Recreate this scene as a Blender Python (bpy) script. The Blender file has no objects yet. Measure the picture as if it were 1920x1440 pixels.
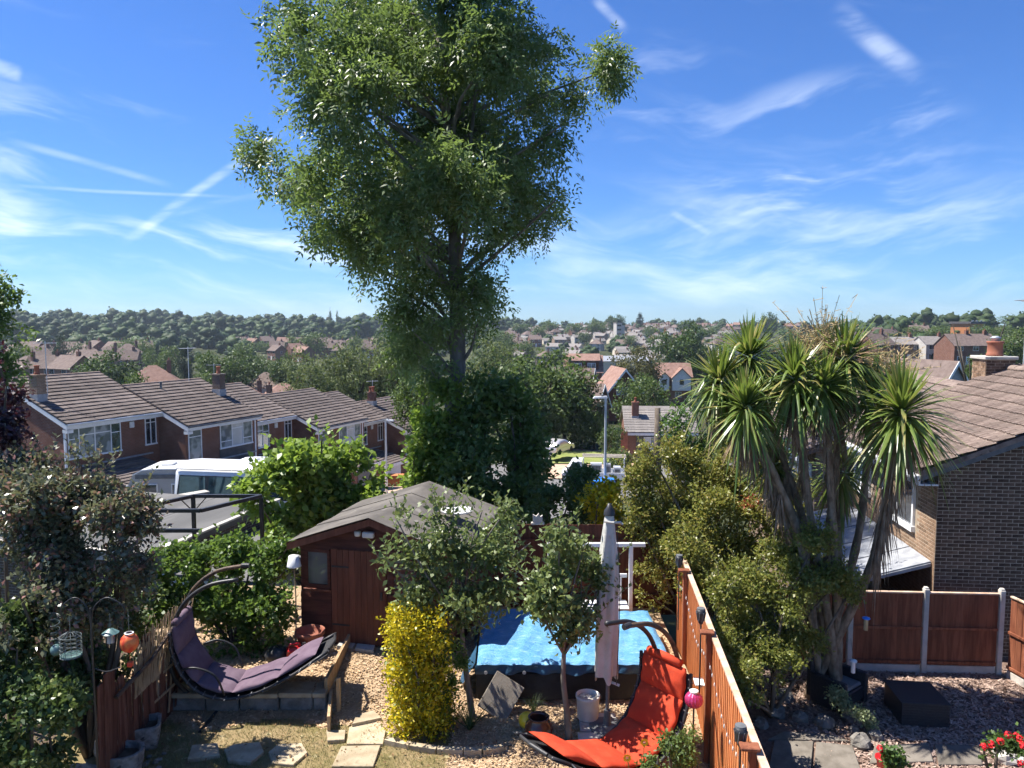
import bpy, math, random
import numpy as np
from mathutils import Vector, Matrix
R = math.radians
random.seed(7)
SC = bpy.context.scene
COL = SC.collection

# ------------------------------------------------------------------ camera
CAMZ, PITCH, F = 6.0, R(4.8), 1430.0          # eye height, tilt down, focal length in px of a 1920 px wide frame
cam_d = bpy.data.cameras.new('camera'); cam = bpy.data.objects.new('camera', cam_d); COL.objects.link(cam)
cam.location = (0, 0, CAMZ); cam.rotation_euler = (R(90) - PITCH, 0, 0)
cam_d.sensor_width = 36; cam_d.lens = 36 * F / 1920; cam_d.clip_start = 0.1; cam_d.clip_end = 20000
SC.camera = cam

# ------------------------------------------------------------------ sun, sky, exposure
SUN_AZ, SUN_EL = R(-74), R(59)                # azimuth from +Y, clockwise positive
sun_dir = Vector((math.cos(SUN_EL) * math.sin(SUN_AZ), math.cos(SUN_EL) * math.cos(SUN_AZ), math.sin(SUN_EL)))
sd = bpy.data.lights.new('sun', 'SUN'); sd.energy = 4.7; sd.angle = R(0.55); sd.color = (1.0, 0.955, 0.89)
so = bpy.data.objects.new('sun', sd); COL.objects.link(so)
so.rotation_euler = sun_dir.to_track_quat('Z', 'Y').to_euler(); so.location = (0, 0, 60)
SC.view_settings.view_transform = 'Standard'; SC.view_settings.look = 'None'
SC.view_settings.exposure = 1.2; SC.view_settings.gamma = 1.0; SC.view_settings.use_curve_mapping = False
SC.cycles.max_bounces = 4; SC.cycles.diffuse_bounces = 2; SC.cycles.transmission_bounces = 2; SC.cycles.use_adaptive_sampling = True; SC.cycles.adaptive_threshold = 0.03
SC.cycles.glossy_bounces = 2; SC.cycles.transparent_max_bounces = 4; SC.cycles.volume_bounces = 0

def pix_dir(px, py):
    dx, dy = (px - 960) / F, (720 - py) / F
    return Vector((dx, math.cos(PITCH) + dy * math.sin(PITCH), -math.sin(PITCH) + dy * math.cos(PITCH)))
def W(px, py, Y):                              # the world point at depth Y on the sight line through a pixel
    d = pix_dir(px, py); t = Y / d.y
    return Vector((d.x * t, Y, CAMZ + d.z * t))
def G(px, py, z):                              # where that sight line meets the level z
    d = pix_dir(px, py); t = (z - CAMZ) / d.z
    return Vector((d.x * t, d.y * t, z))
def MPP(Y): return Y / F                       # metres per px, roughly, at depth Y

world = bpy.data.worlds.new('World'); SC.world = world; world.use_nodes = True
nt = world.node_tree; nt.nodes.clear()
class NB:                                      # tiny node builder
    def __init__(s, t): s.t = t
    def n(s, typ, **kw):
        nd = s.t.nodes.new(typ)
        for k, v in kw.items(): setattr(nd, k, v)
        return nd
    def l(s, a, b): s.t.links.new(a, b)
    def put(s, sock, v):
        if hasattr(v, 'is_output') or isinstance(v, bpy.types.NodeSocket): s.l(v, sock)
        else: sock.default_value = v
    def m(s, op, a, b=0.0, c=None, clamp=False):
        nd = s.n('ShaderNodeMath', operation=op, use_clamp=clamp)
        s.put(nd.inputs[0], a); s.put(nd.inputs[1], b)
        if c is not None: s.put(nd.inputs[2], c)
        return nd.outputs[0]
    def smooth(s, v, a, b):                    # 0..1 smoothstep between a and b
        nd = s.n('ShaderNodeMapRange', interpolation_type='SMOOTHSTEP')
        s.put(nd.inputs[0], v); nd.inputs[1].default_value = a; nd.inputs[2].default_value = b
        return nd.outputs[0]
    def noise(s, vec, scale, detail=4, rough=.55, dist=0.0):
        nd = s.n('ShaderNodeTexNoise'); s.put(nd.inputs['Vector'], vec)
        nd.inputs['Scale'].default_value = scale; nd.inputs['Detail'].default_value = detail
        nd.inputs['Roughness'].default_value = rough; nd.inputs['Distortion'].default_value = dist
        return nd.outputs[0]
    def comb(s, x, y, z=0.0):
        nd = s.n('ShaderNodeCombineXYZ'); s.put(nd.inputs[0], x); s.put(nd.inputs[1], y); s.put(nd.inputs[2], z)
        return nd.outputs[0]
    def mixc(s, f, a, b, blend='MIX'):
        nd = s.n('ShaderNodeMix', data_type='RGBA', blend_type=blend); s.put(nd.inputs[0], f)
        for sock, v in ((nd.inputs[6], a), (nd.inputs[7], b)):
            if isinstance(v, bpy.types.NodeSocket): s.l(v, sock)
            else: sock.default_value = (*v[:3], 1)
        return nd.outputs[2]
B = NB(nt)
SKY_TINT = (.33, .555, .96)
sky = B.n('ShaderNodeTexSky'); sky.sky_type = 'NISHITA'; sky.sun_disc = False
sky.sun_elevation = SUN_EL; sky.sun_rotation = SUN_AZ; sky.altitude = 60; sky.air_density = 1.0; sky.dust_density = 0.0; sky.ozone_density = 1.5
tc = B.n('ShaderNodeTexCoord'); sp = B.n('ShaderNodeSeparateXYZ'); B.l(tc.outputs['Generated'], sp.inputs[0])
az = B.m('ARCTAN2', sp.outputs[0], sp.outputs[1]); el = B.m('ARCSINE', sp.outputs[2])
def azel(px, py):
    d = pix_dir(px, py).normalized(); return math.atan2(d.x, d.y), math.asin(d.z)
def noise2(x, y, scale, detail, rough=.6):
    nd = B.n('ShaderNodeTexNoise'); nd.noise_dimensions = '2D'; B.l(B.comb(x, y), nd.inputs['Vector'])
    nd.inputs['Scale'].default_value = scale; nd.inputs['Detail'].default_value = detail; nd.inputs['Roughness'].default_value = rough
    return nd.outputs[0]
warp = noise2(az, B.m('MULTIPLY', el, 1.6), 5.0, 2)
wz = B.m('MULTIPLY', B.m('SUBTRACT', warp, .5), .055)
def streaks(ra, sx, sy, off):                  # fine streaky cirrus texture, turned by ra
    ca, sa = math.cos(ra), math.sin(ra); e2 = B.m('ADD', el, wz)
    u = B.m('ADD', B.m('MULTIPLY', az, ca * sx), B.m('MULTIPLY', e2, sa * sx)); v = B.m('SUBTRACT', B.m('MULTIPLY', e2, ca * sy), B.m('MULTIPLY', az, sa * sy))
    return noise2(B.m('ADD', u, off), v, 1.0, 5, .62)
sA, sB = streaks(R(-9), 3.0, 17, 1.7), streaks(R(11), 3.4, 16, 5.3)
grain = B.smooth(sB, .30, .62)
def trail(p0, p1, w, amount, soft=.25):        # a vapour trail between two directions of the sky
    (ax, ay), (bx, by) = azel(*p0), azel(*p1)
    ux, uy = bx - ax, by - ay; L = math.hypot(ux, uy); ux, uy = ux / L, uy / L
    t = B.m('MULTIPLY_ADD', az, ux, B.m('MULTIPLY_ADD', el, uy, -ax * ux - ay * uy))
    d = B.m('ABSOLUTE', B.m('MULTIPLY_ADD', az, uy, B.m('MULTIPLY_ADD', el, -ux, B.m('MULTIPLY_ADD', wz, .12, -ax * uy + ay * ux))))
    m = B.m('SUBTRACT', 1.0, B.smooth(d, w * .1, w))
    m = B.m('MULTIPLY', m, B.m('MULTIPLY', B.smooth(t, -L * .02, L * soft), B.smooth(t, L * 1.02, L * (1 - soft))))
    return B.m('MULTIPLY', B.m('MULTIPLY', m, amount), grain)
dens = None
for a in [((225, 455), (540, 240), .008, .45), ((300, 405), (520, 360), .006, .28), ((1560, 10), (1735, 150), .017, .36), ((1110, -10), (1180, 60), .009, .25), ((-20, 120), (45, 140), .011, .55),
          ((1255, 395), (1335, 440), .006, .20), ((0, 345), (470, 372), .003, .22), ((0, 255), (330, 350), .006, .2)]:
    t = trail(*a); dens = t if dens is None else B.m('ADD', dens, t)
def veil(n, lo, hi, amount, c, r):             # cirrus showing around one place of the sky
    cx, cy = azel(*c)
    q = B.m('ADD', B.m('POWER', B.m('MULTIPLY_ADD', az, 1 / r[0], -cx / r[0]), 2.0), B.m('POWER', B.m('MULTIPLY_ADD', el, 1 / r[1], -cy / r[1]), 2.0))
    return B.m('MULTIPLY', B.m('MULTIPLY', B.smooth(n, lo, hi), B.smooth(q, 1.0, .1)), amount)
for a in [(sA, .42, .82, .54, (230, 405), (.42, .075)), (sA, .46, .82, .34, (170, 265), (.42, .06)), (sB, .42, .72, .40, (1560, 270), (.17, .09)), (sB, .45, .74, .30, (1430, 340), (.12, .05)),
          (sB, .42, .78, .36, (1700, 460), (.50, .085)), (sA, .40, .85, .30, (1150, 480), (.50, .09)), (sA, .42, .80, .34, (250, 520), (.60, .07)), (sB, .48, .78, .22, (1220, 200), (.12, .09))]:
    dens = B.m('ADD', dens, veil(*a))
dens = B.m('ADD', dens, B.m('MULTIPLY', B.smooth(sA, .5, .9), .12)); dens = B.m('MULTIPLY', dens, 1.0, clamp=True)
tint = B.mixc(1.0, sky.outputs[0], SKY_TINT, 'MULTIPLY')
skyc = B.mixc(dens, tint, (7.6, 8.4, 9.2))
bg = B.n('ShaderNodeBackground'); B.l(skyc, bg.inputs[0]); bg.inputs[1].default_value = 0.075
wo = B.n('ShaderNodeOutputWorld'); B.l(bg.outputs[0], wo.inputs[0])
# ------------------------------------------------------------------ materials
MATS = {}
def new_mat(name):
    m = bpy.data.materials.new(name); m.use_nodes = True; m.node_tree.nodes.clear()
    b = NB(m.node_tree); out = b.n('ShaderNodeOutputMaterial'); MATS[name] = m
    return m, b, out
def bsdf(b, out, col, rough=.6, spec=.3, metal=0.0, bump=None, bstr=.3, bdist=.02):
    p = b.n('ShaderNodeBsdfPrincipled')
    if isinstance(col, bpy.types.NodeSocket): b.l(col, p.inputs['Base Color'])
    else: p.inputs['Base Color'].default_value = (*col, 1)
    b.put(p.inputs['Roughness'], rough); p.inputs['Specular IOR Level'].default_value = spec; p.inputs['Metallic'].default_value = metal
    if bump is not None:
        bn = b.n('ShaderNodeBump'); bn.inputs['Strength'].default_value = bstr; bn.inputs['Distance'].default_value = bdist
        b.l(bump, bn.inputs['Height']); b.l(bn.outputs[0], p.inputs['Normal'])
    b.l(p.outputs[0], out.inputs[0]); return p
def vcoord(b, kind='Object'): return b.n('ShaderNodeTexCoord').outputs[kind]
def pos(b): return b.n('ShaderNodeNewGeometry').outputs['Position']
def surf(name, c1, c2, scale=3.0, rough=.7, spec=.25, bstr=.3, bscale=None, per_object=0.0, stretch=None, spots=None, world=False, metal=0.0, bdist=.02, lo=.35, hi=.65):
    """two-tone weathered surface; per_object shifts the value from piece to piece; spots = (colour, scale, threshold)"""
    m, b, out = new_mat(name)
    v = pos(b) if world else vcoord(b)
    if stretch:
        mp = b.n('ShaderNodeMapping'); mp.inputs['Scale'].default_value = stretch; b.l(v, mp.inputs[0]); v = mp.outputs[0]
    n = b.noise(v, scale, 6, .6)
    c = b.mixc(b.smooth(n, lo, hi), c1, c2)
    if spots:
        n2 = b.noise(v, spots[1], 3, .6); c = b.mixc(b.smooth(n2, spots[2], spots[2] + .08), c, spots[0])
    if per_object:
        oi = b.n('ShaderNodeObjectInfo'); h = b.n('ShaderNodeHueSaturation'); b.l(c, h.inputs['Color'])
        b.put(h.inputs['Value'], b.m('ADD', b.m('MULTIPLY', oi.outputs['Random'], 2 * per_object), 1 - per_object))
        c = h.outputs[0]
    bsdf(b, out, c, rough, spec, metal, b.noise(v, bscale or scale * 6, 5, .65), bstr, bdist)
    return m
def leafmat(name, c1, c2, trans=(.16, .24, .04), tmix=.35, rough=.45, spec=.35, c3=None, c3at=.85, clump=1.2, vary=.9):
    """leaf: colour varies leaf by leaf (random per island) and clump by clump, light comes through"""
    m, b, out = new_mat(name)
    g = b.n('ShaderNodeNewGeometry'); r = g.outputs['Random Per Island']
    c = b.mixc(r, c1, c2)
    n = b.noise(pos(b), clump, 2, .5); h = b.n('ShaderNodeHueSaturation'); b.l(c, h.inputs['Color'])
    b.put(h.inputs['Value'], b.m('ADD', b.m('MULTIPLY', n, vary), 1 - vary * .5)); c = h.outputs[0]
    if c3: c = b.mixc(b.smooth(b.m('ADD', b.m('MULTIPLY', b.m('FRACT', b.m('MULTIPLY', r, 7.31)), .6), b.m('MULTIPLY', n, .6)), c3at - .12, c3at), c, c3)
    p = b.n('ShaderNodeBsdfPrincipled'); b.l(c, p.inputs['Base Color']); p.inputs['Roughness'].default_value = rough; p.inputs['Specular IOR Level'].default_value = spec
    t = b.n('ShaderNodeBsdfTranslucent')
    tcx = b.mixc(.5, c, trans) ; b.l(tcx, t.inputs[0])
    mx = b.n('ShaderNodeMixShader'); mx.inputs[0].default_value = tmix; b.l(p.outputs[0], mx.inputs[1]); b.l(t.outputs[0], mx.inputs[2])
    b.l(mx.outputs[0], out.inputs[0]); return m
def brickmat(name, c1, c2, mortar, rough=.85, scale=1.0):
    """courses for walls too far off to build brick by brick: u = x + y, v = z in the wall's own frame"""
    m, b, out = new_mat(name)
    s = b.n('ShaderNodeSeparateXYZ'); b.l(vcoord(b), s.inputs[0])
    v = b.comb(b.m('ADD', s.outputs[0], s.outputs[1]), s.outputs[2])
    t = b.n('ShaderNodeTexBrick'); b.l(v, t.inputs['Vector']); t.inputs['Color1'].default_value = (*c1, 1); t.inputs['Color2'].default_value = (*c2, 1)
    t.inputs['Mortar'].default_value = (*mortar, 1); t.inputs['Scale'].default_value = scale; t.inputs['Mortar Size'].default_value = .007; t.inputs['Brick Width'].default_value = .225; t.inputs['Row Height'].default_value = .075
    n = b.noise(vcoord(b), 1.3, 4, .6); c = b.mixc(b.m('MULTIPLY', b.smooth(n, .35, .7), .45), t.outputs[0], (c1[0] * .55, c1[1] * .55, c1[2] * .55))
    bsdf(b, out, c, rough, .15, 0, t.outputs['Fac'], -.4, .01); return m
def glassmat(name, tint, curtain, rough=.04):
    m, b, out = new_mat(name)
    n = b.noise(vcoord(b), 1.7, 2, .4)
    c = b.mixc(b.smooth(n, .42, .58), tint, curtain); p = bsdf(b, out, c, rough, .9); p.inputs['Coat Weight'].default_value = .6; p.inputs['Coat Roughness'].default_value = .02
    return m

surf('bark', (.095, .075, .055), (.17, .14, .11), 6, .9, .1, .8, 18, stretch=(1, 1, .25))
surf('bark_grey', (.13, .115, .095), (.22, .20, .17), 5, .9, .1, .8, 20, stretch=(1, 1, .25))
surf('bark_cordyline', (.15, .11, .075), (.29, .23, .165), 9, .9, .1, .9, 24, stretch=(1, 1, .5))
surf('white_paint', (.78, .78, .77), (.70, .70, .69), 2, .45, .4, .05)
surf('white_upvc', (.80, .81, .82), (.74, .75, .76), 2, .3, .5, .03)
surf('tile_brown', (.105, .085, .076), (.158, .13, .116), 1.6, .85, .15, .25, 30, per_object=.2, spots=((.30, .285, .265), 2.6, .655))
surf('tile_near', (.14, .102, .085), (.235, .182, .152), 4, .85, .15, .45, 30, per_object=.20, spots=((.105, .08, .068), 9, .585), stretch=(1, 2.6, 1))
surf('tile_red', (.20, .118, .09), (.265, .165, .13), 1.5, .85, .15, .2, per_object=.12)
surf('tile_grey', (.19, .17, .155), (.25, .225, .205), 1.5, .85, .15, .2, per_object=.15)
surf('tile_far_brown', (.125, .092, .078), (.175, .132, .112), 1.5, .85, .15, .2, per_object=.2)
surf('ridge_tile', (.17, .125, .105), (.25, .19, .16), 3, .85, .15, .3)
brickmat('brick_red', (.23, .098, .062), (.175, .075, .05), (.24, .20, .17))
brickmat('brick_buff', (.30, .20, .13), (.20, .125, .085), (.36, .32, .27))
brickmat('brick_dark', (.15, .10, .075), (.095, .068, .055), (.30, .27, .24))
surf('brick_piece', (.085, .054, .038), (.15, .10, .07), 7, .9, .12, .5, 40, per_object=.34)  # darker copy for faces turned from the sun, shade put into the colour
surf('brick_piece_lit', (.19, .118, .075), (.29, .195, .13), 7, .9, .12, .5, 40, per_object=.3)  # same brick lighter for the left faces, sunlight put into the colour
surf('mortar', (.34, .275, .205), (.42, .345, .265), 5, .95, .05, .4, 60)
surf('render_far', (.50, .47, .42), (.43, .40, .36), 1.2, .9, .1, .1)
surf('render_white', (.72, .70, .66), (.64, .62, .58), 1.2, .9, .1, .1)
surf('render_cream', (.60, .52, .40), (.66, .58, .46), 1.2, .9, .1, .1)
surf('cladding_grey', (.085, .08, .078), (.12, .112, .108), 3, .7, .2, .1)
surf('lead', (.24, .25, .27), (.33, .34, .36), 5, .5, .4, .2)
surf('terracotta', (.27, .095, .06), (.34, .135, .085), 4, .75, .2, .2)
surf('concrete', (.40, .375, .33), (.50, .47, .42), 5, .9, .12, .35, 50, spots=((.27, .26, .23), 3.1, .62))
surf('concrete_post', (.47, .43, .37), (.56, .52, .46), 5, .9, .12, .3, 60)
surf('sandstone', (.34, .27, .175), (.45, .37, .255), 4, .92, .1, .4, 40, per_object=.10, spots=((.27, .23, .15), 2.4, .63))
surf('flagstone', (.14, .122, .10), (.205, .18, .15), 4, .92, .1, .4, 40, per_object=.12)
surf('stone', (.15, .138, .12), (.26, .24, .215), 4, .95, .1, .8, 14, per_object=.22, bdist=.05)
surf('stone_planter', (.20, .185, .165), (.34, .32, .29), 9, .95, .1, 1.0, 26, bdist=.03, spots=((.09, .085, .075), 7, .60))
surf('soil', (.085, .062, .042), (.15, .115, .08), 9, .95, .08, .8, 30, world=True, bdist=.03)
surf('chip_ground', (.36, .25, .15), (.47, .34, .215), 14, .95, .08, .9, 45, world=True, bdist=.03)
surf('chip_ground_dark', (.15, .098, .075), (.23, .16, .125), 14, .95, .08, .9, 45, world=True, bdist=.03)
surf('lawn_dry', (.29, .215, .115), (.175, .145, .062), 1.5, .95, .08, .8, 60, world=True, bdist=.02, spots=((.36, .30, .17), 5.5, .6))
surf('meadow', (.035, .042, .018), (.06, .065, .03), .04, .95, .08, .4, .6, world=True)
surf('grass_verge', (.16, .20, .055), (.22, .24, .08), .5, .95, .08, .5, 9, world=True)
surf('asphalt', (.13, .125, .12), (.18, .172, .165), 1.0, .9, .15, .3, 30, world=True)
surf('block_paving', (.42, .29, .205), (.50, .36, .26), 1.5, .9, .12, .3, 20, world=True)
surf('roof_felt', (.10, .09, .08), (.155, .14, .122), 1.3, .9, .15, .6, 90, spots=((.21, .195, .17), 2.2, .62), bdist=.006)
surf('flat_roof_felt', (.10, .098, .095), (.15, .146, .14), .6, .88, .15, .3, 30, stretch=(1, .22, 1), spots=((.14, .135, .13), 1.2, .58))
surf('shed_wood', (.075, .022, .014), (.13, .042, .026), 3, .6, .3, .4, 30, stretch=(.6, .6, 5), per_object=.16)
surf('shed_door_wood', (.12, .036, .02), (.175, .058, .033), 3, .55, .35, .4, 30, stretch=(5, 5, .5), per_object=.14)
surf('fence_orange', (.52, .175, .06), (.66, .27, .105), 3.5, .7, .2, .5, 26, stretch=(4, 4, .45), per_object=.14, spots=((.30, .09, .035), 5.0, .66))
surf('fence_red', (.19, .062, .032), (.29, .105, .054), 3, .75, .2, .5, 26, stretch=(5, 5, .5), per_object=.17)
surf('fence_cap', (.50, .33, .22), (.62, .46, .35), 5, .8, .2, .5, 26)
surf('fence_old', (.085, .034, .024), (.17, .08, .055), 3, .85, .1, .6, 26, stretch=(5, 5, .4), per_object=.3, spots=((.33, .25, .20), 4.5, .63))
surf('fence_dark', (.085, .03, .02), (.13, .048, .03), 3, .8, .15, .5, 26, stretch=(5, 5, .5), per_object=.16)
surf('reed', (.28, .20, .12), (.40, .30, .19), 8, .85, .15, .4, 30, stretch=(6, 6, .6))
surf('wood_raw', (.36, .235, .125), (.48, .34, .20), 3, .8, .15, .4, 26, stretch=(4, 4, .7), per_object=.1)
surf('wood_grey', (.27, .235, .185), (.38, .34, .28), 3, .85, .12, .5, 26, stretch=(4, .7, 4))
surf('steel_black', (.018, .018, .02), (.035, .033, .033), 6, .45, .45, .15)
surf('steel_rusty', (.05, .033, .024), (.12, .075, .045), 5, .6, .35, .4, spots=((.022, .021, .022), 4, .5))
surf('steel_galv', (.52, .54, .56), (.60, .62, .64), 3, .4, .5, .05, metal=.35)
surf('steel_dark_wire', (.10, .12, .11), (.17, .19, .18), 8, .45, .5, .1)
surf('cushion_purple', (.125, .085, .115), (.165, .118, .15), 4, .92, .12, .25, 60)
surf('cushion_orange', (.47, .052, .022), (.54, .07, .03), 4, .85, .15, .25, 60)
surf('mesh_black', (.03, .03, .032), (.05, .05, .052), 30, .8, .2, .4, 90)
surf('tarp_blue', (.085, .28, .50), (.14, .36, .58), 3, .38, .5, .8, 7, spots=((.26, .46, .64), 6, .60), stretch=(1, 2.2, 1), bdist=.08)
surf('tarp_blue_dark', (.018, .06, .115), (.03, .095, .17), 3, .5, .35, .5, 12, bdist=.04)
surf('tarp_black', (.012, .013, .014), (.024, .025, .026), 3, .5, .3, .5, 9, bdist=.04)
surf('parasol_cloth', (.46, .45, .41), (.55, .54, .50), 3, .9, .1, .4, 14, spots=((.46, .41, .34), 4, .62))
surf('bucket_white', (.70, .67, .62), (.62, .585, .53), 5, .6, .3, .2, spots=((.16, .14, .13), 11, .69))
surf('plaster_crust', (.62, .57, .51), (.33, .28, .24), 22, .95, .1, .9, 50, bdist=.02)
surf('glaze_brown', (.055, .022, .015), (.085, .036, .025), 5, .18, .6, .1)
surf('plastic_red', (.50, .018, .02), (.44, .015, .018), 4, .3, .5, .05)
surf('plastic_yellow', (.80, .55, .03), (.72, .48, .02), 4, .3, .5, .05)
surf('plastic_black', (.022, .022, .024), (.035, .034, .036), 6, .4, .45, .1)
surf('plastic_grey', (.10, .105, .11), (.14, .145, .15), 6, .5, .4, .1)
surf('plastic_white', (.72, .72, .70), (.66, .66, .64), 6, .35, .5, .05)
surf('rattan_black', (.016, .017, .02), (.033, .034, .038), 40, .5, .45, .8, 70, bdist=.01)
surf('pink_metal', (.42, .03, .12), (.55, .05, .16), 5, .25, .6, .05, metal=.3)
surf('lantern_red', (.55, .035, .02), (.72, .22, .06), 9, .5, .3, .1)
surf('teal_metal', (.07, .14, .13), (.12, .20, .19), 6, .4, .5, .1)
surf('van_white', (.80, .80, .79), (.76, .76, .75), 1, .22, .6, .0)
surf('caravan_grey', (.34, .335, .33), (.38, .375, .37), 1, .35, .5, .02)
surf('car_silver', (.60, .57, .54), (.64, .61, .58), 1, .25, .6, .0, metal=.5)
surf('blue_vinyl', (.02, .17, .62), (.025, .21, .70), 2, .3, .5, .05)
surf('tyre', (.02, .02, .02), (.03, .03, .03), 8, .85, .2, .3)
surf('orange_brick', (.42, .16, .06), (.50, .21, .09), 5, .8, .2, .3)
surf('bin_black', (.025, .026, .03), (.04, .04, .045), 3, .5, .4, .05)
surf('thatch_dead', (.19, .125, .08), (.33, .235, .155), 6, .9, .1, .5)
surf('plume_tan', (.36, .26, .13), (.46, .36, .20), 5, .9, .1, .3)
surf('red_petals', (.62, .012, .02), (.72, .03, .035), 8, .6, .3, .1)
surf('yellow_petals', (.85, .55, .02), (.80, .45, .01), 8, .6, .3, .1)
glassmat('glass_curtain', (.12, .15, .16), (.34, .37, .38))
glassmat('glass_dark', (.02, .026, .032), (.05, .06, .07))
glassmat('glass_teal', (.015, .04, .05), (.04, .085, .10))
glassmat('glass_blind', (.55, .55, .54), (.62, .62, .61))
glassmat('glass_shed', (.05, .055, .05), (.15, .15, .14))
leafmat('leaf_ash', (.10, .155, .042), (.17, .235, .085), (.28, .40, .07), .42, .42, .45)
leafmat('leaf_ash_base', (.08, .14, .032), (.13, .205, .056), (.26, .38, .06), .38, .42, .4)
leafmat('leaf_dark', (.06, .115, .028), (.11, .175, .05), (.16, .26, .05), .32, .4, .4)
leafmat('leaf_mid', (.065, .105, .026), (.11, .155, .045), (.17, .25, .05), .32, .5, .3, clump=.25)
leafmat('leaf_oak', (.048, .085, .022), (.085, .13, .036), (.12, .18, .04), .28, .5, .3, clump=.2)
leafmat('leaf_willow', (.105, .135, .05), (.15, .185, .075), (.24, .30, .08), .32, .55, .25, clump=.25)
leafmat('leaf_olive', (.085, .088, .035), (.13, .125, .05), (.2, .2, .06), .28, .55, .25, clump=.25)
leafmat('leaf_conifer', (.020, .042, .018), (.04, .068, .028), (.06, .1, .03), .15, .6, .2, clump=.4)
leafmat('leaf_wood', (.034, .062, .02), (.06, .09, .03), (.13, .19, .045), .22, .6, .2, clump=.05, vary=2.2)
leafmat('leaf_maple', (.14, .23, .032), (.24, .33, .06), (.34, .48, .06), .45, .42, .4, clump=1.5)
leafmat('leaf_hedge', (.06, .12, .022), (.12, .19, .04), (.28, .42, .06), .40, .42, .4)
leafmat('leaf_plum', (.10, .12, .058), (.19, .195, .115), (.2, .22, .09), .28, .30, .6, (.27, .13, .105), .85, clump=1.6)
leafmat('leaf_purple', (.030, .012, .016), (.06, .02, .026), (.12, .02, .03), .25, .3, .6)
leafmat('leaf_ivy', (.05, .095, .028), (.10, .155, .045), (.16, .22, .05), .3, .4, .4, (.26, .30, .09), .88)
leafmat('leaf_pyracantha', (.15, .175, .036), (.27, .27, .065), (.38, .40, .07), .38, .40, .4, (.30, .24, .06), .80, clump=2.2)
leafmat('leaf_pyracantha_low', (.125, .16, .034), (.25, .26, .06), (.36, .40, .07), .38, .40, .4, (.27, .23, .06), .86, clump=2.2)
leafmat('leaf_laurel', (.065, .13, .03), (.12, .21, .055), (.28, .42, .08), .36, .22, .6)
leafmat('leaf_apple', (.12, .165, .045), (.19, .235, .082), (.24, .30, .08), .34, .38, .45)
leafmat('leaf_gold', (.54, .43, .012), (.70, .57, .03), (.75, .62, .02), .35, .4, .4, (.12, .18, .02), .80, clump=4.0)
leafmat('leaf_gold_tree', (.55, .44, .012), (.70, .56, .02), (.75, .62, .02), .35, .4, .4, (.2, .26, .02), .85, clump=3)
leafmat('leaf_variegated', (.20, .26, .12), (.34, .38, .20), (.36, .42, .15), .3, .45, .4)
leafmat('leaf_flower', (.09, .15, .04), (.15, .21, .06), (.28, .38, .08), .35, .5, .3)
leafmat('leaf_geranium', (.05, .10, .025), (.09, .15, .04), (.2, .3, .05), .3, .5, .3)
leafmat('leaf_cordyline', (.095, .16, .03), (.18, .235, .058), (.32, .42, .06), .32, .33, .55, (.33, .29, .10), .86, clump=3)
leafmat('leaf_rust', (.28, .06, .03), (.36, .10, .045), (.4, .12, .04), .3, .5, .3)
leafmat('leaf_fallen', (.16, .095, .045), (.30, .20, .10), (.2, .12, .05), .1, .8, .15)
leafmat('grass_blade', (.16, .17, .055), (.33, .28, .14), (.3, .32, .1), .25, .7, .2, clump=2)
leafmat('grass_green', (.05, .09, .025), (.09, .13, .04), (.2, .28, .06), .3, .5, .3)
leafmat('chip_tan', (.40, .26, .14), (.62, .46, .30), (.3, .2, .1), .02, .9, .1, clump=3)
leafmat('chip_brown', (.22, .14, .105), (.48, .36, .29), (.2, .13, .1), .02, .9, .1, clump=2)
M = MATS

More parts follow.
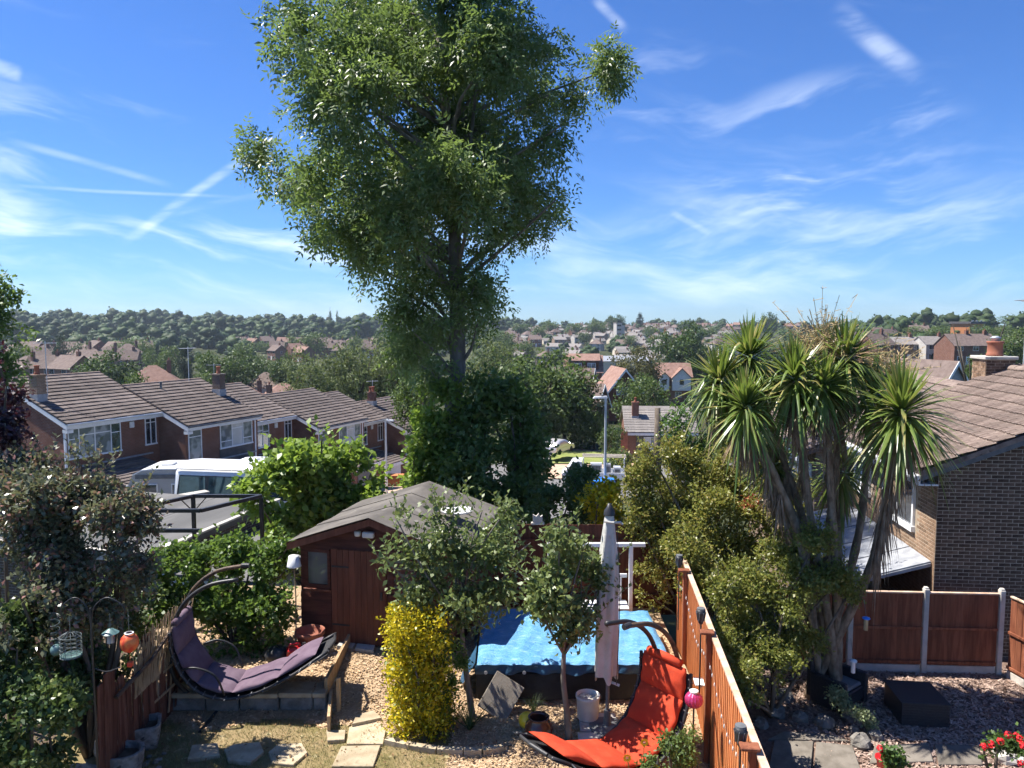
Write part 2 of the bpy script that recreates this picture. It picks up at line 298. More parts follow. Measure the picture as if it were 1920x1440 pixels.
# ------------------------------------------------------------------ mesh building
class MB:
    def __init__(s): s.v, s.f = [], []
    def add(s, vs, fs):
        o = len(s.v); s.v += [tuple(p) for p in vs]; s.f += [tuple(i + o for i in q) for q in fs]; return s
    def box(s, x0, x1, y0, y1, z0, z1):
        return s.add([(x0, y0, z0), (x1, y0, z0), (x1, y1, z0), (x0, y1, z0), (x0, y0, z1), (x1, y0, z1), (x1, y1, z1), (x0, y1, z1)],
                     [(0, 3, 2, 1), (4, 5, 6, 7), (0, 1, 5, 4), (1, 2, 6, 5), (2, 3, 7, 6), (3, 0, 4, 7)])
    def bbox(s, x0, x1, y0, y1, z0, z1, b=.01):         # box with all edges chamfered
        xs, ys, zs = (x0, x1), (y0, y1), (z0, z1); vs, ix = [], {}
        for i in (0, 1):
            for j in (0, 1):
                for k in (0, 1):
                    sx, sy, sz = (1 if i == 0 else -1), (1 if j == 0 else -1), (1 if k == 0 else -1)
                    for a in range(3):
                        p = [xs[i] + sx * b, ys[j] + sy * b, zs[k] + sz * b]; p[a] = (xs[i], ys[j], zs[k])[a]
                        ix[i, j, k, a] = len(vs); vs.append(tuple(p))
        fs = []
        for a, (u, w) in ((0, (1, 2)), (1, (0, 2)), (2, (0, 1))):
            for e in (0, 1):
                ring = []
                for p, q in ((0, 0), (1, 0), (1, 1), (0, 1)):
                    key = [0, 0, 0]; key[a], key[u], key[w] = e, p, q; ring.append(ix[(*key, a)])
                fs.append(tuple(ring))
        for a in range(3):
            u, w = [q for q in range(3) if q != a]
            for p in (0, 1):
                for q in (0, 1):
                    k0, k1 = [0] * 3, [0] * 3; k0[a], k1[a] = 0, 1; k0[u] = k1[u] = p; k0[w] = k1[w] = q
                    fs.append((ix[(*k0, u)], ix[(*k1, u)], ix[(*k1, w)], ix[(*k0, w)]))
        for i in (0, 1):
            for j in (0, 1):
                for k in (0, 1): fs.append((ix[i, j, k, 0], ix[i, j, k, 1], ix[i, j, k, 2]))
        return s.add(vs, fs)
    def hexa(s, p):                                       # 8 corners, bottom ring then top ring
        return s.add(p, [(0, 3, 2, 1), (4, 5, 6, 7), (0, 1, 5, 4), (1, 2, 6, 5), (2, 3, 7, 6), (3, 0, 4, 7)])
    def prism(s, poly, a0, a1, axis='x'):                 # extrude a polygon along an axis
        n = len(poly)
        def p3(q, a): return {'x': (a, q[0], q[1]), 'y': (q[0], a, q[1]), 'z': (q[0], q[1], a)}[axis]
        vs = [p3(q, a0) for q in poly] + [p3(q, a1) for q in poly]
        fs = [tuple(range(n))[::-1], tuple(range(n, 2 * n))] + [(i, (i + 1) % n, n + (i + 1) % n, n + i) for i in range(n)]
        return s.add(vs, fs)
    def tube(s, pts, r, n=8, cap=True):
        pts = [Vector(p) for p in pts]; k = len(pts)
        rs = [r] * k if isinstance(r, (int, float)) else list(r)
        t0 = (pts[1] - pts[0]).normalized(); a = Vector((0, 0, 1)) if abs(t0.z) < .9 else Vector((1, 0, 0))
        u = t0.cross(a).normalized(); vs, fs = [], []
        for i, p in enumerate(pts):
            t = ((pts[min(i + 1, k - 1)] - pts[max(i - 1, 0)])).normalized()
            u = (u - t * u.dot(t)).normalized(); w = t.cross(u)
            for j in range(n):
                an = 2 * math.pi * j / n; vs.append(p + (u * math.cos(an) + w * math.sin(an)) * rs[i])
        for i in range(k - 1):
            for j in range(n):
                fs.append((i * n + j, i * n + (j + 1) % n, (i + 1) * n + (j + 1) % n, (i + 1) * n + j))
        if cap: fs += [tuple(range(n))[::-1], tuple(range((k - 1) * n, k * n))]
        return s.add(vs, fs)
    def lathe(s, prof, n=20, c=(0, 0, 0), cap=True):
        vs, fs = [], []
        for r, z in prof:
            for j in range(n):
                a = 2 * math.pi * j / n; vs.append((c[0] + r * math.cos(a), c[1] + r * math.sin(a), c[2] + z))
        for i in range(len(prof) - 1):
            for j in range(n): fs.append((i * n + j, i * n + (j + 1) % n, (i + 1) * n + (j + 1) % n, (i + 1) * n + j))
        if cap: fs += [tuple(range(n))[::-1], tuple(range((len(prof) - 1) * n, len(prof) * n))]
        return s.add(vs, fs)
    def grid(s, fn, nu, nv):
        vs = [fn(i / nu, j / nv) for j in range(nv + 1) for i in range(nu + 1)]
        fs = [(j * (nu + 1) + i, j * (nu + 1) + i + 1, (j + 1) * (nu + 1) + i + 1, (j + 1) * (nu + 1) + i) for j in range(nv) for i in range(nu)]
        return s.add(vs, fs)
    def mesh(s, name, mat, smooth=False):
        me = bpy.data.meshes.new(name); me.from_pydata(s.v, [], s.f); me.materials.append(M[mat])
        if smooth: me.polygons.foreach_set('use_smooth', [True] * len(me.polygons))
        me.update(); return me
def catmull(pts, n=6):
    P = [Vector(p) for p in pts]; P = [P[0] * 2 - P[1]] + P + [P[-1] * 2 - P[-2]]; out = []
    for i in range(1, len(P) - 2):
        for k in range(n):
            t = k / n; a, b, c, d = P[i - 1], P[i], P[i + 1], P[i + 2]
            out.append(.5 * ((2 * b) + (c - a) * t + (2 * a - 5 * b + 4 * c - d) * t * t + (3 * b - a - 3 * c + d) * t ** 3))
    out.append(P[-2]); return out
def link(name, me, parent=None, loc=None, rz=None):
    o = bpy.data.objects.new(name, me); COL.objects.link(o)
    if parent is not None: o.parent = parent
    if loc is not None: o.location = loc
    if rz is not None: o.rotation_euler = (0, 0, rz)
    return o
def part(name, mb, mat, parent, smooth=False, label=None, kind=None):
    o = link(name, mb.mesh(name, mat, smooth), parent)
    if label: o['label'] = label
    if kind: o['kind'] = kind
    return o
def tag(o, label, cat, group=None):
    o['label'] = label; o['category'] = cat
    if group: o['group'] = group
    return o
def thing(name, label, cat, loc=(0, 0, 0), rz=0.0, group=None):
    o = bpy.data.objects.new(name, None); COL.objects.link(o); o.empty_display_size = .2
    o.location = loc; o.rotation_euler = (0, 0, rz); return tag(o, label, cat, group)
def single(name, mb, mat, label, cat, loc=(0, 0, 0), rz=0.0, group=None, smooth=False):
    return tag(link(name, mb.mesh(name, mat, smooth), None, loc, rz), label, cat, group)
def setting(name, mb, mat, smooth=False):
    o = link(name, mb.mesh(name, mat, smooth)); o['kind'] = 'structure'; return o
def dup(root, loc, rz, label=None, group=None, scale=None):
    def cp(o, par):
        c = o.copy(); COL.objects.link(c); c.parent = par
        for ch in o.children: cp(ch, c)
        return c
    r = cp(root, None); r.location = loc; r.rotation_euler = (0, 0, rz)
    if scale is not None: r.scale = scale
    if label: r['label'] = label
    if group: r['group'] = group
    return r

# ------------------------------------------------------------------ foliage (numpy)
def unit(a): return a / np.maximum(np.linalg.norm(a, axis=-1, keepdims=True), 1e-9)
def np_mesh(name, V, Fq, mat):
    me = bpy.data.meshes.new(name); nv, nf = len(V), len(Fq); k = Fq.shape[1]
    me.vertices.add(nv); me.vertices.foreach_set('co', V.astype(np.float32).ravel())
    me.loops.add(nf * k); me.loops.foreach_set('vertex_index', Fq.astype(np.int32).ravel())
    me.polygons.add(nf); me.polygons.foreach_set('loop_start', np.arange(0, nf * k, k, dtype=np.int32))
    me.update(calc_edges=True); me.materials.append(M[mat]); return me
def leaf_quads(P, D, N, L, Wd, fold=.18):
    """one kite-shaped leaf per row: base P, along D, facing N, length L, width Wd"""
    S = unit(np.cross(D, N)); N2 = np.cross(S, D); L = L[:, None]; Wd = Wd[:, None]
    a = P; b = P + D * L * .42 + S * Wd * .5 + N2 * Wd * fold; c = P + D * L - N2 * L * .06; d = P + D * L * .42 - S * Wd * .5 + N2 * Wd * fold
    V = np.stack([a, b, c, d], 1).reshape(-1, 3); Q = np.arange(len(V)).reshape(-1, 4); return V, Q
def sample_lobes(rng, lobes, n, shell):
    lb = np.array(lobes, float); wt = (lb[:, 3] * lb[:, 5]) ** 1.0; ix = rng.choice(len(lb), n, p=wt / wt.sum())
    d = unit(rng.normal(size=(n, 3))); r = rng.random(n) ** (1 / shell)
    bump = 1 + .16 * np.sin(d[:, 0] * 5 + ix) * np.cos(d[:, 2] * 6 + ix * 1.7)     # uneven outline
    return lb[ix, :3] + d * (r * bump)[:, None] * lb[ix, 3:6], d, ix
def ragged(rng, lobes, k=2.0):
    """small outlying sprays round the lobes so that the outline breaks up"""
    out = list(lobes)
    for l in lobes:
        for _ in range(int(k)):
            d = unit(rng.normal(size=3)); d[2] = abs(d[2]) * .8 - .1; s = rng.uniform(.22, .42)
            out.append((l[0] + d[0] * l[3] * 1.02, l[1] + d[1] * l[4] * 1.02, l[2] + d[2] * l[5] * 1.08, l[3] * s, l[4] * s, l[5] * s))
    return out
def carve(rng, P, size, thr):
    """keep points where a rough three-dimensional wave is high: leaves clump and leave gaps"""
    f = np.zeros(len(P))
    for k in range(7): w = unit(rng.normal(size=3)) * (2 * np.pi / (size * rng.uniform(.6, 1.7))); f += np.sin(P @ w + rng.uniform(0, 6.28))
    return f / math.sqrt(3.5) > thr
def foliage(name, lobes, n, L, Wd, mat, seed=1, shell=3.0, per=7, up=.35, droop=0.0, spread=1.3, pinnate=False, jl=.35, clump=None, thr=-.3, rag=3, outward=.3):
    rng = np.random.default_rng(seed); nt_ = max(1, n // per); lobes = ragged(rng, lobes, rag)
    C, d, _ = sample_lobes(rng, lobes, nt_ * 2, shell)
    keep = carve(rng, C, clump or 9 * L, thr); C, d = C[keep][:nt_], d[keep][:nt_]; nt_ = len(C)
    C = np.repeat(C, per, 0); d = np.repeat(d, per, 0); k = len(C)
    tw = np.repeat(unit(rng.normal(size=(nt_, 3))), per, 0)
    P = C + rng.normal(size=(k, 3)) * L * spread * .55
    D = unit(d * .55 + tw * .45 + rng.normal(size=(k, 3)) * .6 + np.array([0, 0, -droop]))
    N = unit(rng.normal(size=(k, 3)) * .75 + np.array([0, 0, up * 2]) + d * outward)
    ln = L * (1 + rng.uniform(-jl, jl, k)); wd = Wd * (1 + rng.uniform(-.25, .25, k))
    if not pinnate:
        V, Q = leaf_quads(P, D, N, ln, wd); return np_mesh(name, V, Q, mat)
    S = unit(np.cross(D, N)); N2 = np.cross(S, D); Vs = []                  # a compound leaf: leaflets in pairs on a drooping stalk
    for t, sgn in ((.3, 1), (.3, -1), (.7, 1), (.7, -1), (1, 0)):
        base = P + D * (ln * t)[:, None] - np.array([0, 0, 1]) * (ln * t * t * .35)[:, None]
        dd = unit(D * (.55 if sgn else 1) + S * sgn * .85 - np.array([0, 0, .25]))
        v, _ = leaf_quads(base, dd, N2, ln * .5, wd * .5); Vs.append(v.reshape(-1, 4, 3))
    V = np.concatenate(Vs, 0).reshape(-1, 3); return np_mesh(name, V, np.arange(len(V)).reshape(-1, 4), mat)
def lobes_px(rows, yjit=0.0, seed=0, ky=1.0):
    """rows of (px, py, rx px, rz px, Y): a lobe stands at its own distance Y with a depth like its width"""
    rr = random.Random(seed); out = []
    for px, py, rx, rz, Y in rows:
        y = Y + rr.uniform(-yjit, yjit); c = W(px, py, y); k = y / F * 1.03
        out.append((c.x, c.y, c.z, rx * k, (rx + rz) * .5 * k * ky, rz * k))
    return out
def branches(mb, base, lobes, r0, seed=0, frac=1.0, n=5, tip=.012, sag=.1):
    rr = random.Random(seed)
    for lb in lobes:
        if rr.random() > frac: continue
        c = Vector(lb[:3]); b = base(c) if callable(base) else Vector(base); mid = b.lerp(c, .5) + Vector((rr.uniform(-1, 1), rr.uniform(-1, 1), rr.uniform(-.2, 1))) * (c - b).length * sag
        pts = catmull([b, mid, c, c + (c - mid).normalized() * max(lb[3:]) * .6], 3); k = len(pts)
        mb.tube(pts, [r0 * (1 - i / (k - 1)) + tip for i in range(k)], n)
def shift(lobes, o): return [(l[0] - o[0], l[1] - o[1], l[2] - o[2], *l[3:]) for l in lobes]

def shoots(parent, lobes, n, length, L, Wd, mat, seed, bark='bark', arch=.25, upness=1.0, gap=.5):
    """leafy shoots that stand clear of the crown: a thin twig each, leaves in pairs along it"""
    r_ = random.Random(seed); tw = MB(); P, D, N = [], [], []
    for k in range(n):
        l = r_.choice(lobes); d = Vector((r_.gauss(0, 1), r_.gauss(0, 1), abs(r_.gauss(0, 1)) * upness + .15)).normalized()
        b = Vector((l[0] + d.x * l[3] * .8, l[1] + d.y * l[4] * .8, l[2] + d.z * l[5] * .8)); ln = length * r_.uniform(.45, 1.15); g = Vector((d.x, d.y, d.z * .6 + .75 * upness)).normalized(); s = Vector((r_.uniform(-1, 1), r_.uniform(-1, 1), -.3)) * arch
        pts = [b + g * ln * u + s * ln * u * u for u in (0, .25, .5, .75, 1)]; tw.tube(pts, [.006, .005, .004, .003, .002], 4, False)
        m = max(4, int(ln / (L * gap)))
        for i in range(m):
            u = (i + .7) / m; p = b + g * ln * u + s * ln * u * u; a = i * 2.4 + r_.random(); side = Vector((math.cos(a), math.sin(a), .35)).normalized(); dd = (side + g * .7).normalized()
            P.append(p); D.append(dd); N.append((Vector((0, 0, 1)) + Vector((r_.gauss(0, .5), r_.gauss(0, .5), 0))).normalized())
    part('twig', tw, bark, parent, kind='stuff')
    rg = np.random.default_rng(seed); V, Q = leaf_quads(np.array([tuple(p) for p in P]), np.array([tuple(p) for p in D]), np.array([tuple(p) for p in N]), L * rg.uniform(.7, 1.2, len(P)), Wd * rg.uniform(.8, 1.2, len(P)))
    link('shoot_leaves', np_mesh('shoot_leaves', V, Q, mat), parent)
# ------------------------------------------------------------------ terrain
def sstep(a, b, x): t = min(1, max(0, (x - a) / (b - a))); return t * t * (3 - 2 * t)
PROF = [(0, -1.1), (15.5, -1.1), (20, -1.7), (24, -2.4), (30, -3.3), (38, -4.3), (53, -6.2), (70, -8.6), (85, -9.2), (100, -10.2), (150, -12.5), (200, -14.5), (300, -16.5), (400, -15),
        (500, -12), (600, -10), (800, -6.5), (1000, -4.5), (1300, -5), (2000, -6), (9000, -8)]
def H(x, y):
    d = math.hypot(x, y); a = math.degrees(math.atan2(x, max(y, .01)))
    for (d0, z0), (d1, z1) in zip(PROF, PROF[1:]):
        if d <= d1: z = z0 + (z1 - z0) * (d - d0) / (d1 - d0); break
    else: z = -60
    z += 8.0 * sstep(14, 25, a) * sstep(70, 210, d) * (1 - sstep(330, 600, d))           # the slope up to the right
    z += 12 * math.exp(-((a - 32) / 6) ** 2 - ((d - 520) / 150) ** 2) + 7 * math.exp(-((a - 27) / 3.0) ** 2 - ((d - 640) / 130) ** 2)
    z += 7 * sstep(-10, -28, a) * sstep(500, 900, d) * (1 - sstep(1100, 1500, d))         # the wooded ridge, highest on the left
    z += 5 * math.exp(-((a + 10) / 3.5) ** 2 - ((d - 1000) / 200) ** 2)
    z -= 2.0 * sstep(-4, -14, a) * sstep(20, 26, d) * (1 - sstep(30, 40, d)) * .3
    return z
rad = [1.5 * 1.055 ** i for i in range(136)]; angs = [R(-80 + 160 * i / 160) for i in range(161)]
tb = MB(); na = len(angs)
for r_ in rad:
    for a_ in angs: tb.v.append((r_ * math.sin(a_), r_ * math.cos(a_), H(r_ * math.sin(a_), r_ * math.cos(a_))))
for i in range(len(rad) - 1):
    for j in range(na - 1): tb.f.append((i * na + j, i * na + j + 1, (i + 1) * na + j + 1, (i + 1) * na + j))
setting('terrain', tb, 'meadow', True)
def sheet(name, quad, mat, dz=.03, nu=24, nv=24):
    a, b, c, d = [Vector(p) for p in quad]
    def fn(u, v):
        p = a.lerp(b, u).lerp(d.lerp(c, u), v); return (p.x, p.y, H(p.x, p.y) + dz)
    return setting(name, MB().grid(fn, nu, nv), mat, True)
sheet('road', [(-23, 24, 0), (-6, 24, 0), (26, 84, 0), (4, 92, 0)], 'asphalt', .12, 40, 60)
sheet('driveway', [(-13.5, 50, 0), (-5, 48, 0), (-3, 72, 0), (-13, 72, 0)], 'block_paving', .2, 30, 30)
sheet('paved_turning', [(1.5, 66, 0), (13, 66, 0), (13, 79, 0), (2.0, 80.5, 0)], 'block_paving', .2, 30, 30)
sheet('grass_verge', [(3.6, 77, 0), (11, 77, 0), (13, 86, 0), (5, 88, 0)], 'grass_verge', .3, 30, 30)

# garden ground: dry lawn in front, wood chip behind, rising towards the shed
def hg(x, y):
    z = -.35 + .35 * sstep(11.2, 13.7, y) * (1 - .45 * sstep(-.9, .3, x))
    if x < -3.02: z = -.36 + .30 * sstep(12.06, 12.1, y)
    return z + .012 * math.sin(x * 3.1 + y * 2.3) + .01 * math.sin(x * 7.7 - y * 5.1)
def is_chip(x, y):
    e = 11.35 + .12 * math.sin(x * 4.1)
    if x < -3.02: return y > 11.55 + .2 * math.sin(x * 3)
    if x > -.95: return y > 9.9 + .15 * math.sin(x * 5)
    return y > e
for nm, mt, want in (('lawn', 'lawn_dry', False), ('wood_chip_path', 'chip_ground', True)):
    g = MB(); st = .1; nx, ny = int(10.2 / st), int(12.5 / st); idx = {}
    for j in range(ny):
        for i in range(nx):
            x, y = -7.0 + i * st, 4.5 + j * st
            if x > 2.45 + (y - 7.4) * .12: continue
            if is_chip(x + st / 2, y + st / 2) != want: continue
            q = []
            for dx, dy in ((0, 0), (1, 0), (1, 1), (0, 1)):
                k = (i + dx, j + dy)
                if k not in idx: idx[k] = len(g.v); g.v.append((x + dx * st, y + dy * st, hg(x + dx * st, y + dy * st)))
                q.append(idx[k])
            g.f.append(tuple(q))
    setting(nm, g, mt, True)
def chips(name, mat, n, region, hfn, L, Wd, seed):
    rng = np.random.default_rng(seed); x0, x1, y0, y1 = region; P = []
    while len(P) < n:
        x, y = rng.uniform(x0, x1), rng.uniform(y0, y1); z = hfn(x, y)
        if z is not None: P.append((x, y, z))
    P = np.array(P); P[:, 2] += rng.uniform(.002, .03, n); an = rng.uniform(0, 2 * np.pi, n)
    D = unit(np.stack([np.cos(an), np.sin(an), rng.normal(0, .28, n)], 1)); N = unit(rng.normal(0, .35, (n, 3)) + np.array([0, 0, 1]))
    S = unit(np.cross(D, N)); l = (L * rng.uniform(.5, 1.5, n))[:, None] / 2; w = (Wd * rng.uniform(.6, 1.4, n))[:, None] / 2
    V = np.stack([P - D * l - S * w, P - D * l * .9 + S * w, P + D * l + S * w * .7, P + D * l * 1.1 - S * w], 1).reshape(-1, 3)
    o = link(name, np_mesh(name, V, np.arange(len(V)).reshape(-1, 4), mat)); o['kind'] = 'stuff'; return o
fence_x = lambda y: 2.45 + (y - 7.4) * .12
o = chips('wood_chips', 'chip_tan', 26000, (-3.0, 3.0, 9.8, 14.6), lambda x, y: hg(x, y) if (is_chip(x, y) and x < fence_x(y) - .05) else None, .042, .017, 3)
o['label'] = 'pale tan wood chips covering the path to the shed'; o['category'] = 'wood chips'
o = chips('leaf_litter', 'chip_tan', 7000, (-6.6, -2.9, 10.4, 15), lambda x, y: hg(x, y) if is_chip(x, y) else None, .05, .02, 4)
o['label'] = 'wood chips and dry litter around the purple hanging chair'; o['category'] = 'wood chips'
setting('flower_bed', MB().grid(lambda u, v: (-12 + 5.1 * u, 4.5 + 12.5 * v, -.42 + .05 * math.sin(u * 19) * math.sin(v * 23)), 30, 50), 'soil', True)
RZ = -.88
setting('bark_yard', MB().grid(lambda u, v: (2.5 + 10 * u, 5.5 + 9.6 * v, RZ + .015 * math.sin(u * 40) * math.sin(v * 37)), 80, 80), 'chip_ground_dark', True)
o = chips('bark_chips', 'chip_brown', 30000, (4.6, 10.6, 9.2, 14.6), lambda x, y: RZ if x > 4.6 + (14 - y) * .12 else None, .075, .024, 5)
o['label'] = 'brown bark chips covering the yard around the black cube table'; o['category'] = 'bark chips'
# dry grass blades on the lawn
rng = np.random.default_rng(11); n = 22000; P = []
while len(P) < n:
    x, y = rng.uniform(-5.5, 1.5), rng.uniform(8.6, 11.7)
    if not is_chip(x, y) or rng.random() < .08: P.append((x, y, hg(x, y) - .005))
P = np.array(P); D = unit(rng.normal(0, .55, (n, 3)) + np.array([0, 0, 1.0])); N = unit(rng.normal(size=(n, 3)))
V, Q = leaf_quads(P, D, N, .06 * rng.uniform(.4, 1.6, n), np.full(n, .007), 0)
o = link('grass', np_mesh('grass', V, Q, 'grass_blade')); o['kind'] = 'stuff'; o['label'] = 'short sun-bleached grass of the small lawn'; o['category'] = 'grass'

rng = np.random.default_rng(12); n = 900; P = np.stack([rng.uniform(-5.4, 2.0, n), rng.uniform(9.0, 13.6, n), np.zeros(n)], 1)
P[:, 2] = [hg(x, y) + (.045 if y < 11.4 else .03) for x, y, _ in P]; an = rng.uniform(0, 6.28, n); D = unit(np.stack([np.cos(an), np.sin(an), rng.normal(0, .25, n)], 1)); N = unit(rng.normal(0, .4, (n, 3)) + np.array([0, 0, 1.0]))
V, Q = leaf_quads(P, D, N, .06 * rng.uniform(.5, 1.3, n), .035 * rng.uniform(.6, 1.2, n), .3)
o = link('fallen_leaves', np_mesh('fallen_leaves', V, Q, 'leaf_fallen')); o['kind'] = 'stuff'; o['label'] = 'dry fallen leaves scattered over lawn, slabs and chips'; o['category'] = 'fallen leaves'
# ------------------------------------------------------------------ shared house pieces (front at y = 0 facing -y, x along the front, y to the back)
def window(parent, x0, x1, z0, z1, y, vs=(), hs=(), pane='glass_curtain', fw=.055, proud=.05, sub=True, axis='y', cells=None):
    """white frame with bars; vs = inner uprights, hs = (x from, x to, z) rails; one pane for each light between the uprights"""
    f = MB()
    def bx(a, b, c, d, p0, p1):
        if axis == 'y': f.box(a, b, y - p1, y - p0, c, d)
        else: f.box(y - p1, y - p0, a, b, c, d)
    bx(x0, x1, z1 - fw, z1, 0, proud); bx(x0 - .03, x1 + .03, z0 - .03, z0 + fw, 0, proud + .03); bx(x0, x0 + fw, z0 + fw, z1 - fw, 0, proud); bx(x1 - fw, x1, z0 + fw, z1 - fw, 0, proud)
    for v in vs: bx(v - fw * .45, v + fw * .45, z0 + fw, z1 - fw, 0, proud - .004)
    for a, b, z in hs: bx(a, b, z - fw * .4, z + fw * .4, 0, proud - .008)
    fr = part('window', f, 'white_upvc', parent)
    xs = [x0] + list(vs) + [x1]
    for i, (a, b) in enumerate(zip(xs, xs[1:])):
        g = MB()
        if axis == 'y': g.box(a + .02, b - .02, y - .018, y - .004, z0 + .02, z1 - .02)
        else: g.box(y - .018, y - .004, a + .02, b - .02, z0 + .02, z1 - .02)
        part('pane', g, (cells[i] if cells else pane), fr)
    return fr
def course_mesh(x0, x1, depth, thick=.045, mat='tile_brown', seed=0):
    """one course of tiles lying along x, from y = 0 (lower edge) up the slope, in the roof's own plane; butt edge uneven"""
    rr = random.Random(seed); m = MB(); n = max(2, int((x1 - x0) / .33)); w = (x1 - x0) / n
    for i in range(n):
        a, b = x0 + i * w + .004, x0 + (i + 1) * w - .004; z = thick + rr.uniform(-.008, .01); e = rr.uniform(-.012, .012)
        m.hexa([(a, e, 0), (b, e, 0), (b, depth + .06, -.0), (a, depth + .06, -.0), (a, e, z), (b, e, z), (b, depth + .06, .012), (a, depth + .06, .012)])
    return m.mesh('tile_course', mat)
def tiled_slope(roof, x0, x1, y_eave, z_eave, pitch, length, gauge=.40, mat='tile_brown', back=False, meshes=None):
    n = int(round(length / gauge)); out = []
    ms = meshes or [course_mesh(x0, x1, gauge, mat=mat, seed=k) for k in range(3)]
    for k in range(n):
        o = link('tile_course', ms[k % len(ms)], roof); s = k * gauge
        if not back: o.location = (0, y_eave + s * math.cos(pitch), z_eave + s * math.sin(pitch)); o.rotation_euler = (pitch, 0, 0)
        out.append(o)
    return ms

HW, HD, EAVE, PT = 5.72, 9.4, 4.95, R(22.5)
RISE = (HD / 2) * math.tan(PT)
def chimney(parent, x, y, z0, z1, sx=.48, sy=.60, mat='brick_buff', pots=1):
    c = part('chimney', MB().box(x - sx / 2, x + sx / 2, y - sy / 2, y + sy / 2, z0, z1).box(x - sx / 2 - .05, x + sx / 2 + .05, y - sy / 2 - .05, y + sy / 2 + .05, z1 + .003, z1 + .09), mat, parent)
    part('flashing', MB().box(x - sx / 2 - .03, x + sx / 2 + .03, y - sy / 2 - .035, y + sy / 2 + .03, z0 - .2, z0 + .42), 'lead', c)
    for k in range(pots): part('chimney_pot', MB().lathe([(.13, 0), (.15, .05), (.12, .1), (.11, .4), (.14, .42), (.14, .47), (.1, .47), (.09, .2)], 14, (x + (k - (pots - 1) / 2) * .4, y, z1 + .09)), 'terracotta', c, True)
    return c
CM = [course_mesh(-.12, HW + .02, .40, .075, 'tile_brown', k) for k in range(3)]
LM = [course_mesh(0, 3.4, .40, .07, 'tile_brown', k + 9) for k in range(3)]
def terrace_house(kind, label):
    t = thing('terraced_house', label, 'house', (0, 0, 0), 0, 'brown-tiled terraced houses stepping down the hill')
    # wall with gable ends
    part('wall', MB().prism([(0, -1.5), (HD, -1.5), (HD, EAVE), (HD / 2, EAVE + RISE - .08), (0, EAVE - .08)], 0, HW - .01, 'x'), 'brick_red', t)
    r = part('roof', MB().prism([(-.3, EAVE - .13), (HD / 2, EAVE + RISE - .0), (HD + .3, EAVE - .13), (HD + .3, EAVE - .03), (HD / 2, EAVE + RISE + .09), (-.3, EAVE - .05)], -.1, HW, 'x'), 'tile_brown', t)
    tiled_slope(r, 0, 0, -.36, EAVE - .06, PT, 5.46, .39, meshes=CM)
    part('ridge', MB().tube([(-.12, HD / 2, EAVE + RISE + .08), (HW + .02, HD / 2, EAVE + RISE + .08)], .1, 8), 'ridge_tile', r)
    part('fascia', MB().box(-.09, HW - .005, -.335, -.305, EAVE - .32, EAVE - .06), 'white_paint', t)
    part('soffit', MB().box(-.085, HW - .008, -.304, -.003, EAVE - .32, EAVE - .29), 'white_paint', t)
    part('gutter', MB().tube([(-.1, -.40, EAVE - .1), (HW, -.40, EAVE - .1)], .055, 8), 'plastic_white' if kind == 'A' else 'plastic_grey', t)
    dz = math.tan(PT); bg_ = MB()                                     # barge board on the near gable
    bg_.hexa([(-.105, -.33, EAVE - .36), (-.06, -.33, EAVE - .36), (-.06, HD / 2, EAVE + RISE - .22), (-.105, HD / 2, EAVE + RISE - .22),
              (-.105, -.33, EAVE - .10), (-.06, -.33, EAVE - .10), (-.06, HD / 2, EAVE + RISE + .0), (-.105, HD / 2, EAVE + RISE + .0)])
    bg_.hexa([(-.105, HD / 2 + .003, EAVE + RISE - .22), (-.06, HD / 2 + .003, EAVE + RISE - .22), (-.06, HD + .33, EAVE - .36), (-.105, HD + .33, EAVE - .36),
              (-.105, HD / 2 + .003, EAVE + RISE + .0), (-.06, HD / 2 + .003, EAVE + RISE + .0), (-.06, HD + .33, EAVE - .10), (-.105, HD + .33, EAVE - .10)])
    bg_.prism([(-.003, EAVE - .36), (-.33, EAVE - .365), (-.33, EAVE - .52), (-.003, EAVE - .52)], -.104, .25, 'x')
    part('barge_board', bg_, 'white_paint', t)
    if kind == 'A':
        window(t, .14, 3.2, 3.05, EAVE - .34, -.002, (.75, 1.65, 2.6), ((.14, .75, 4.05), (.75, 2.6, 4.2), (2.6, 3.2, 4.1)), cells=('glass_curtain', 'glass_curtain', 'glass_curtain', 'glass_teal'))
        part('alarm_box', MB().bbox(3.75, 4.05, -.09, -.004, 4.2, 4.55, .03), 'plastic_white', t)
        window(t, 4.75, 5.5, 3.1, EAVE - .34, -.002, (5.12,), ((4.75, 5.5, 4.35),), pane='glass_dark')
        part('corner_trim', MB().box(-.03, .06, -.05, .06, 2.6, EAVE - .55), 'white_upvc', t)
    else:
        window(t, .18, 1.15, 2.7, EAVE - .34, -.002, (), ((.18, 1.15, 4.2),), pane='glass_curtain')
        window(t, 2.55, 5.2, 3.2, EAVE - .34, -.002, (3.5, 4.4), ((2.55, 3.5, 3.6), (3.5, 4.4, 4.3), (4.4, 5.2, 3.6)), cells=('glass_curtain', 'glass_blind', 'glass_curtain'))
        part('cladding_panel', MB().box(2.5, 5.25, -.03, -.003, 1.9, 3.13), 'cladding_grey', t)
        part('corner_trim', MB().box(HW - .3, HW - .2, -.04, -.003, 1.2, EAVE - .35), 'white_upvc', t)
    # the ground floor comes forward under a lean-to roof
    x0, x1, d = (.9, 4.3, 3.0) if kind == 'A' else (1.2, 4.6, 2.3)
    sl = R(11); zt = 2.55
    p = part('porch', MB().prism([(-.005, -1.5), (-d, -1.5), (-d, zt - d * math.tan(sl) - .1), (-.005, zt - .1)], x0, x1, 'x'), 'brick_red', t)
    pr = part('porch_roof', MB().prism([(-.006, zt - .08), (-.006, zt - .02), (-d - .25, zt - (d + .25) * math.tan(sl) - .02), (-d - .25, zt - (d + .25) * math.tan(sl) - .10)], x0 - .12, x1 + .12, 'x'), 'tile_brown', t)
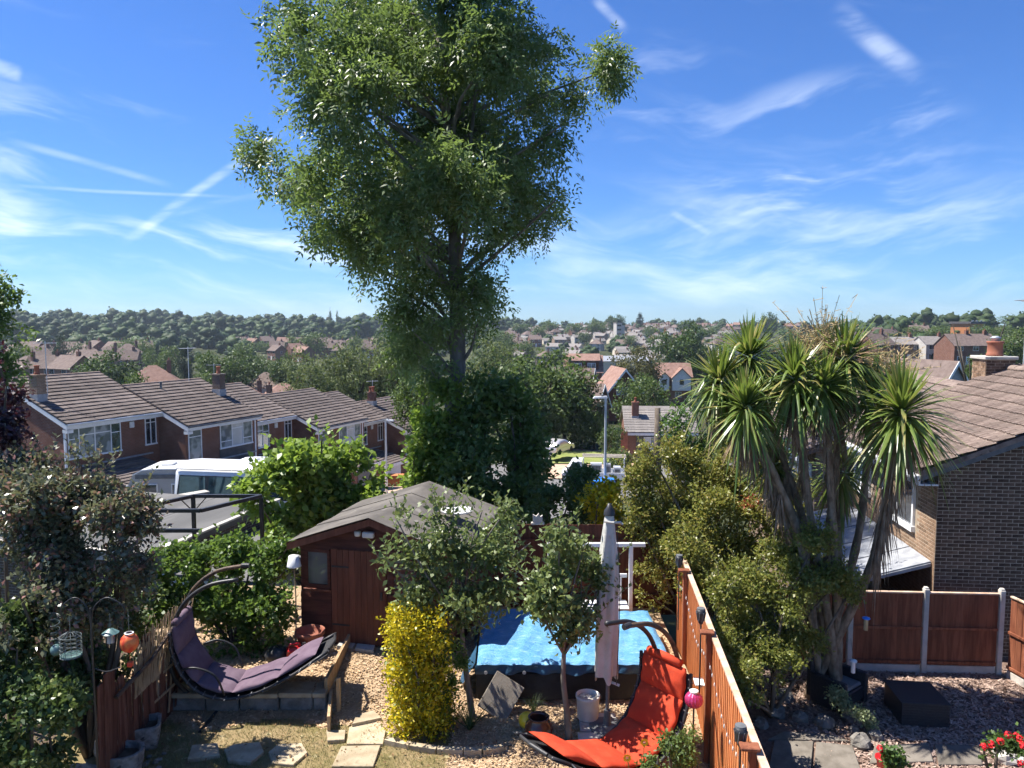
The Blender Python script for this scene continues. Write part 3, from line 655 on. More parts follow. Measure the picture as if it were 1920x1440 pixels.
    n = int((d + .25) / .38)
    for k in range(n):
        o = link('tile_course', LM[k % 3], pr); o.location = (x0, -d - .27 + k * .38 * math.cos(sl), zt - (d + .27) * math.tan(sl) + k * .38 * math.sin(sl)); o.rotation_euler = (sl, 0, 0)
    part('porch_fascia', MB().box(x0 - .12, x1 + .12, -d - .30, -d - .256, zt - (d + .28) * math.tan(sl) - .28, zt - (d + .28) * math.tan(sl) - .01), 'white_paint', t)
    part('porch_wall_plate', MB().box(x0 - .6, x1 + .9, -.09, -.007, zt + .02, zt + .10), 'lead', t)
    gd = part('garage_door', MB().box(x0 + .35, x0 + 2.6, -d - .03, -d - .002, -.2, 1.75), 'plastic_white' if kind == 'A' else 'plastic_grey', t)
    for k in range(4): part('panel', MB().box(x0 + .40, x0 + 2.55, -d - .045, -d - .031, -.15 + k * .47, .27 + k * .47), 'plastic_white' if kind == 'A' else 'plastic_grey', gd)
    return t
TA = math.atan2(.914, .407); TDIR = Vector((.407, .914, 0)); NDIR = Vector((.914, -.407, 0))
A0 = W(120, 795, 38.0); A0.z = A0.z + .06 - EAVE
LAB = ['nearest terraced house at far left, chimney on its roof and wide white window', 'second terraced house, stepped forward with grey panel under its window',
       'third terraced house with wide gridded window above the leafy maple', 'fourth terraced house, forward, white blinds behind lamp post column',
       'fifth terraced house, set back just right of the lamp post', 'farthest terraced house in the row, red chimney, partly behind the ash tree']
hp = {}
for i in range(6):
    kind = 'AB'[i % 2]; drop = (0, -.72, -1.5, -2.3, -3.1, -3.95)[i]
    p = A0 + TDIR * (i * HW) + NDIR * (2.0 if kind == 'B' else 0); p.z = A0.z + drop
    if kind not in hp:
        hp[kind] = t = terrace_house(kind, LAB[i]); t.location = p; t.rotation_euler = (0, 0, TA)
    else: t = dup(hp[kind], p, TA, LAB[i])
    hp[i] = t
def on_roof(y): return EAVE - .02 + (y + .3) * math.tan(PT)
chimney(hp[0], .3, 2.3, on_roof(2.2) - .1, on_roof(2.2) + 1.25)
chimney(hp[1], 5.2, 2.6, on_roof(2.6) - .1, on_roof(2.6) + 1.2, mat='brick_dark')
chimney(hp[5], 1.2, 4.0, on_roof(4.0) - .1, on_roof(4.0) + 1.0, mat='brick_red', pots=2)
part('vent_pipe', MB().tube([(1.9, 3.9, on_roof(3.9)), (1.9, 3.9, on_roof(3.9) + .45)], .07, 8), 'plastic_grey', hp[1])
def aerial(x, y, z, h, label, yaw=0.3, dish=False):
    t = thing('tv_aerial', label, 'aerial', (x, y, z), yaw)
    part('mast', MB().tube([(0, 0, 0), (0, 0, h)], .022, 6), 'steel_galv', t)
    part('boom', MB().tube([(-.55, 0, h - .1), (.55, 0, h - .1)], .014, 6), 'steel_galv', t)
    for k in range(7): part('element', MB().tube([(-.5 + k * .16, -.2, h - .085), (-.5 + k * .16, .2, h - .085)], .008, 5), 'steel_galv', t)
    return t
def roof_pt(i, x, y):
    p = hp[i].location; d = TDIR * x - NDIR * y; return (p[0] + d.x, p[1] + d.y, p[2] + on_roof(y))
aerial(*roof_pt(0, .95, 2.5), 2.9, 'tall thin TV aerial beside the nearest terrace chimney')
aerial(*roof_pt(1, 4.6, 4.5), 2.2, 'TV aerial on the second terraced roof ridge', .9)
aerial(*roof_pt(5, 1.9, 4.4), 1.9, 'TV aerial beside the farthest terrace chimney', .5)
# side garage against the first gable
t = thing('side_garage', 'low lean-to garage with lichen-spotted brown tiles beside first terraced house', 'garage', A0, TA)
gp = R(13); part('wall', MB().box(-4.6, -.15, .8, 7.2, -1.5, 1.9), 'brick_red', t)
rf = part('roof', MB().prism([(.55, 1.86), (.55, 1.95), (7.3, 1.95 + 6.75 * math.tan(gp)), (7.3, 1.86 + 6.75 * math.tan(gp))], -4.7, -.12, 'x'), 'tile_brown', t)
GM = [course_mesh(-4.72, -.12, .42, .05, 'tile_brown', k + 20) for k in range(3)]
for k in range(16):
    o = link('tile_course', GM[k % 3], rf); o.location = (0, .5 + k * .42 * math.cos(gp), 1.95 + k * .42 * math.sin(gp)); o.rotation_euler = (gp, 0, 0)
part('fascia', MB().box(-4.7, -.12, .49, .54, 1.68, 1.93), 'white_paint', t)

# ------------------------------------------------------------------ flat-roofed garages, gazebo frame
GY = R(90 - 14)
c0 = G(486, 952, .3)
t = thing('flat_roof_garage', 'grey felt flat-roofed garage beyond the black frame', 'garage', (c0.x, c0.y, 0), R(-14))
part('wall', MB().box(-6.2, -.05, -4.6, .9, -3.2, .13), 'brick_dark', t)
rf = part('roof', MB().box(-6.3, .05, -4.75, 1.0, .14, .29), 'flat_roof_felt', t)
for k in range(6): part('felt_strip', MB().box(-6.28 + k * 1.05, -5.24 + k * 1.05, -4.73, .98, .2905 + .002 * (k % 2), .296 + .004 * (k % 2)), 'flat_roof_felt', rf)
part('kerb_trim', MB().bbox(-.02, .14, -4.76, 1.02, .30, .36, .01).bbox(-6.32, .14, -4.92, -4.77, .1, .36, .01), 'concrete', t)
t = thing('lower_garage', 'lower flat-roofed garage right of the felt roof, beside the maple', 'garage', (c0.x, c0.y, 0), R(-14))
part('wall', MB().box(.25, 2.9, -4.4, .6, -3.2, -.35), 'render_white', t)
part('roof', MB().box(.2, 3.0, -4.5, .7, -.345, -.25), 'flat_roof_felt', t)
p = W(314, 934, 24.5)
t = thing('garden_wall', 'short dark brick wall with stone coping in front of minibus', 'wall', (p.x, p.y, -3), R(48))
part('wall', MB().box(-1.3, 1.3, -.14, .14, 0, p.z + 2.95), 'brick_dark', t)
part('coping', MB().bbox(-1.35, 1.35, -.18, .18, p.z + 2.955, p.z + 3.03, .015), 'concrete', t)
zt = 2.26
q = [W(362, 932, 16.0), G(640, 938, zt), G(440, 988, zt - .0), G(283, 960, zt)]
bk = Vector((q[0].x, q[0].y, zt)); d1 = Vector((math.cos(R(-14)), math.sin(R(-14)), 0)); d1 = Vector((1, 0, 0)); d2 = Vector((-.78, -1.25, 0))
t = thing('gazebo_frame', 'bare black metal gazebo frame above the hedge', 'frame', (bk.x, bk.y, -.3))
def rel(v): return (v.x - bk.x, v.y - bk.y, v.z + .3)
def beam(a, b, s=.035):
    a, b = Vector(a), Vector(b); m = MB(); t_ = (b - a).normalized(); u = t_.cross(Vector((0, 0, 1))); u = u.normalized() if u.length > .01 else Vector((1, 0, 0)); w = u.cross(t_)
    return m.hexa([a - u * s - w * s, a + u * s - w * s, a + u * s + w * s, a - u * s + w * s, b - u * s - w * s, b + u * s - w * s, b + u * s + w * s, b - u * s + w * s])
corners = [bk, bk + d1 * 1.45, bk + d1 * 1.45 + d2, bk + d2]
for k, c in enumerate(corners):
    if k == 0 or k == 1: part('post', beam(rel(Vector((c.x, c.y, -.3))), rel(c - Vector((0, 0, .04)))), 'steel_black', t)
for k in range(4): part('top_rail', beam(rel(corners[k]), rel(corners[(k + 1) % 4])), 'steel_black', t)
lo = Vector((0, 0, .40)); part('lower_rail', beam(rel(corners[3] - lo), rel(corners[2] - lo)), 'steel_black', t)
for s in (-1, 1): part('brace', MB().tube([rel(bk - Vector((0, 0, .34))), rel(bk + (d1 if s > 0 else d2.normalized()) * .28 - Vector((0, 0, .03)))], .012, 6), 'steel_black', t)

# ------------------------------------------------------------------ vehicles
def wheel(t, x, y, z, r, w=.2):
    def lay(pr):
        m = MB().lathe(pr, 22); m.v = [(a + x, c + y, b + z) for a, b, c in m.v]; return m
    wh = part('wheel', lay([(r * .62, -w / 2), (r * .93, -w / 2), (r, -w * .3), (r, w * .3), (r * .93, w / 2), (r * .62, w / 2)]), 'tyre', t, True)
    part('rim', lay([(.02, -w * .36), (r * .6, -w * .42), (r * .6, w * .42), (.02, w * .36)]), 'steel_galv', wh)
    return wh
def minibus():
    p = W(316, 945, 31.0); z0 = H(p.x, p.y) + .13
    zroof = W(380, 866, 31.0).z
    t = thing('minibus', 'white minibus with dark side windows parked behind the garage', 'minibus', (p.x + .75, p.y, zroof - 2.55), R(-9))
    L, Wd = 6.2, 2.0
    # body section swept along x, rear end square and the nose falling away
    sec = [(-1.0, .38), (-1.02, .9), (-1.0, 1.35), (-.90, 2.2), (-.84, 2.42), (-.62, 2.6), (0, 2.68), (.62, 2.6), (.84, 2.42), (.90, 2.2), (1.0, 1.35), (1.02, .9), (1.0, .38)]
    m = MB(); xs = [(0, .96, .94), (.08, 1, .985), (.35, 1, 1), (4.3, 1, 1), (4.9, .99, .985), (5.35, .97, .80), (5.9, .95, .50), (6.15, .90, .44)]
    for x, sy, sz in xs:
        for y, z in sec: m.v.append((x + (.10 * (z / 2.7) if x < .3 else 0), y * sy, .38 + (z - .38) * sz if z > 1.2 or sz > .6 else z))
    n = len(sec)
    for i in range(len(xs) - 1):
        for j in range(n - 1): m.f.append((i * n + j, i * n + j + 1, (i + 1) * n + j + 1, (i + 1) * n + j))
        m.f.append((i * n + n - 1, i * n, (i + 1) * n, (i + 1) * n + n - 1))
    m.f.append(tuple(range(n))); m.f.append(tuple(range((len(xs) - 1) * n, len(xs) * n))[::-1])
    part('body', m, 'van_white', t, True)
    def yy(z): return 1.0 - (z - 1.35) * (.10 / .85)
    for a, b in ((.30, 1.45), (1.55, 2.75), (2.85, 4.0), (4.1, 4.9)):
        g = MB(); z1, z2 = 1.38, 2.16
        g.hexa([(a, -yy(z1) - .012, z1), (b, -yy(z1) - .012, z1), (b, -yy(z1) + .03, z1), (a, -yy(z1) + .03, z1), (a + .04, -yy(z2) - .012, z2), (b - .03, -yy(z2) - .012, z2), (b, -yy(z2) + .03, z2), (a, -yy(z2) + .03, z2)])
        part('side_window', g, 'glass_teal', t)
    part('window_band', MB().hexa([(.2, -yy(1.33) - .006, 1.33), (5.0, -yy(1.33) - .006, 1.33), (5.0, -yy(1.33) + .03, 1.33), (.2, -yy(1.33) + .03, 1.33), (.3, -yy(2.2) - .006, 2.2), (4.95, -yy(2.2) - .006, 2.2), (4.95, -yy(2.2) + .03, 2.2), (.3, -yy(2.2) + .03, 2.2)]), 'plastic_black', t)
    part('rear_window', MB().hexa([(-.01, -.8, 1.45), (.06, -.8, 1.45), (.06, .8, 1.45), (-.01, .8, 1.45), (.045, -.74, 2.15), (.12, -.74, 2.15), (.12, .74, 2.15), (.045, .74, 2.15)]), 'glass_dark', t)
    part('drip_rail', MB().tube([(.15, -.87, 2.44), (4.9, -.87, 2.44)], .018, 6), 'plastic_grey', t)
    part('side_trim', MB().box(.3, 5.0, -1.045, -1.0, .86, .98), 'plastic_grey', t)
    for x in (1.2, 5.0):
        for y in (-.85, .85): wheel(t, x, y, .36, .36)
    for y in (-.86, .72): part('tail_light', MB().bbox(-.035, .02, y, y + .14, 1.0, 1.3, .012), 'plastic_red', t)
minibus()
def caravan(name, px0, px1, Y, pyroof, L, label, rz):
    p = W(px0, pyroof, Y); h = 2.55
    t = thing(name, label, 'caravan', (p.x, p.y, p.z - h - .25), rz)
    sec = [(.1, .45), (-.05, .9), (0, 1.5), (.35, 2.3), (.75, 2.5), (1.2, 2.55), (L - 1.0, 2.55), (L - .45, 2.45), (L - .1, 1.9), (L, 1.1), (L - .12, .45)]
    part('body', MB().prism(sec, 0, 2.2, 'y'), 'caravan_grey', t)
    part('roof', MB().prism([(.37, 2.32), (.77, 2.52), (1.2, 2.57), (L - 1.0, 2.57), (L - .45, 2.47), (L - .45, 2.53), (L - 1, 2.63), (1.2, 2.63), (.75, 2.58), (.34, 2.37)], -.02, 2.22, 'y'), 'van_white', t)
    part('awning_rail', MB().box(.5, L - .5, -.05, -.004, 2.18, 2.36), 'plastic_grey', t)
    for a, b in ((.35, 1.5), (2.1, 3.1), (3.6, 4.4)):
        w = part('window', MB().bbox(a, b, -.045, -.004, 1.25, 1.95, .02), 'plastic_white', t); part('pane', MB().bbox(a + .06, b - .06, -.06, -.046, 1.31, 1.89, .006), 'glass_dark', w)
    for x in (1.3, L - 1.6): part('roof_vent', MB().bbox(x, x + .6, .8, 1.4, 2.632, 2.74, .04), 'plastic_white', t)
    for y in (.2, 2.0): wheel(t, L * .55, y, .32, .32)
caravan('caravan', 232, 315, 34.5, 873, 5.4, 'grey caravan with white roof and dark window left of the minibus', R(3))
caravan('motorhome', 396, 470, 37.0, 864, 5.6, 'white-roofed motorhome mostly hidden behind the minibus', R(-4))
c = W(1032, 848, 80); zc = H(c.x, c.y) + .3
t = thing('parked_car', 'small silver hatchback parked in tree shade by the turning', 'car', (c.x + .9, c.y, c.z - .02), R(-122))
sec = [(-1.95, .28), (-1.98, .62), (-1.75, .80), (-.95, .92), (-.25, 1.42), (.25, 1.52), (1.2, 1.47), (1.75, 1.05), (1.95, .9), (1.95, .28)]
m = MB(); k = len(sec)
for y, sz in ((-.82, .0), (-.86, .25), (-.86, .5), (-.62, 1), (.62, 1), (.86, .5), (.86, .25), (.82, .0)):
    for x, z in sec: m.v.append((x * (1 if sz > 0 else .985), y if z < .95 or sz == 1 else y, .28 + (z - .28) * (1 if sz == 1 else (.93 if z < .95 else .93 if sz >= .5 else (.62 if sz else .5)))))
for i in range(7):
    for j in range(k - 1): m.f.append((i * k + j, (i + 1) * k + j, (i + 1) * k + j + 1, i * k + j + 1))
m.f += [tuple(range(k)), tuple(range(7 * k, 8 * k))[::-1]]
part('body', m, 'car_silver', t, True)
part('windscreen', MB().hexa([(-.93, -.6, .97), (-.93, .6, .97), (-.87, .6, .95), (-.87, -.6, .95), (-.30, -.55, 1.43), (-.30, .55, 1.43), (-.24, .55, 1.40), (-.24, -.55, 1.40)]), 'glass_dark', t)
for s in (-1, 1):
    part('side_window', MB().hexa([(-.7, s * .80, .98), (1.5, s * .80, .98), (1.5, s * .70, .98), (-.7, s * .70, .98), (-.2, s * .66, 1.40), (1.1, s * .66, 1.40), (1.1, s * .58, 1.40), (-.2, s * .58, 1.40)]), 'glass_dark', t)
    part('headlight', MB().bbox(-1.97, -1.8, s * .62 - .16, s * .62 + .16, .62, .77, .03), 'plastic_white', t)
    part('wing_mirror', MB().bbox(-.75, -.6, s * .95 - .09, s * .95 + .09, .95, 1.08, .03), 'car_silver', t)
    for x in (-1.25, 1.25): wheel(t, x, s * .76, .3, .3, .18)
part('bumper', MB().bbox(-2.03, -1.9, -.75, .75, .3, .52, .03), 'plastic_black', t)
# the works van with a rack and the blue trailer with lettering, mostly behind the shrubs
p = W(1100, 872, 60)
t = thing('works_van', 'white flatbed works van with rack and tools near the turning', 'van', (p.x, p.y, p.z - 1.55), R(-6))
part('bed', MB().bbox(-.3, 3.0, -.95, .95, .55, .75, .02).bbox(-.3, 3.0, -.97, -.92, .75, 1.15, .01).bbox(-.3, 3.0, .92, .97, .75, 1.15, .01), 'van_white', t)
part('cab', MB().prism([(-1.9, .45), (-1.95, 1.0), (-1.6, 1.2), (-1.1, 1.95), (-.35, 2.0), (-.35, .45)], -.95, .95, 'y'), 'van_white', t)
part('cab_window', MB().prism([(-1.5, 1.24), (-1.1, 1.85), (-.6, 1.87), (-.6, 1.24)], -.962, -.951, 'y'), 'glass_dark', t)
for x in (-.25, 1.35, 2.95): part('rack_hoop', MB().tube([(x, -.93, .76), (x, -.93, 2.25), (x, .93, 2.25), (x, .93, .76)], .03, 6), 'white_paint', t)
for y in (-.6, 0, .55): part('plank', MB().box(-.35, 3.1, y, y + .28, 2.283, 2.33), 'wood_grey', t)
for k, (x, w, h, mt) in enumerate(((.3, .9, 1.05, 'plastic_white'), (1.35, .55, 1.0, 'caravan_grey'), (2.1, .6, .8, 'plastic_white'))):
    b = part('crate', MB().bbox(x, x + w, -.75, .1, .752, .752 + h, .02), mt, t); part('crate_panel', MB().bbox(x + .1, x + w - .1, -.77, -.751, .95, .6 + h, .008), 'plastic_grey', b)
part('gas_bottle', MB().lathe([(.12, 0), (.16, .06), (.16, .6), (.08, .75), (.05, .85)], 12, (-.05, -.6, .752)), 'plastic_red', t, True)
for x in (-1.2, 2.2):
    for y in (-.85, .85): wheel(t, x, y, .36, .36)
p = W(1094, 905, 40)
t = thing('blue_trailer', 'bright blue trailer with white lettering half hidden behind shrubs', 'trailer', (p.x + .3, p.y, p.z - 1.6), R(-10))
part('body', MB().prism([(-.9, .5), (-.95, 1.35), (-.6, 1.85), (1.3, 1.75), (1.45, 1.3), (1.45, .5)], -.7, .7, 'y'), 'blue_vinyl', t)
for y in (-.66, .66): wheel(t, .3, y, .3, .3)
fc = bpy.data.curves.new('lettering', 'FONT'); fc.body = 'TROW'; fc.size = .52; fc.extrude = .004
fo = bpy.data.objects.new('lettering_curve', fc); COL.objects.link(fo); dg = bpy.context.evaluated_depsgraph_get(); me = bpy.data.meshes.new_from_object(fo.evaluated_get(dg)); bpy.data.objects.remove(fo)
me.materials.clear(); me.materials.append(M['white_paint']); lo_ = link('lettering', me, t, (-.62, -.708, 1.28)); lo_.rotation_euler = (R(90), 0, 0); lo_['label'] = 'white letters TROW'

# ------------------------------------------------------------------ street furniture
def street_lamp(px, pytop, Y, zb, label, arm=-1, ln=.75, head=.34):
    p = W(px, pytop, Y); h = p.z - zb
    t = thing('street_lamp', label, 'street lamp', (p.x, p.y, zb), 0, 'slim grey street lamps')
    part('column', MB().tube([(0, 0, 0), (0, 0, h * .3), (0, 0, h * .31), (0, 0, h)], [.10, .10, .075, .06], 10), 'steel_galv', t)
    part('lamp_head', MB().hexa([(arm * ln, -.14, h - .02), (.1, -.10, h - .02), (.1, .10, h - .02), (arm * ln, .14, h - .02), (arm * ln * .9, -.1, h + .07), (.06, -.07, h + .10), (.06, .07, h + .10), (arm * ln * .9, .1, h + .07)]), 'plastic_white', t)
    part('photocell', MB().lathe([(.05, 0), (.05, .08), (.03, .11)], 10, (arm * .2, 0, h + .08)), 'plastic_grey', t)
lz = H(W(1135, 745, 40).x, 40)
street_lamp(1136, 746, 40, lz, 'grey street lamp rising directly above the closed parasol', -1, .68)
street_lamp(723, 789, 52, H(W(723, 789, 52).x, 52) + .1, 'grey street lamp in front of the fourth and fifth terraced houses', 1, .55)
p = G(747, 892, -8.3); p = W(747, 888, 66)
t = single('planter_box', MB().bbox(-.75, .75, -.35, .35, 0, .14, .02).bbox(-.70, .70, -.30, .30, .142, .75, .02).bbox(-.8, .8, -.4, .4, .752, .9, .03), 'orange_brick', 'orange brick planter with slab top outside the last terraced house', 'planter', (W(738, 888, 58.6).x, 58.6, H(W(738, 888, 58.6).x, 58.6) + .2))
p = W(759, 909, 58)
t = thing('wheelie_bin', 'black wheelie bin standing on the tan paved drive', 'bin', (p.x, p.y, p.z - .6), R(15))
part('body', MB().hexa([(-.24, -.27, .08), (.24, -.27, .08), (.24, .27, .08), (-.24, .27, .08), (-.29, -.35, .98), (.29, -.35, .98), (.29, .33, .98), (-.29, .33, .98)]), 'bin_black', t)
part('lid', MB().prism([(-.38, .985), (.36, .985), (.36, 1.03), (0, 1.10), (-.36, 1.06)], -.31, .31, 'x'), 'bin_black', t)
for s in (-1, 1):
    m = MB().lathe([(.1, -.03), (.1, .03)], 14); m.v = [(b + s * .27, a + .28, c + .1) if 0 else (c + s * .27, a + .26, b + .1) for a, b, c in m.v]; part('wheel', m, 'tyre', t)
# ------------------------------------------------------------------ the brick house on the right: gable towards us, roof falling to the left
NX, NY, NYAW = 8.62, 15.2, R(-5.6)
NP, EZ, SPAN, NL, FLOOR = math.atan(.392), 3.06, 4.0, 5.2, -2.2
SLP = .392
t = thing('brick_house', 'dark brick house at right edge with tiled roof and red chimney pot', 'house', (NX, NY, 0), NYAW)
wl = part('wall', MB().prism([(0, FLOOR), (2 * SPAN, FLOOR), (2 * SPAN, EZ - .02), (SPAN, EZ + SPAN * SLP - .02), (0, EZ - .02)], .001, NL, 'y'), 'mortar', t)
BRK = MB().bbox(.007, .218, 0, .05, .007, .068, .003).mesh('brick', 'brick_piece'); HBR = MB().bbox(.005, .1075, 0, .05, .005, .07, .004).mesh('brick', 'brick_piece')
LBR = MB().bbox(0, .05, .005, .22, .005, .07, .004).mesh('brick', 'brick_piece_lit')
cand, rest = [], MB()
z = -1.0; row = 0
while z < EZ + SPAN * SLP:
    x = -.1125 if row % 2 else 0.0
    while x < 2 * SPAN:
        if x < 0: w = .1025; xx = 0.0; half = True
        else: w = .215; xx = x; half = False
        top = EZ + min(xx + w, xx, key=lambda q: q if q < SPAN else 2 * SPAN - q) * SLP if xx + w < SPAN else EZ + (2 * SPAN - xx - w) * SLP
        if xx + w <= 2 * SPAN and z + .075 < top + .02: cand.append((xx, z, half))
        x += .225
    z += .075; row += 1
near = [c for c in cand if c[0] < 2.15 and c[1] > .72]; near.sort(key=lambda c: c[0] + max(0, 1.0 - c[1]) * .4); near = set(near[:300])
for xx, z, half in cand:
    if (xx, z, half) in near:
        o = link('brick', HBR if half else BRK, wl); o.location = (xx, random.uniform(-.004, -.001), z)
    else: rest.box(xx + .007, xx + (.1055 if half else .218), -.003, .02, z + .007, z + .068)
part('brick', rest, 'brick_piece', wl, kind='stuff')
# left front: bricks laid the same way, with the window openings left free
WINS = [(1.0, 2.75, 1.45, 2.68), (3.6, 4.7, 1.6, 2.68)]
side = MB(); z = -.4; row = 0; lst = []
while z < EZ - .35:
    y = -.1125 if row % 2 else 0.0
    while y < NL - .2:
        y0, y1 = max(y, .0) + .005, y + .22
        if not any(y1 > a - .02 and y0 < b + .02 and z + .07 > c - .03 and z < d + .02 for a, b, c, d in WINS): lst.append((y0, y1, z))
        y += .225
    z += .075; row += 1
lst.sort(key=lambda q: q[0]); k = 0
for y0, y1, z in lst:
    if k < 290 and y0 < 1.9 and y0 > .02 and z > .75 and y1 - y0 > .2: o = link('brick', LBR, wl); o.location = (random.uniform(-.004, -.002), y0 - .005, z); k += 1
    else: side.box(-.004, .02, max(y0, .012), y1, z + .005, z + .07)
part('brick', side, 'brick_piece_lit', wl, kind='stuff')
rf = part('roof', MB().prism([(-.38, EZ - .19), (SPAN, EZ + SPAN * SLP + .0), (2 * SPAN + .38, EZ - .19), (2 * SPAN + .38, EZ - .08), (SPAN, EZ + SPAN * SLP + .10), (-.38, EZ - .08)], -.14, NL + .02, 'y'), 'tile_near', t)
TW, TG = .33, .385
def tile_mesh(seed):                                           # a double-roll concrete tile, x up the slope, y along the course
    m = MB(); rr = random.Random(seed); n = 8; top = []; e = rr.uniform(-.01, .01)
    for xx, lift in ((e, .062), (TG + .05, .022)):
        for j in range(n + 1):
            u = j / n; h = .020 * max(0, math.sin(u * 4 * math.pi)) ** .8 if u < .98 else 0
            m.v.append((xx, u * (TW - .006), lift + h))
    m.f += [(j, j + n + 1, j + n + 2, j + 1) for j in range(n)]
    b0 = len(m.v)
    for j in range(n + 1): m.v.append((e, j / n * (TW - .006), .0))
    m.f += [(j + 1, b0 + j + 1, b0 + j, j) for j in range(n)]
    return m.mesh('tile', 'tile_near')
TM = [tile_mesh(k) for k in range(4)]
ncourse = int((SPAN + .42) / math.cos(NP) / TG) + 1; ntile = int((NL + .16) / TW) + 1
for i in range(ncourse):
    for j in range(ntile):
        o = link('tile', random.choice(TM), rf); s = i * TG
        o.location = (-.43 + s * math.cos(NP), -.15 + j * TW - (.0 if i % 2 else .0), EZ - .43 * SLP + .09 + s * math.sin(NP)); o.rotation_euler = (random.uniform(-.012, .012), -NP, 0)
for j in range(int(NL / .45) + 1):
    y = -.15 + j * .45; m = MB(); n = 8
    for yy in (y, y + .445):
        for q in range(n + 1):
            a = math.pi * q / n; m.v.append((SPAN - .15 * math.cos(a), yy, EZ + SPAN * SLP + .10 + .10 * math.sin(a) + (.01 if yy == y else 0)))
    m.f += [(q, q + 1, n + 2 + q, n + 1 + q) for q in range(n)]
    part('ridge_tile', m, 'ridge_tile', rf, True)
bb = MB()                                                     # dark verge board along the gable
bb.hexa([(-.40, -.12, EZ - .30), (SPAN, -.12, EZ + SPAN * SLP - .12), (SPAN, -.012, EZ + SPAN * SLP - .12), (-.40, -.012, EZ - .30),
         (-.40, -.12, EZ - .19), (SPAN, -.12, EZ + SPAN * SLP - .002), (SPAN, -.012, EZ + SPAN * SLP - .002), (-.40, -.012, EZ - .19)])
part('verge_board', bb, 'plastic_grey', t)
part('fascia', MB().box(-.40, -.365, -.05, NL, EZ - .40, EZ - .185), 'white_upvc', t)
part('soffit', MB().box(-.364, -.016, -.05, NL, EZ - .40, EZ - .37), 'white_upvc', t)
part('gutter', MB().tube([(-.46, -.1, EZ - .24), (-.46, NL, EZ - .24)], .055, 8), 'white_upvc', t)
for a, b, c, d in WINS:
    fw = .075; f = MB().box(-.06, .0, a, b, d - fw, d).box(-.09, .0, a - .03, b + .03, c - .02, c + fw + .02).box(-.055, 0, a, a + fw, c + fw + .02, d - fw).box(-.055, 0, b - fw, b, c + fw + .02, d - fw).box(-.05, 0, (a + b) / 2 - .05, (a + b) / 2 + .05, c + fw + .02, d - fw)
    w = part('window', f, 'white_upvc', t); part('pane', MB().box(-.03, -.015, a + .03, (a + b) / 2 - .03, c + .05, d - .03), 'glass_dark', w); part('pane', MB().box(-.03, -.015, (a + b) / 2 + .03, b - .03, c + .05, d - .03), 'glass_curtain', w)
# chimney at the far gable
cx, cy, cz = SPAN - .28, NL + .2, EZ + (SPAN - .95) * SLP - .46
ch = part('chimney', MB().box(cx - .36, cx + .36, cy - .22, cy + .5, cz, cz + 1.16), 'mortar', t)
br = MB(); zz, rw = cz + .1, 0
for kz in range(14):
    for side_ in ('front', 'left'):
        u = -.1 if kz % 2 else 0
        while u < .70:
            a, b_ = max(u, 0) + .004, min(u + .215, .72) - .004
            if b_ - a > .05:
                o = None
                if side_ == 'front': mm = MB().box(cx - .36 + a, cx - .36 + b_, cy - .232, cy - .20, zz + .004, zz + .068)
                else: mm = MB().box(cx - .372, cx - .34, cy - .22 + a, cy - .22 + b_, zz + .004, zz + .068)
                part('brick', mm, 'brick_piece' if side_ == 'front' else 'brick_piece_lit', ch)
            u += .225
    zz += .075
part('cap_slab', MB().bbox(cx - .42, cx + .42, cy - .27, cy + .55, cz + 1.162, cz + 1.25, .015), 'concrete', ch)
part('chimney_pot', MB().lathe([(.20, 0), (.21, .04), (.185, .08), (.18, .32), (.205, .35), (.205, .39), (.15, .39)], 18, (cx, cy + .1, cz + 1.25)), 'terracotta', ch, True)
part('chimney_cowl', MB().lathe([(.10, .36), (.105, .46), (.135, .48), (.05, .53)], 14, (cx, cy + .1, cz + 1.25)), 'steel_galv', ch, True)
part('flashing', MB().prism([(cx - .42, cz + .05), (cx + .42, cz + .05 + .35), (cx + .42, cz + .58), (cx - .42, cz + .26)], cy - .26, cy - .233, 'y'), 'lead', ch)
p = Matrix.Rotation(NYAW, 3, 'Z') @ Vector((cx + .85, cy + .3, 0))
aerial(NX + p.x, NY + p.y, EZ + 1.3, 2.25, 'tall TV aerial mast beside the red chimney pot', 1.2)
# lean-to porch roof of grey sheets along the left front
pz, pd = 1.02, 1.5
pr = part('porch_roof', MB().prism([(-.02, pz), (-.02, pz - .07), (-pd, pz - .5), (-pd, pz - .43)], .1, NL + 3.5, 'y'), 'lead', t)
for k in range(8): part('roof_sheet', MB().hexa([(-pd - .02, .12 + k * 1.07, pz - .432), (-.02, .12 + k * 1.07, pz + .004), (-.02, 1.14 + k * 1.07, pz + .004), (-pd - .02, 1.14 + k * 1.07, pz - .432),
                                                (-pd - .02, .12 + k * 1.07, pz - .40), (-.02, .12 + k * 1.07, pz + .036), (-.02, 1.14 + k * 1.07, pz + .036), (-pd - .02, 1.14 + k * 1.07, pz - .40)]), 'cladding_grey' if 0 else 'lead', pr)
part('porch_frame', MB().box(-pd + .04, -pd + .1, .15, NL + 3.4, pz - .62, pz - .51).box(-pd + .04, -pd + .1, .15, .25, FLOOR, pz - .62).box(-pd + .04, -pd + .1, NL, NL + .1, FLOOR, pz - .62), 'white_upvc', t)
part('porch_glazing', MB().box(-pd + .06, -pd + .075, .26, NL - .01, FLOOR, pz - .63), 'glass_curtain', t)
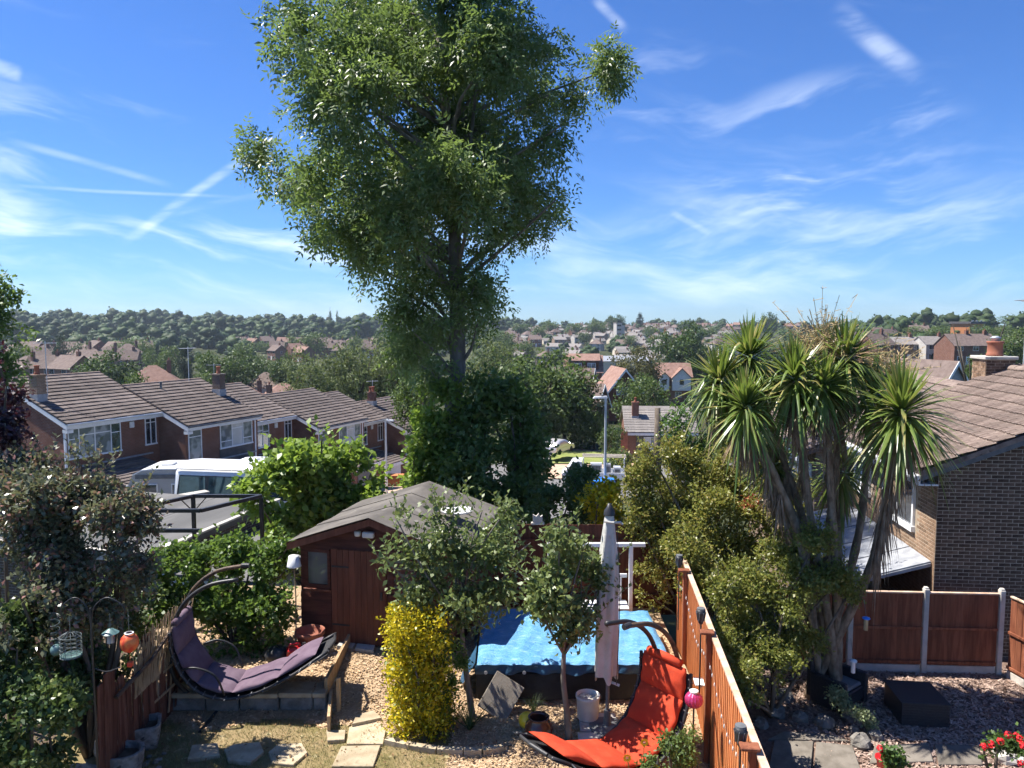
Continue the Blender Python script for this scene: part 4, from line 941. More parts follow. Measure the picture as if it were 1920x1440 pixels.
# the next houses of the same row, stepping down behind it
def row_house(label, off, back, drop):
    h = thing('row_house', label, 'house', (NX + math.sin(-NYAW) * off + back, NY + math.cos(NYAW) * off, -drop), NYAW)
    L = 5.6
    part('wall', MB().prism([(0, FLOOR), (2 * SPAN, FLOOR), (2 * SPAN, EZ - .02), (SPAN, EZ + SPAN * SLP - .02), (0, EZ - .02)], .0, L, 'y'), 'brick_buff', h)
    r = part('roof', MB().prism([(-.38, EZ - .19), (SPAN, EZ + SPAN * SLP), (2 * SPAN + .38, EZ - .19), (2 * SPAN + .38, EZ - .08), (SPAN, EZ + SPAN * SLP + .10), (-.38, EZ - .08)], -.14, L, 'y'), 'tile_near', h)
    for i in range(ncourse):
        m = MB()
        for j in range(17): m.hexa([(0, j * .33 + .004, 0), (TG + .05, j * .33 + .004, -.0), (TG + .05, j * .33 + .326, 0), (0, j * .33 + .326, 0), (0, j * .33 + .004, .06), (TG + .05, j * .33 + .004, .02), (TG + .05, j * .33 + .326, .02), (0, j * .33 + .326, .06)])
        o = part('tile_course', m, 'tile_near', r); s = i * TG; o.location = (-.43 + s * math.cos(NP), -.1, EZ - .43 * SLP + .09 + s * math.sin(NP)); o.rotation_euler = (0, -NP, 0)
    part('fascia', MB().box(-.40, -.365, -.05, L, EZ - .40, EZ - .185), 'white_upvc', h)
    for a, b in ((.6, 2.4), (3.3, 4.9)):
        f = MB().box(-.07, -.002, a, b, 2.55, 2.65).box(-.09, -.002, a - .04, b + .04, 1.3, 1.42).box(-.07, -.002, a, a + .08, 1.42, 2.55).box(-.07, -.002, b - .08, b, 1.42, 2.55).box(-.06, -.002, (a + b) / 2 - .04, (a + b) / 2 + .04, 1.42, 2.55)
        w = part('window', f, 'white_upvc', h); part('pane', MB().box(-.04, -.02, a + .04, b - .04, 1.4, 2.56), 'glass_curtain', w)
    part('down_pipe', MB().tube([(-.08, .2, FLOOR), (-.08, .2, EZ - .4)], .04, 8), 'white_upvc', h)
row_house('second brick house of the right-hand row, behind the cordyline trunks', NL + .05, -.9, .55)
row_house('third brick house of the right-hand row, left of the cordyline trunks', 2 * NL + .6, -.2, 1.2)
# ------------------------------------------------------------------ shed
SY = R(-13); sl0 = W(566, 1190, 13.95); SW, SL_, SE, SR = 3.0, 2.9, 1.92, 2.42
t = thing('garden_shed', 'dark red-brown timber shed with felt roof behind the apple tree', 'shed', (sl0.x, 13.95, 0), SY)
fr = part('front_wall', MB().prism([(0, -.05), (SW, -.05), (SW, SE), (SW / 2, SR - .03), (0, SE)], .02, .06, 'y'), 'shed_wood', t)
k = 0; z = 0.0
while z < SR - .2:                                             # shiplap boards on the front, either side of the door
    zz = z + .115; xa = 0 if zz < SE else (zz - SE) / ((SR - SE) / (SW / 2))
    spans = [(xa, .62), (1.74, SW - xa)] if zz < 1.82 else [(xa, SW - xa)]
    for a, b in spans:
        if 1.02 < zz < 1.78 and a < .2: continue
        if b - a > .1: part('board', MB().hexa([(a, -.012, z), (b, -.012, z), (b, .02, z), (a, .02, z), (a, .008, zz), (b, .008, zz), (b, .02, zz), (a, .02, zz)]), 'shed_wood', fr)
    z += .118; k += 1
part('side_wall', MB().box(0, .04, .06, SL_, -.05, SE), 'shed_wood', t); part('side_wall', MB().box(SW - .04, SW, .06, SL_, -.05, SE), 'shed_wood', t); part('back_wall', MB().prism([(.04, -.05), (SW - .04, -.05), (SW - .04, SE), (SW / 2, SR - .03), (.04, SE)], SL_ - .04, SL_ - .001, 'y'), 'shed_wood', t)
d = part('door', MB().box(.64, 1.72, -.025, .018, .02, 1.80), 'shed_door_wood', t)
for k in range(9): part('board', MB().bbox(.65 + k * .118, .764 + k * .118, -.040, -.026, .03, 1.79, .004), 'shed_door_wood', d)
for z in (.35, 1.45): part('hinge', MB().bbox(.66, 1.0, -.05, -.041, z, z + .035, .003), 'steel_black', d)
part('handle', MB().bbox(1.62, 1.66, -.07, -.041, .9, 1.05, .006), 'steel_black', d)
for a, b in ((.16, .56), (1.86, 2.30)):
    w = part('window', MB().box(a - .05, b + .05, -.02, .019, 1.02, 1.09).box(a - .05, b + .05, -.02, .019, 1.70, 1.77).box(a - .05, a, -.018, .019, 1.09, 1.70).box(b, b + .05, -.018, .019, 1.09, 1.70), 'shed_wood', t)
    part('pane', MB().box(a + .002, b - .002, .0, .012, 1.095, 1.695), 'glass_shed', w)
    part('sill', MB().bbox(a - .08, b + .08, -.06, -.021, .97, 1.015, .006), 'shed_door_wood', w)
bl = MB(); OV = .14; rk = (SR - SE) / (SW / 2); ye = SE - OV * rk
for s in (-1, 1):
    xe = -OV if s < 0 else SW + OV
    bl.hexa([(xe, -.23, ye - .10), (SW / 2 - s * 0, -.23, SR - .10), (SW / 2, -.20, SR - .10), (xe, -.20, ye - .10), (xe, -.23, ye + .03), (SW / 2, -.23, SR + .03), (SW / 2, -.20, SR + .03), (xe, -.20, ye + .03)])
part('barge_board', bl, 'shed_door_wood', t)
def roof_fn(u, v):
    x = -OV - .03 + u * (SW + 2 * OV + .06); y = -.26 + v * (SL_ + .4); zt_ = SR - abs(x - SW / 2) * rk
    sag = -.05 * math.sin(v * math.pi) * (1 - abs(x - SW / 2) / (SW / 2)) ; ripple = .012 * math.sin(v * 9 + u * 5) + .02 * math.exp(-((v - .42) / .05) ** 2)
    return (x, y, zt_ + .055 + sag + ripple - .05 * max(0, abs(u - .5) * 2 - .97) / .03)
part('roof', MB().grid(roof_fn, 44, 26), 'roof_felt', t, True)
part('roof_deck', MB().prism([(-OV, ye), (SW / 2, SR), (SW + OV, ye), (SW + OV, ye - .04), (SW / 2, SR - .045), (-OV, ye - .04)], -.2, SL_ + .1, 'y'), 'shed_wood', t)
for v in (.33, .66): part('felt_lap', MB().grid(lambda u, w, v=v: (roof_fn(u, v + w * .045)[0], roof_fn(u, v + w * .045)[1], roof_fn(u, v + w * .045)[2] + .012), 44, 1), 'roof_felt', t, True)
sl = part('floodlight', MB().bbox(1.30, 1.52, -.12, -.02, 2.06, 2.17, .02), 'plastic_white', t); part('sensor', MB().lathe([(.05, 0), (.06, .03), (.06, .08), (.03, .1)], 12, (1.2, -.07, 2.08)), 'plastic_white', sl, True)
p = W(870, 1008, 15.2); single('paint_can_lid', MB().lathe([(.0, .0), (.3, .0), (.32, .03), (.1, .05), (0, .05)], 22, cap=False), 'plastic_white', 'pale round lid lying on the right slope of the shed roof', 'lid', (p.x - .1, 14.6, 2.29), 0)
p = W(551, 1052, 13.6)
t = thing('upturned_pot', 'white pot upturned on a cane left of the shed', 'pot', (p.x, p.y, -.06), 0)
part('cane', MB().tube([(0, 0, 0), (.02, 0, 1.0), (0, 0, p.z - .02)], .012, 6), 'reed', t)
part('pot', MB().lathe([(.0, .10), (.09, .10), (.125, -.08), (.13, -.10), (.115, -.10), (.08, .07)], 20, (0, 0, p.z + .06)), 'plastic_white', t, True)
# ------------------------------------------------------------------ fences
def board_fence(name, label, a, b, za, zb, h0, h1, n, mat, face=-1, cap=None, rails=True, thick=.02, posts=None, wob=.012):
    """feather-edge boards from a to b (world xy); za/zb foot, h0/h1 height at each end; face: which side shows the posts"""
    a, b = Vector((*a, 0)), Vector((*b, 0)); L = (b - a).length; rz = math.atan2(b.y - a.y, b.x - a.x)
    t = thing(name, label, 'fence', (a.x, a.y, 0), rz); w = L / n; rr = random.Random(n)
    for k in range(n):
        u0, u1 = k * w, (k + 1) * w + .012; f = (k + .5) / n; z0 = za + (zb - za) * f; z1 = z0 + h0 + (h1 - h0) * f; s0 = (h1 - h0 + zb - za) / L * w / 2; e = rr.uniform(-wob, wob); th = rr.uniform(0, .003)
        part('board', MB().hexa([(u0, -.006 - th, z0), (u1, -.018 - th, z0), (u1, .012, z0), (u0, .012, z0), (u0, -.006 - th, z1 - s0 + e), (u1, -.018 - th, z1 + s0 + e), (u1, .012, z1 + s0 + e), (u0, .012, z1 - s0 + e)]), mat, t)
    return t, L
FA, FB = (fence_x(15.0) - .02, 15.0), (fence_x(7.05) + .08, 7.05)
t, L = board_fence('orange_fence', 'bright orange stained board fence running away between the two gardens', FA, FB, -.95, -.75, 2.40, 2.30, 62, 'fence_orange')
def ftop(u): return -.95 + 2.40 + u / L * .10
for k in range(18):
    u0, u1 = k * L / 18, (k + 1) * L / 18 - .004; part('cap_rail', MB().hexa([(u0, -.03, ftop(u0) + .004), (u1, -.03, ftop(u1) + .004), (u1, .05, ftop(u1) + .004), (u0, .05, ftop(u0) + .004), (u0, -.03, ftop(u0) + .034), (u1, -.03, ftop(u1) + .034), (u1, .05, ftop(u1) + .034), (u0, .05, ftop(u0) + .034)]), 'fence_cap', t)
fdir = (Vector((*FB, 0)) - Vector((*FA, 0))).normalized(); fnor = Vector((fdir.y, -fdir.x, 0))       # fnor points to our garden (left)
if fnor.x > 0: fnor = -fnor
def fpt(u, off=0.0): p = Vector((*FA, 0)) + fdir * u + fnor * off; return p
sgn = -1 if (Matrix.Rotation(math.atan2(fdir.y, fdir.x), 3, 'Z') @ Vector((0, -1, 0))).dot(fnor) > 0 else 1
for u in (1.75, 4.55, 7.55):
    y0, y1 = sorted((sgn * .022, sgn * .10)); z1 = ftop(u) + .06
    part('post', MB().bbox(u - .04, u + .04, y0, y1, -.6, z1, .006), 'fence_red', t); part('post_cap', MB().bbox(u - .07, u + .07, y0 - .09, y1 + .03, z1 + .002, z1 + .04, .008), 'fence_red', t)
def solar_torch(u, z0, z1, label):
    p = fpt(u, .16); o = thing('solar_torch', label, 'garden torch', (p.x, p.y, 0), 0, 'black solar torches fixed along the orange fence')
    part('stake', MB().tube([(0, 0, z0), (0, 0, z1)], .012, 8), 'plastic_black', o)
    part('bowl', MB().lathe([(.012, -.03), (.03, .0), (.062, .09), (.068, .15), (.062, .20)], 16, (0, 0, z1)), 'plastic_black', o, True)
    part('solar_panel', MB().lathe([(.062, .201), (.058, .222), (.0, .224)], 16, (0, 0, z1), False), 'plastic_grey', o)
    for k in range(8):
        a = k * math.pi / 4; part('slot', MB().tube([(.052 * math.cos(a), .052 * math.sin(a), z1 + .04), (.071 * math.cos(a + .3), .071 * math.sin(a + .3), z1 + .17)], .006, 5), 'plastic_grey', o)
solar_torch(1.62, .4, ftop(1.6) + .10, 'black solar torch nearest the far end of the orange fence')
solar_torch(4.42, .55, ftop(4.4) + .16, 'black solar torch halfway along the orange fence')
solar_torch(7.42, .55, ftop(7.4) + .02, 'black solar torch at the near end of the orange fence')
p = fpt(4.3, .1); single('fence_shelf', MB().bbox(-.12, .02, -.12, .12, 0, .02, .004).prism([(-.01, 0), (-.01, -.08), (-.10, -.003)], -.015, .015, 'y'), 'white_paint', 'little white shelf bracket fixed to orange fence under the middle torch', 'shelf', (p.x, p.y, .72), math.atan2(fdir.y, fdir.x) + R(90))
# string of festoon lights along the fence
pts = []; 
for k in range(37):
    u = .5 + k * .2; pts.append(fpt(u, .06) + Vector((0, 0, ftop(u) - .34 - .22 * math.sin((u - 1.75) / 2.85 * math.pi) ** 2)))
lt = thing('string_lights', 'string of small white bulbs slung along the orange fence', 'string lights', tuple(pts[0]))
part('cable', MB().tube([q - pts[0] for q in pts], .0016, 5), 'plastic_grey', lt)
for k in range(1, 36, 1): part('bulb', MB().lathe([(.004, .0), (.009, -.015), (.011, -.04), (.006, -.055)], 8, tuple(pts[k] - pts[0])), 'plastic_white', lt, True)
p = W(1301, 1312, 9.6)
t = thing('glass_globe_light', 'magenta globe solar light on a stake in front of orange fence', 'garden light', (p.x, p.y, -.36))
part('stake', MB().tube([(0, 0, 0), (0, 0, p.z + .27)], .012, 8), 'steel_black', t)
gl = MB()
for k in range(13):
    a = -math.pi / 2 * .9 + k / 12 * math.pi * .88
    gl.v += [((.118 * math.cos(a)) * (1 + .03 * math.cos(j * math.pi)) * math.cos(j * math.pi / 16), (.118 * math.cos(a)) * (1 + .03 * math.cos(j * math.pi)) * math.sin(j * math.pi / 16), p.z + .36 + .11 * math.sin(a)) for j in range(32)]
for i in range(12):
    for j in range(32): gl.f.append((i * 32 + j, i * 32 + (j + 1) % 32, (i + 1) * 32 + (j + 1) % 32, (i + 1) * 32 + j))
part('globe', gl, 'pink_metal', t); part('collar', MB().lathe([(.055, 0), (.06, .03), (.045, .035), (.04, .01)], 18, (0, 0, p.z + .455)), 'plastic_white', t, True)
# back fence behind the pool, very dark red
BF = W(960, 1100, 15.9); t, L2 = board_fence('back_fence', 'dark brown-red board fence behind the blue-covered pool', (-1.1, 15.9), (3.6, 15.9), -.3, -.3, 1.98, 1.95, 38, 'fence_dark')
part('rail', MB().box(0, L2, -.06, -.022, 1.3, 1.37).box(0, L2, -.06, -.022, .1, .17), 'fence_dark', t)
p = W(1008, 990, 15.9); single('fence_ornament', MB().bbox(-.14, .14, -.05, .05, 0, .05, .01).prism([(-.1, .052), (.1, .052), (.1, .2), (.05, .17), (.02, .24), (-.03, .18), (-.1, .22)], -.04, .04, 'y'), 'concrete', 'small pale stone ornament standing on the dark back fence', 'ornament', (p.x, 15.88, 1.675))
# white swing-seat frame and slatted seat back
p0 = W(1030, 1130, 15.2); 
t = thing('swing_seat', 'white garden swing seat frame against the dark back fence', 'swing seat', (p0.x, 15.2, -.2))
part('post', MB().bbox(-.04, .04, -.04, .04, 0, 1.60, .008), 'white_paint', t); part('post', MB().bbox(1.62, 1.70, -.04, .04, 0, 1.60, .008), 'white_paint', t)
part('top_beam', MB().bbox(-.05, 1.95, -.045, .045, 1.602, 1.68, .008), 'white_paint', t)
for k in range(5): part('slat', MB().bbox(1.0 + k * .105, 1.07 + k * .105, .10, .12, .35, .92, .004), 'white_paint', t)
part('back_rail', MB().bbox(.95, 1.60, .09, .13, .922, 1.0, .006), 'white_paint', t); part('seat', MB().bbox(.1, 1.58, -.4, .08, .42, .46, .008), 'white_paint', t); part('back_rail', MB().bbox(.95, 1.6, .09, .13, .28, .348, .006), 'white_paint', t)
# right-hand yard: red panels between concrete posts
fy = 14.45
def panel_fence(name, label, p0, p1, n, posts, zf, hh, cat='fence'):
    a, b = Vector((*p0, 0)), Vector((*p1, 0)); L = (b - a).length; rz = math.atan2(b.y - a.y, b.x - a.x); t = thing(name, label, cat, (a.x, a.y, zf), rz)
    pn = L / n
    for k in range(n):
        u0, u1 = k * pn + .06, (k + 1) * pn - .06
        part('gravel_board', MB().bbox(u0, u1, -.025, .025, 0, .16, .008), 'concrete_post', t)
        nb = 14; w = (u1 - u0) / nb
        for q in range(nb):
            j = random.uniform(-.004, .004); part('board', MB().hexa([(u0 + q * w, -.004, .165), (u0 + (q + 1) * w - .001, -.012 + j, .165), (u0 + (q + 1) * w - .001, .012, .165), (u0 + q * w, .012, .165), (u0 + q * w, -.004, hh - .03), (u0 + (q + 1) * w - .001, -.012 + j, hh - .03), (u0 + (q + 1) * w - .001, .012, hh - .03), (u0 + q * w, .012, hh - .03)]), 'fence_red', t)
        for z in (.2, .88): part('rail', MB().bbox(u0, u1, -.045, -.016, z, z + .055, .004), 'fence_red', t)
        part('cap_rail', MB().bbox(u0, u1, -.035, .03, hh - .028, hh + .005, .006), 'fence_cap', t)
    for k in posts: part('post', MB().bbox(k * pn - .05, k * pn + .05, -.055, .055, -.02, hh + .07, .012).bbox(k * pn - .038, k * pn + .038, -.042, .042, hh + .071, hh + .10, .01), 'concrete_post', t)
xr = W(1888, 1095, fy - .25).x
panel_fence('yard_fence', 'dark red panel fence with concrete posts at the back of the bark yard', (xr - 3 * 1.42, fy + .12), (xr, fy - .12), 3, (0, 1, 2, 3), RZ, 1.62)
panel_fence('side_panel_fence', 'red panel fence coming forward at the right edge of the photo', (xr + .09, fy - .2), (xr + .75, fy - 4.6), 2, (1, 2), RZ, 1.62)
# ------------------------------------------------------------------ left boundary: old boards, reed screen, trellis
t = thing('old_fence', 'weathered red-brown board fence with reed screening beside stone planters', 'fence', (-5.55, 8.4, -.36), 0)
rr = random.Random(5)
for k in range(10, 30):
    y = k * .135; h = 1.35 + .2 * math.sin(k * .7) + rr.uniform(-.1, .1); lean = rr.uniform(-.04, .06)
    part('board', MB().hexa([(0, y, 0), (.02, y, 0), (.02, y + .125, 0), (0, y + .125, 0), (lean, y, h), (lean + .02, y, h), (lean + .02, y + .125, h), (lean, y + .125, h)]), 'fence_old', t)
rd = MB()
for k in range(170):
    y = 2.3 + rr.uniform(0, 1.9); h = rr.uniform(1.3, 1.75); ln = rr.uniform(-.05, .09); rd.tube([(.05, y, .85), (.05 + ln * .5, y + rr.uniform(-.03, .03), h * .8), (.05 + ln, y + rr.uniform(-.07, .07), h)], .007, 4)
part('reed_screen', rd, 'reed', t, kind='stuff')
part('rail', MB().tube([(.1, 1.7, 1.18), (.16, 2.6, 1.3), (.13, 4.1, 1.62)], .03, 7), 'steel_rusty', t)
t = thing('trellis', 'broken pale wooden trellis leaning on the old fence behind purple chair', 'trellis', (-5.62, 11.0, -.36), R(80))
for k in range(6): part('slat', MB().hexa([(k * .18, 0, .1), (k * .18 + .04, 0, .1), (k * .18 + .04, .015, .1), (k * .18, .015, .1), (k * .18 + .22, 0, 1.25 + .08 * (k % 3)), (k * .18 + .26, 0, 1.25 + .08 * (k % 3)), (k * .18 + .26, .015, 1.25), (k * .18 + .22, .015, 1.25)]), 'fence_old' if k % 2 else 'reed', t)
for z in (.4, .75, 1.1): part('rail', MB().hexa([(0, -.018, z), (1.2, -.018, z + .1), (1.2, -.003, z + .1), (0, -.003, z), (0, -.018, z + .04), (1.2, -.018, z + .14), (1.2, -.003, z + .14), (0, -.003, z + .04)]), 'reed', t)
# ------------------------------------------------------------------ edging, slabs, ledge
def slab(label, pts, z, mat='sandstone', h=.04, name='paving_slab', group='stone slabs of the garden path', cat='paving slab'):
    c = sum((Vector(p) for p in pts), Vector()) / len(pts); m = MB(); n = len(pts); q = [Vector(p) - c for p in pts]
    m.v = [(p.x, p.y, -.03) for p in q] + [(p.x, p.y, h - .008) for p in q] + [(p.x * .975, p.y * .975, h) for p in q]
    m.f = [tuple(range(n))[::-1], tuple(range(2 * n, 3 * n))] + [(i, (i + 1) % n, n + (i + 1) % n, n + i) for i in range(n)] + [(n + i, n + (i + 1) % n, 2 * n + (i + 1) % n, 2 * n + i) for i in range(n)]
    return single(name, m, mat, label, cat, (c.x, c.y, z), 0, group)
def gp_(pts, z): return [G(x, y, z) for x, y in pts]
slab('six-sided pale slab set in the dry lawn', gp_([(522, 1398), (566, 1396), (577, 1414), (550, 1437), (511, 1434), (503, 1413)], -.34), -.352)
slab('pale slab in the lawn below the purple chair foot', gp_([(440, 1398), (487, 1394), (495, 1412), (470, 1432), (428, 1428), (420, 1408)], -.34), -.352)
slab('shaded slab at the left end of the lawn slabs', gp_([(360, 1400), (408, 1396), (412, 1418), (352, 1426)], -.34), -.352)
slab('upper slab at the foot of the chip path', gp_([(655, 1366), (705, 1352), (724, 1372), (718, 1398), (650, 1398)], -.34), -.348)
slab('slab nearest the camera left of the yellow hedge', gp_([(640, 1402), (714, 1400), (700, 1440), (622, 1440)], -.34), -.350)
slab('small slab below the short retaining board', gp_([(612, 1372), (648, 1372), (646, 1390), (614, 1392)], -.34), -.349)
slab('corner slab touching the base of yellow hedge', gp_([(668, 1345), (700, 1336), (716, 1350), (660, 1362)], -.30), -.30)
for k, (a, b) in enumerate((((1085, 1338), (1150, 1372)), ((1083, 1374), (1152, 1410)))):
    pa, pb = G(a[0], a[1], -.27), G(b[0], b[1], -.27)
    slab(('grey slab under the white bucket', 'grey slab below the closed parasol foot')[k], [(pa.x, pa.y, 0), (pb.x + .1, pa.y, 0), (pb.x + .1, pb.y + .02, 0), (pa.x - .02, pb.y + .02, 0)], -.30, 'concrete')
sp = gp_([(640, 1203), (668, 1206), (662, 1218), (632, 1214)], 0.0); slab('grey slab at the left of shed threshold', sp, -.0, 'concrete')
sp = gp_([(672, 1206), (704, 1210), (700, 1224), (666, 1219)], 0.0); slab('grey slab at the right of shed threshold', sp, -.0, 'concrete')
# long ledge of flat stones under the purple chair
t = thing('stone_ledge', 'low ledge of flat pale stones under the purple hanging chair', 'ledge', (-6.2, 12.05, -.36))
xs = [0, .55, 1.2, 1.75, 2.4, 2.95, 3.18]
for a, b in zip(xs, xs[1:]):
    j = rr.uniform(-.02, .02); part('stone', MB().bbox(a + .01, b - .01, -.1 + j, .2 + j, .0, .24, .02), 'stone', t); part('coping', MB().bbox(a + .004, b - .004, -.16 + j, .26 + j, .242, .32 + j * .3, .015), 'sandstone', t)
a, b = G(628, 1185, .12), G(556, 1285, -.02)
def plank(name, label, a, b, h, th, mat='wood_raw'):
    a, b = Vector(a), Vector(b); d = (b - a).normalized(); n = d.cross(Vector((0, 0, 1))).normalized() * th / 2; o = a.copy(); zz = Vector((0, 0, h)); q = [a - o, b - o]
    return single(name, MB().hexa([q[0] - n, q[1] - n, q[1] + n, q[0] + n, q[0] - n + zz, q[1] - n + zz, q[1] + n + zz, q[0] + n + zz]), mat, label, 'edging board', tuple(o))
plank('edging_board', 'long raw timber board edging the chip path below the shed', (-3.02, 13.75, -.06), (-3.05, 12.05, -.12), .26, .05)
plank('edging_board', 'short raw timber board standing at the end of stone ledge', (-2.98, 12.1, -.37), (-2.82, 11.25, -.37), .30, .045)
p = G(648, 1350, -.3); single('edging_stake', MB().bbox(-.03, .03, -.03, .03, 0, .62, .005), 'wood_raw', 'thin timber stake at corner of short retaining board', 'stake', (-2.80, 11.85, -.36))
t = thing('bed_edging', 'low stone edging at the front of the apple tree bed', 'edging', (0, 0, 0))
ed = [G(x, y, -.33) for x, y in ((724, 1392), (770, 1403), (820, 1410), (870, 1412), (905, 1412), (945, 1405))]
for q0, q1 in zip(ed, ed[1:]):
    d = (q1 - q0).normalized(); n = Vector((-d.y, d.x, 0)) * .05; q1 = q1 - d * .015
    part('edging_stone', MB().hexa([q0 - n + Vector((0, 0, -.04)), q1 - n + Vector((0, 0, -.04)), q1 + n + Vector((0, 0, -.04)), q0 + n + Vector((0, 0, -.04)), q0 - n + Vector((0, 0, .07)), q1 - n + Vector((0, 0, .07)), q1 + n + Vector((0, 0, .07)), q0 + n + Vector((0, 0, .07))]), 'sandstone', t)
p = G(930, 1335, -.2)
o = single('leaning_slab', MB().bbox(-.26, .26, -.025, .025, 0, .62, .01), 'flagstone', 'grey paving slab propped at an angle against the blue tarpaulin', 'paving slab', (p.x - .08, p.y + .05, -.27)); o.rotation_euler = (R(-38), R(28), R(-14))
# ------------------------------------------------------------------ pool under its blue cover
PX0, PX1, PY0, PY1, PZ0, PZ1 = -.55, 2.62, 12.15, 14.45, -.24, .40
t = thing('covered_pool', 'raised pool covered with a bright blue tarpaulin', 'pool', (PX0, PY0, PZ0)); w_, d_, h_ = PX1 - PX0, PY1 - PY0, PZ1 - PZ0
part('pool_wall', MB().bbox(.04, w_ - .04, .04, d_ - .04, 0, h_ - .06, .02), 'tarp_black', t)
def cov(u, v):
    x, y = -.03 + u * (w_ + .06), -.03 + v * (d_ + .06)
    z = h_ - .015 - .016 * abs(math.sin(x * 3.1 + 1.3 * math.sin(y * 1.7))) ** 3 - .014 * abs(math.sin(y * 3.7 + x * 1.9)) ** 4 + .022 * math.sin(x * 2.3 + y * 1.1) * math.sin(y * 2.1) + .012 * math.sin(x * 9 + y * 4) * math.cos(y * 7 - x * 3) + .008 * math.sin(x * 23 - y * 5)
    e = min(u, 1 - u, v, 1 - v); return (x, y, z - .05 * max(0, 1 - e / .02))
part('cover', MB().grid(cov, 70, 50), 'tarp_blue', t, True)
def skirt(u, v):
    x = -.06 + u * (w_ + .12); z = h_ - .05 - v * (.15 + .018 * math.sin(u * 17) + .012 * math.sin(u * 41)); return (x, -.045 - .03 * math.sin(u * 33 + v * 3) * v - .012 * math.sin(u * 77), z)
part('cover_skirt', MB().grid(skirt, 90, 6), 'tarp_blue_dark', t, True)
def skirt2(u, v): x = -.04 + u * (w_ + .08); return (x, -.02 - .05 * v * (1 + math.sin(u * 21)) * .5, h_ - .22 - v * .42)
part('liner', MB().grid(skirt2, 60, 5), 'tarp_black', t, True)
def skirtl(u, v): y = u * d_ * .9; return (-.06 - .16 * v * (1 + .6 * math.sin(u * 9)) * (1.2 - u), y, h_ - .04 - v * (.34 + .1 * math.sin(u * 12)))
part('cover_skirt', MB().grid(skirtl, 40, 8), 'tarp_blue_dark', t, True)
for x in (.12, .75, 1.4, 2.1): 
    m = MB().lathe([(.018, 0), (.03, .004), (.03, .012), (.016, .012)], 12); m.v = [(a + x, -.085 - c_, b + h_ - .16) for a, b, c_ in m.v]; part('eyelet', m, 'steel_galv', t)
part('block', MB().bbox(.3, .7, .02, .2, -.12, .0, .01).bbox(1.5, 1.9, .02, .2, -.12, .0, .01), 'concrete', t)
# ------------------------------------------------------------------ closed parasol
p = W(1140, 1372, 11.3)
t = thing('closed_parasol', 'tall cream garden parasol folded shut on its pole', 'parasol', (1.47, 11.3, -.29))
part('base', MB().lathe([(.28, 0), (.28, .04), (.06, .07), (.05, .3), (.0, .3)], 20, cap=False), 'plastic_grey', t)
part('pole', MB().tube([(0, 0, .05), (0, 0, 3.45)], .028, 12), 'plastic_grey', t)
def folds(u, v):
    a = u * 2 * math.pi; z = 3.42 - v * 2.55; r = .05 + .085 * min(1, v * 3.0) ** .7 + .025 * v
    r *= 1 + .20 * math.sin(a * 5 + v * 2) * min(1, v * 3); dz = -.10 * max(0, math.sin(a * 4 + 1)) * max(0, v - .85) / .15
    return (r * math.cos(a) - .035 * v, r * math.sin(a), z + dz)
part('canopy', MB().grid(folds, 60, 30), 'parasol_cloth', t, True)
part('crown_cap', MB().lathe([(.09, -.02), (.08, .05), (.05, .09), (.03, .15), (.0, .16)], 14, (0, 0, 3.38), False), 'plastic_black', t, True); part('tie', MB().tube([(-.09, -.07, 3.28), (.05, -.11, 3.27), (.16, -.02, 3.25), (.20, -.03, 3.22)], .018, 6), 'parasol_cloth', t)
part('cord', MB().tube(catmull([(.10, -.1, 3.25), (.15, -.14, 2.2), (.13, -.15, 1.2), (.12, -.1, .75)], 4), .007, 5), 'plastic_black', t); part('crank', MB().tube([(.03, 0, .75), (.1, -.06, .75), (.17, -.07, .72)], .02, 8), 'steel_galv', t)
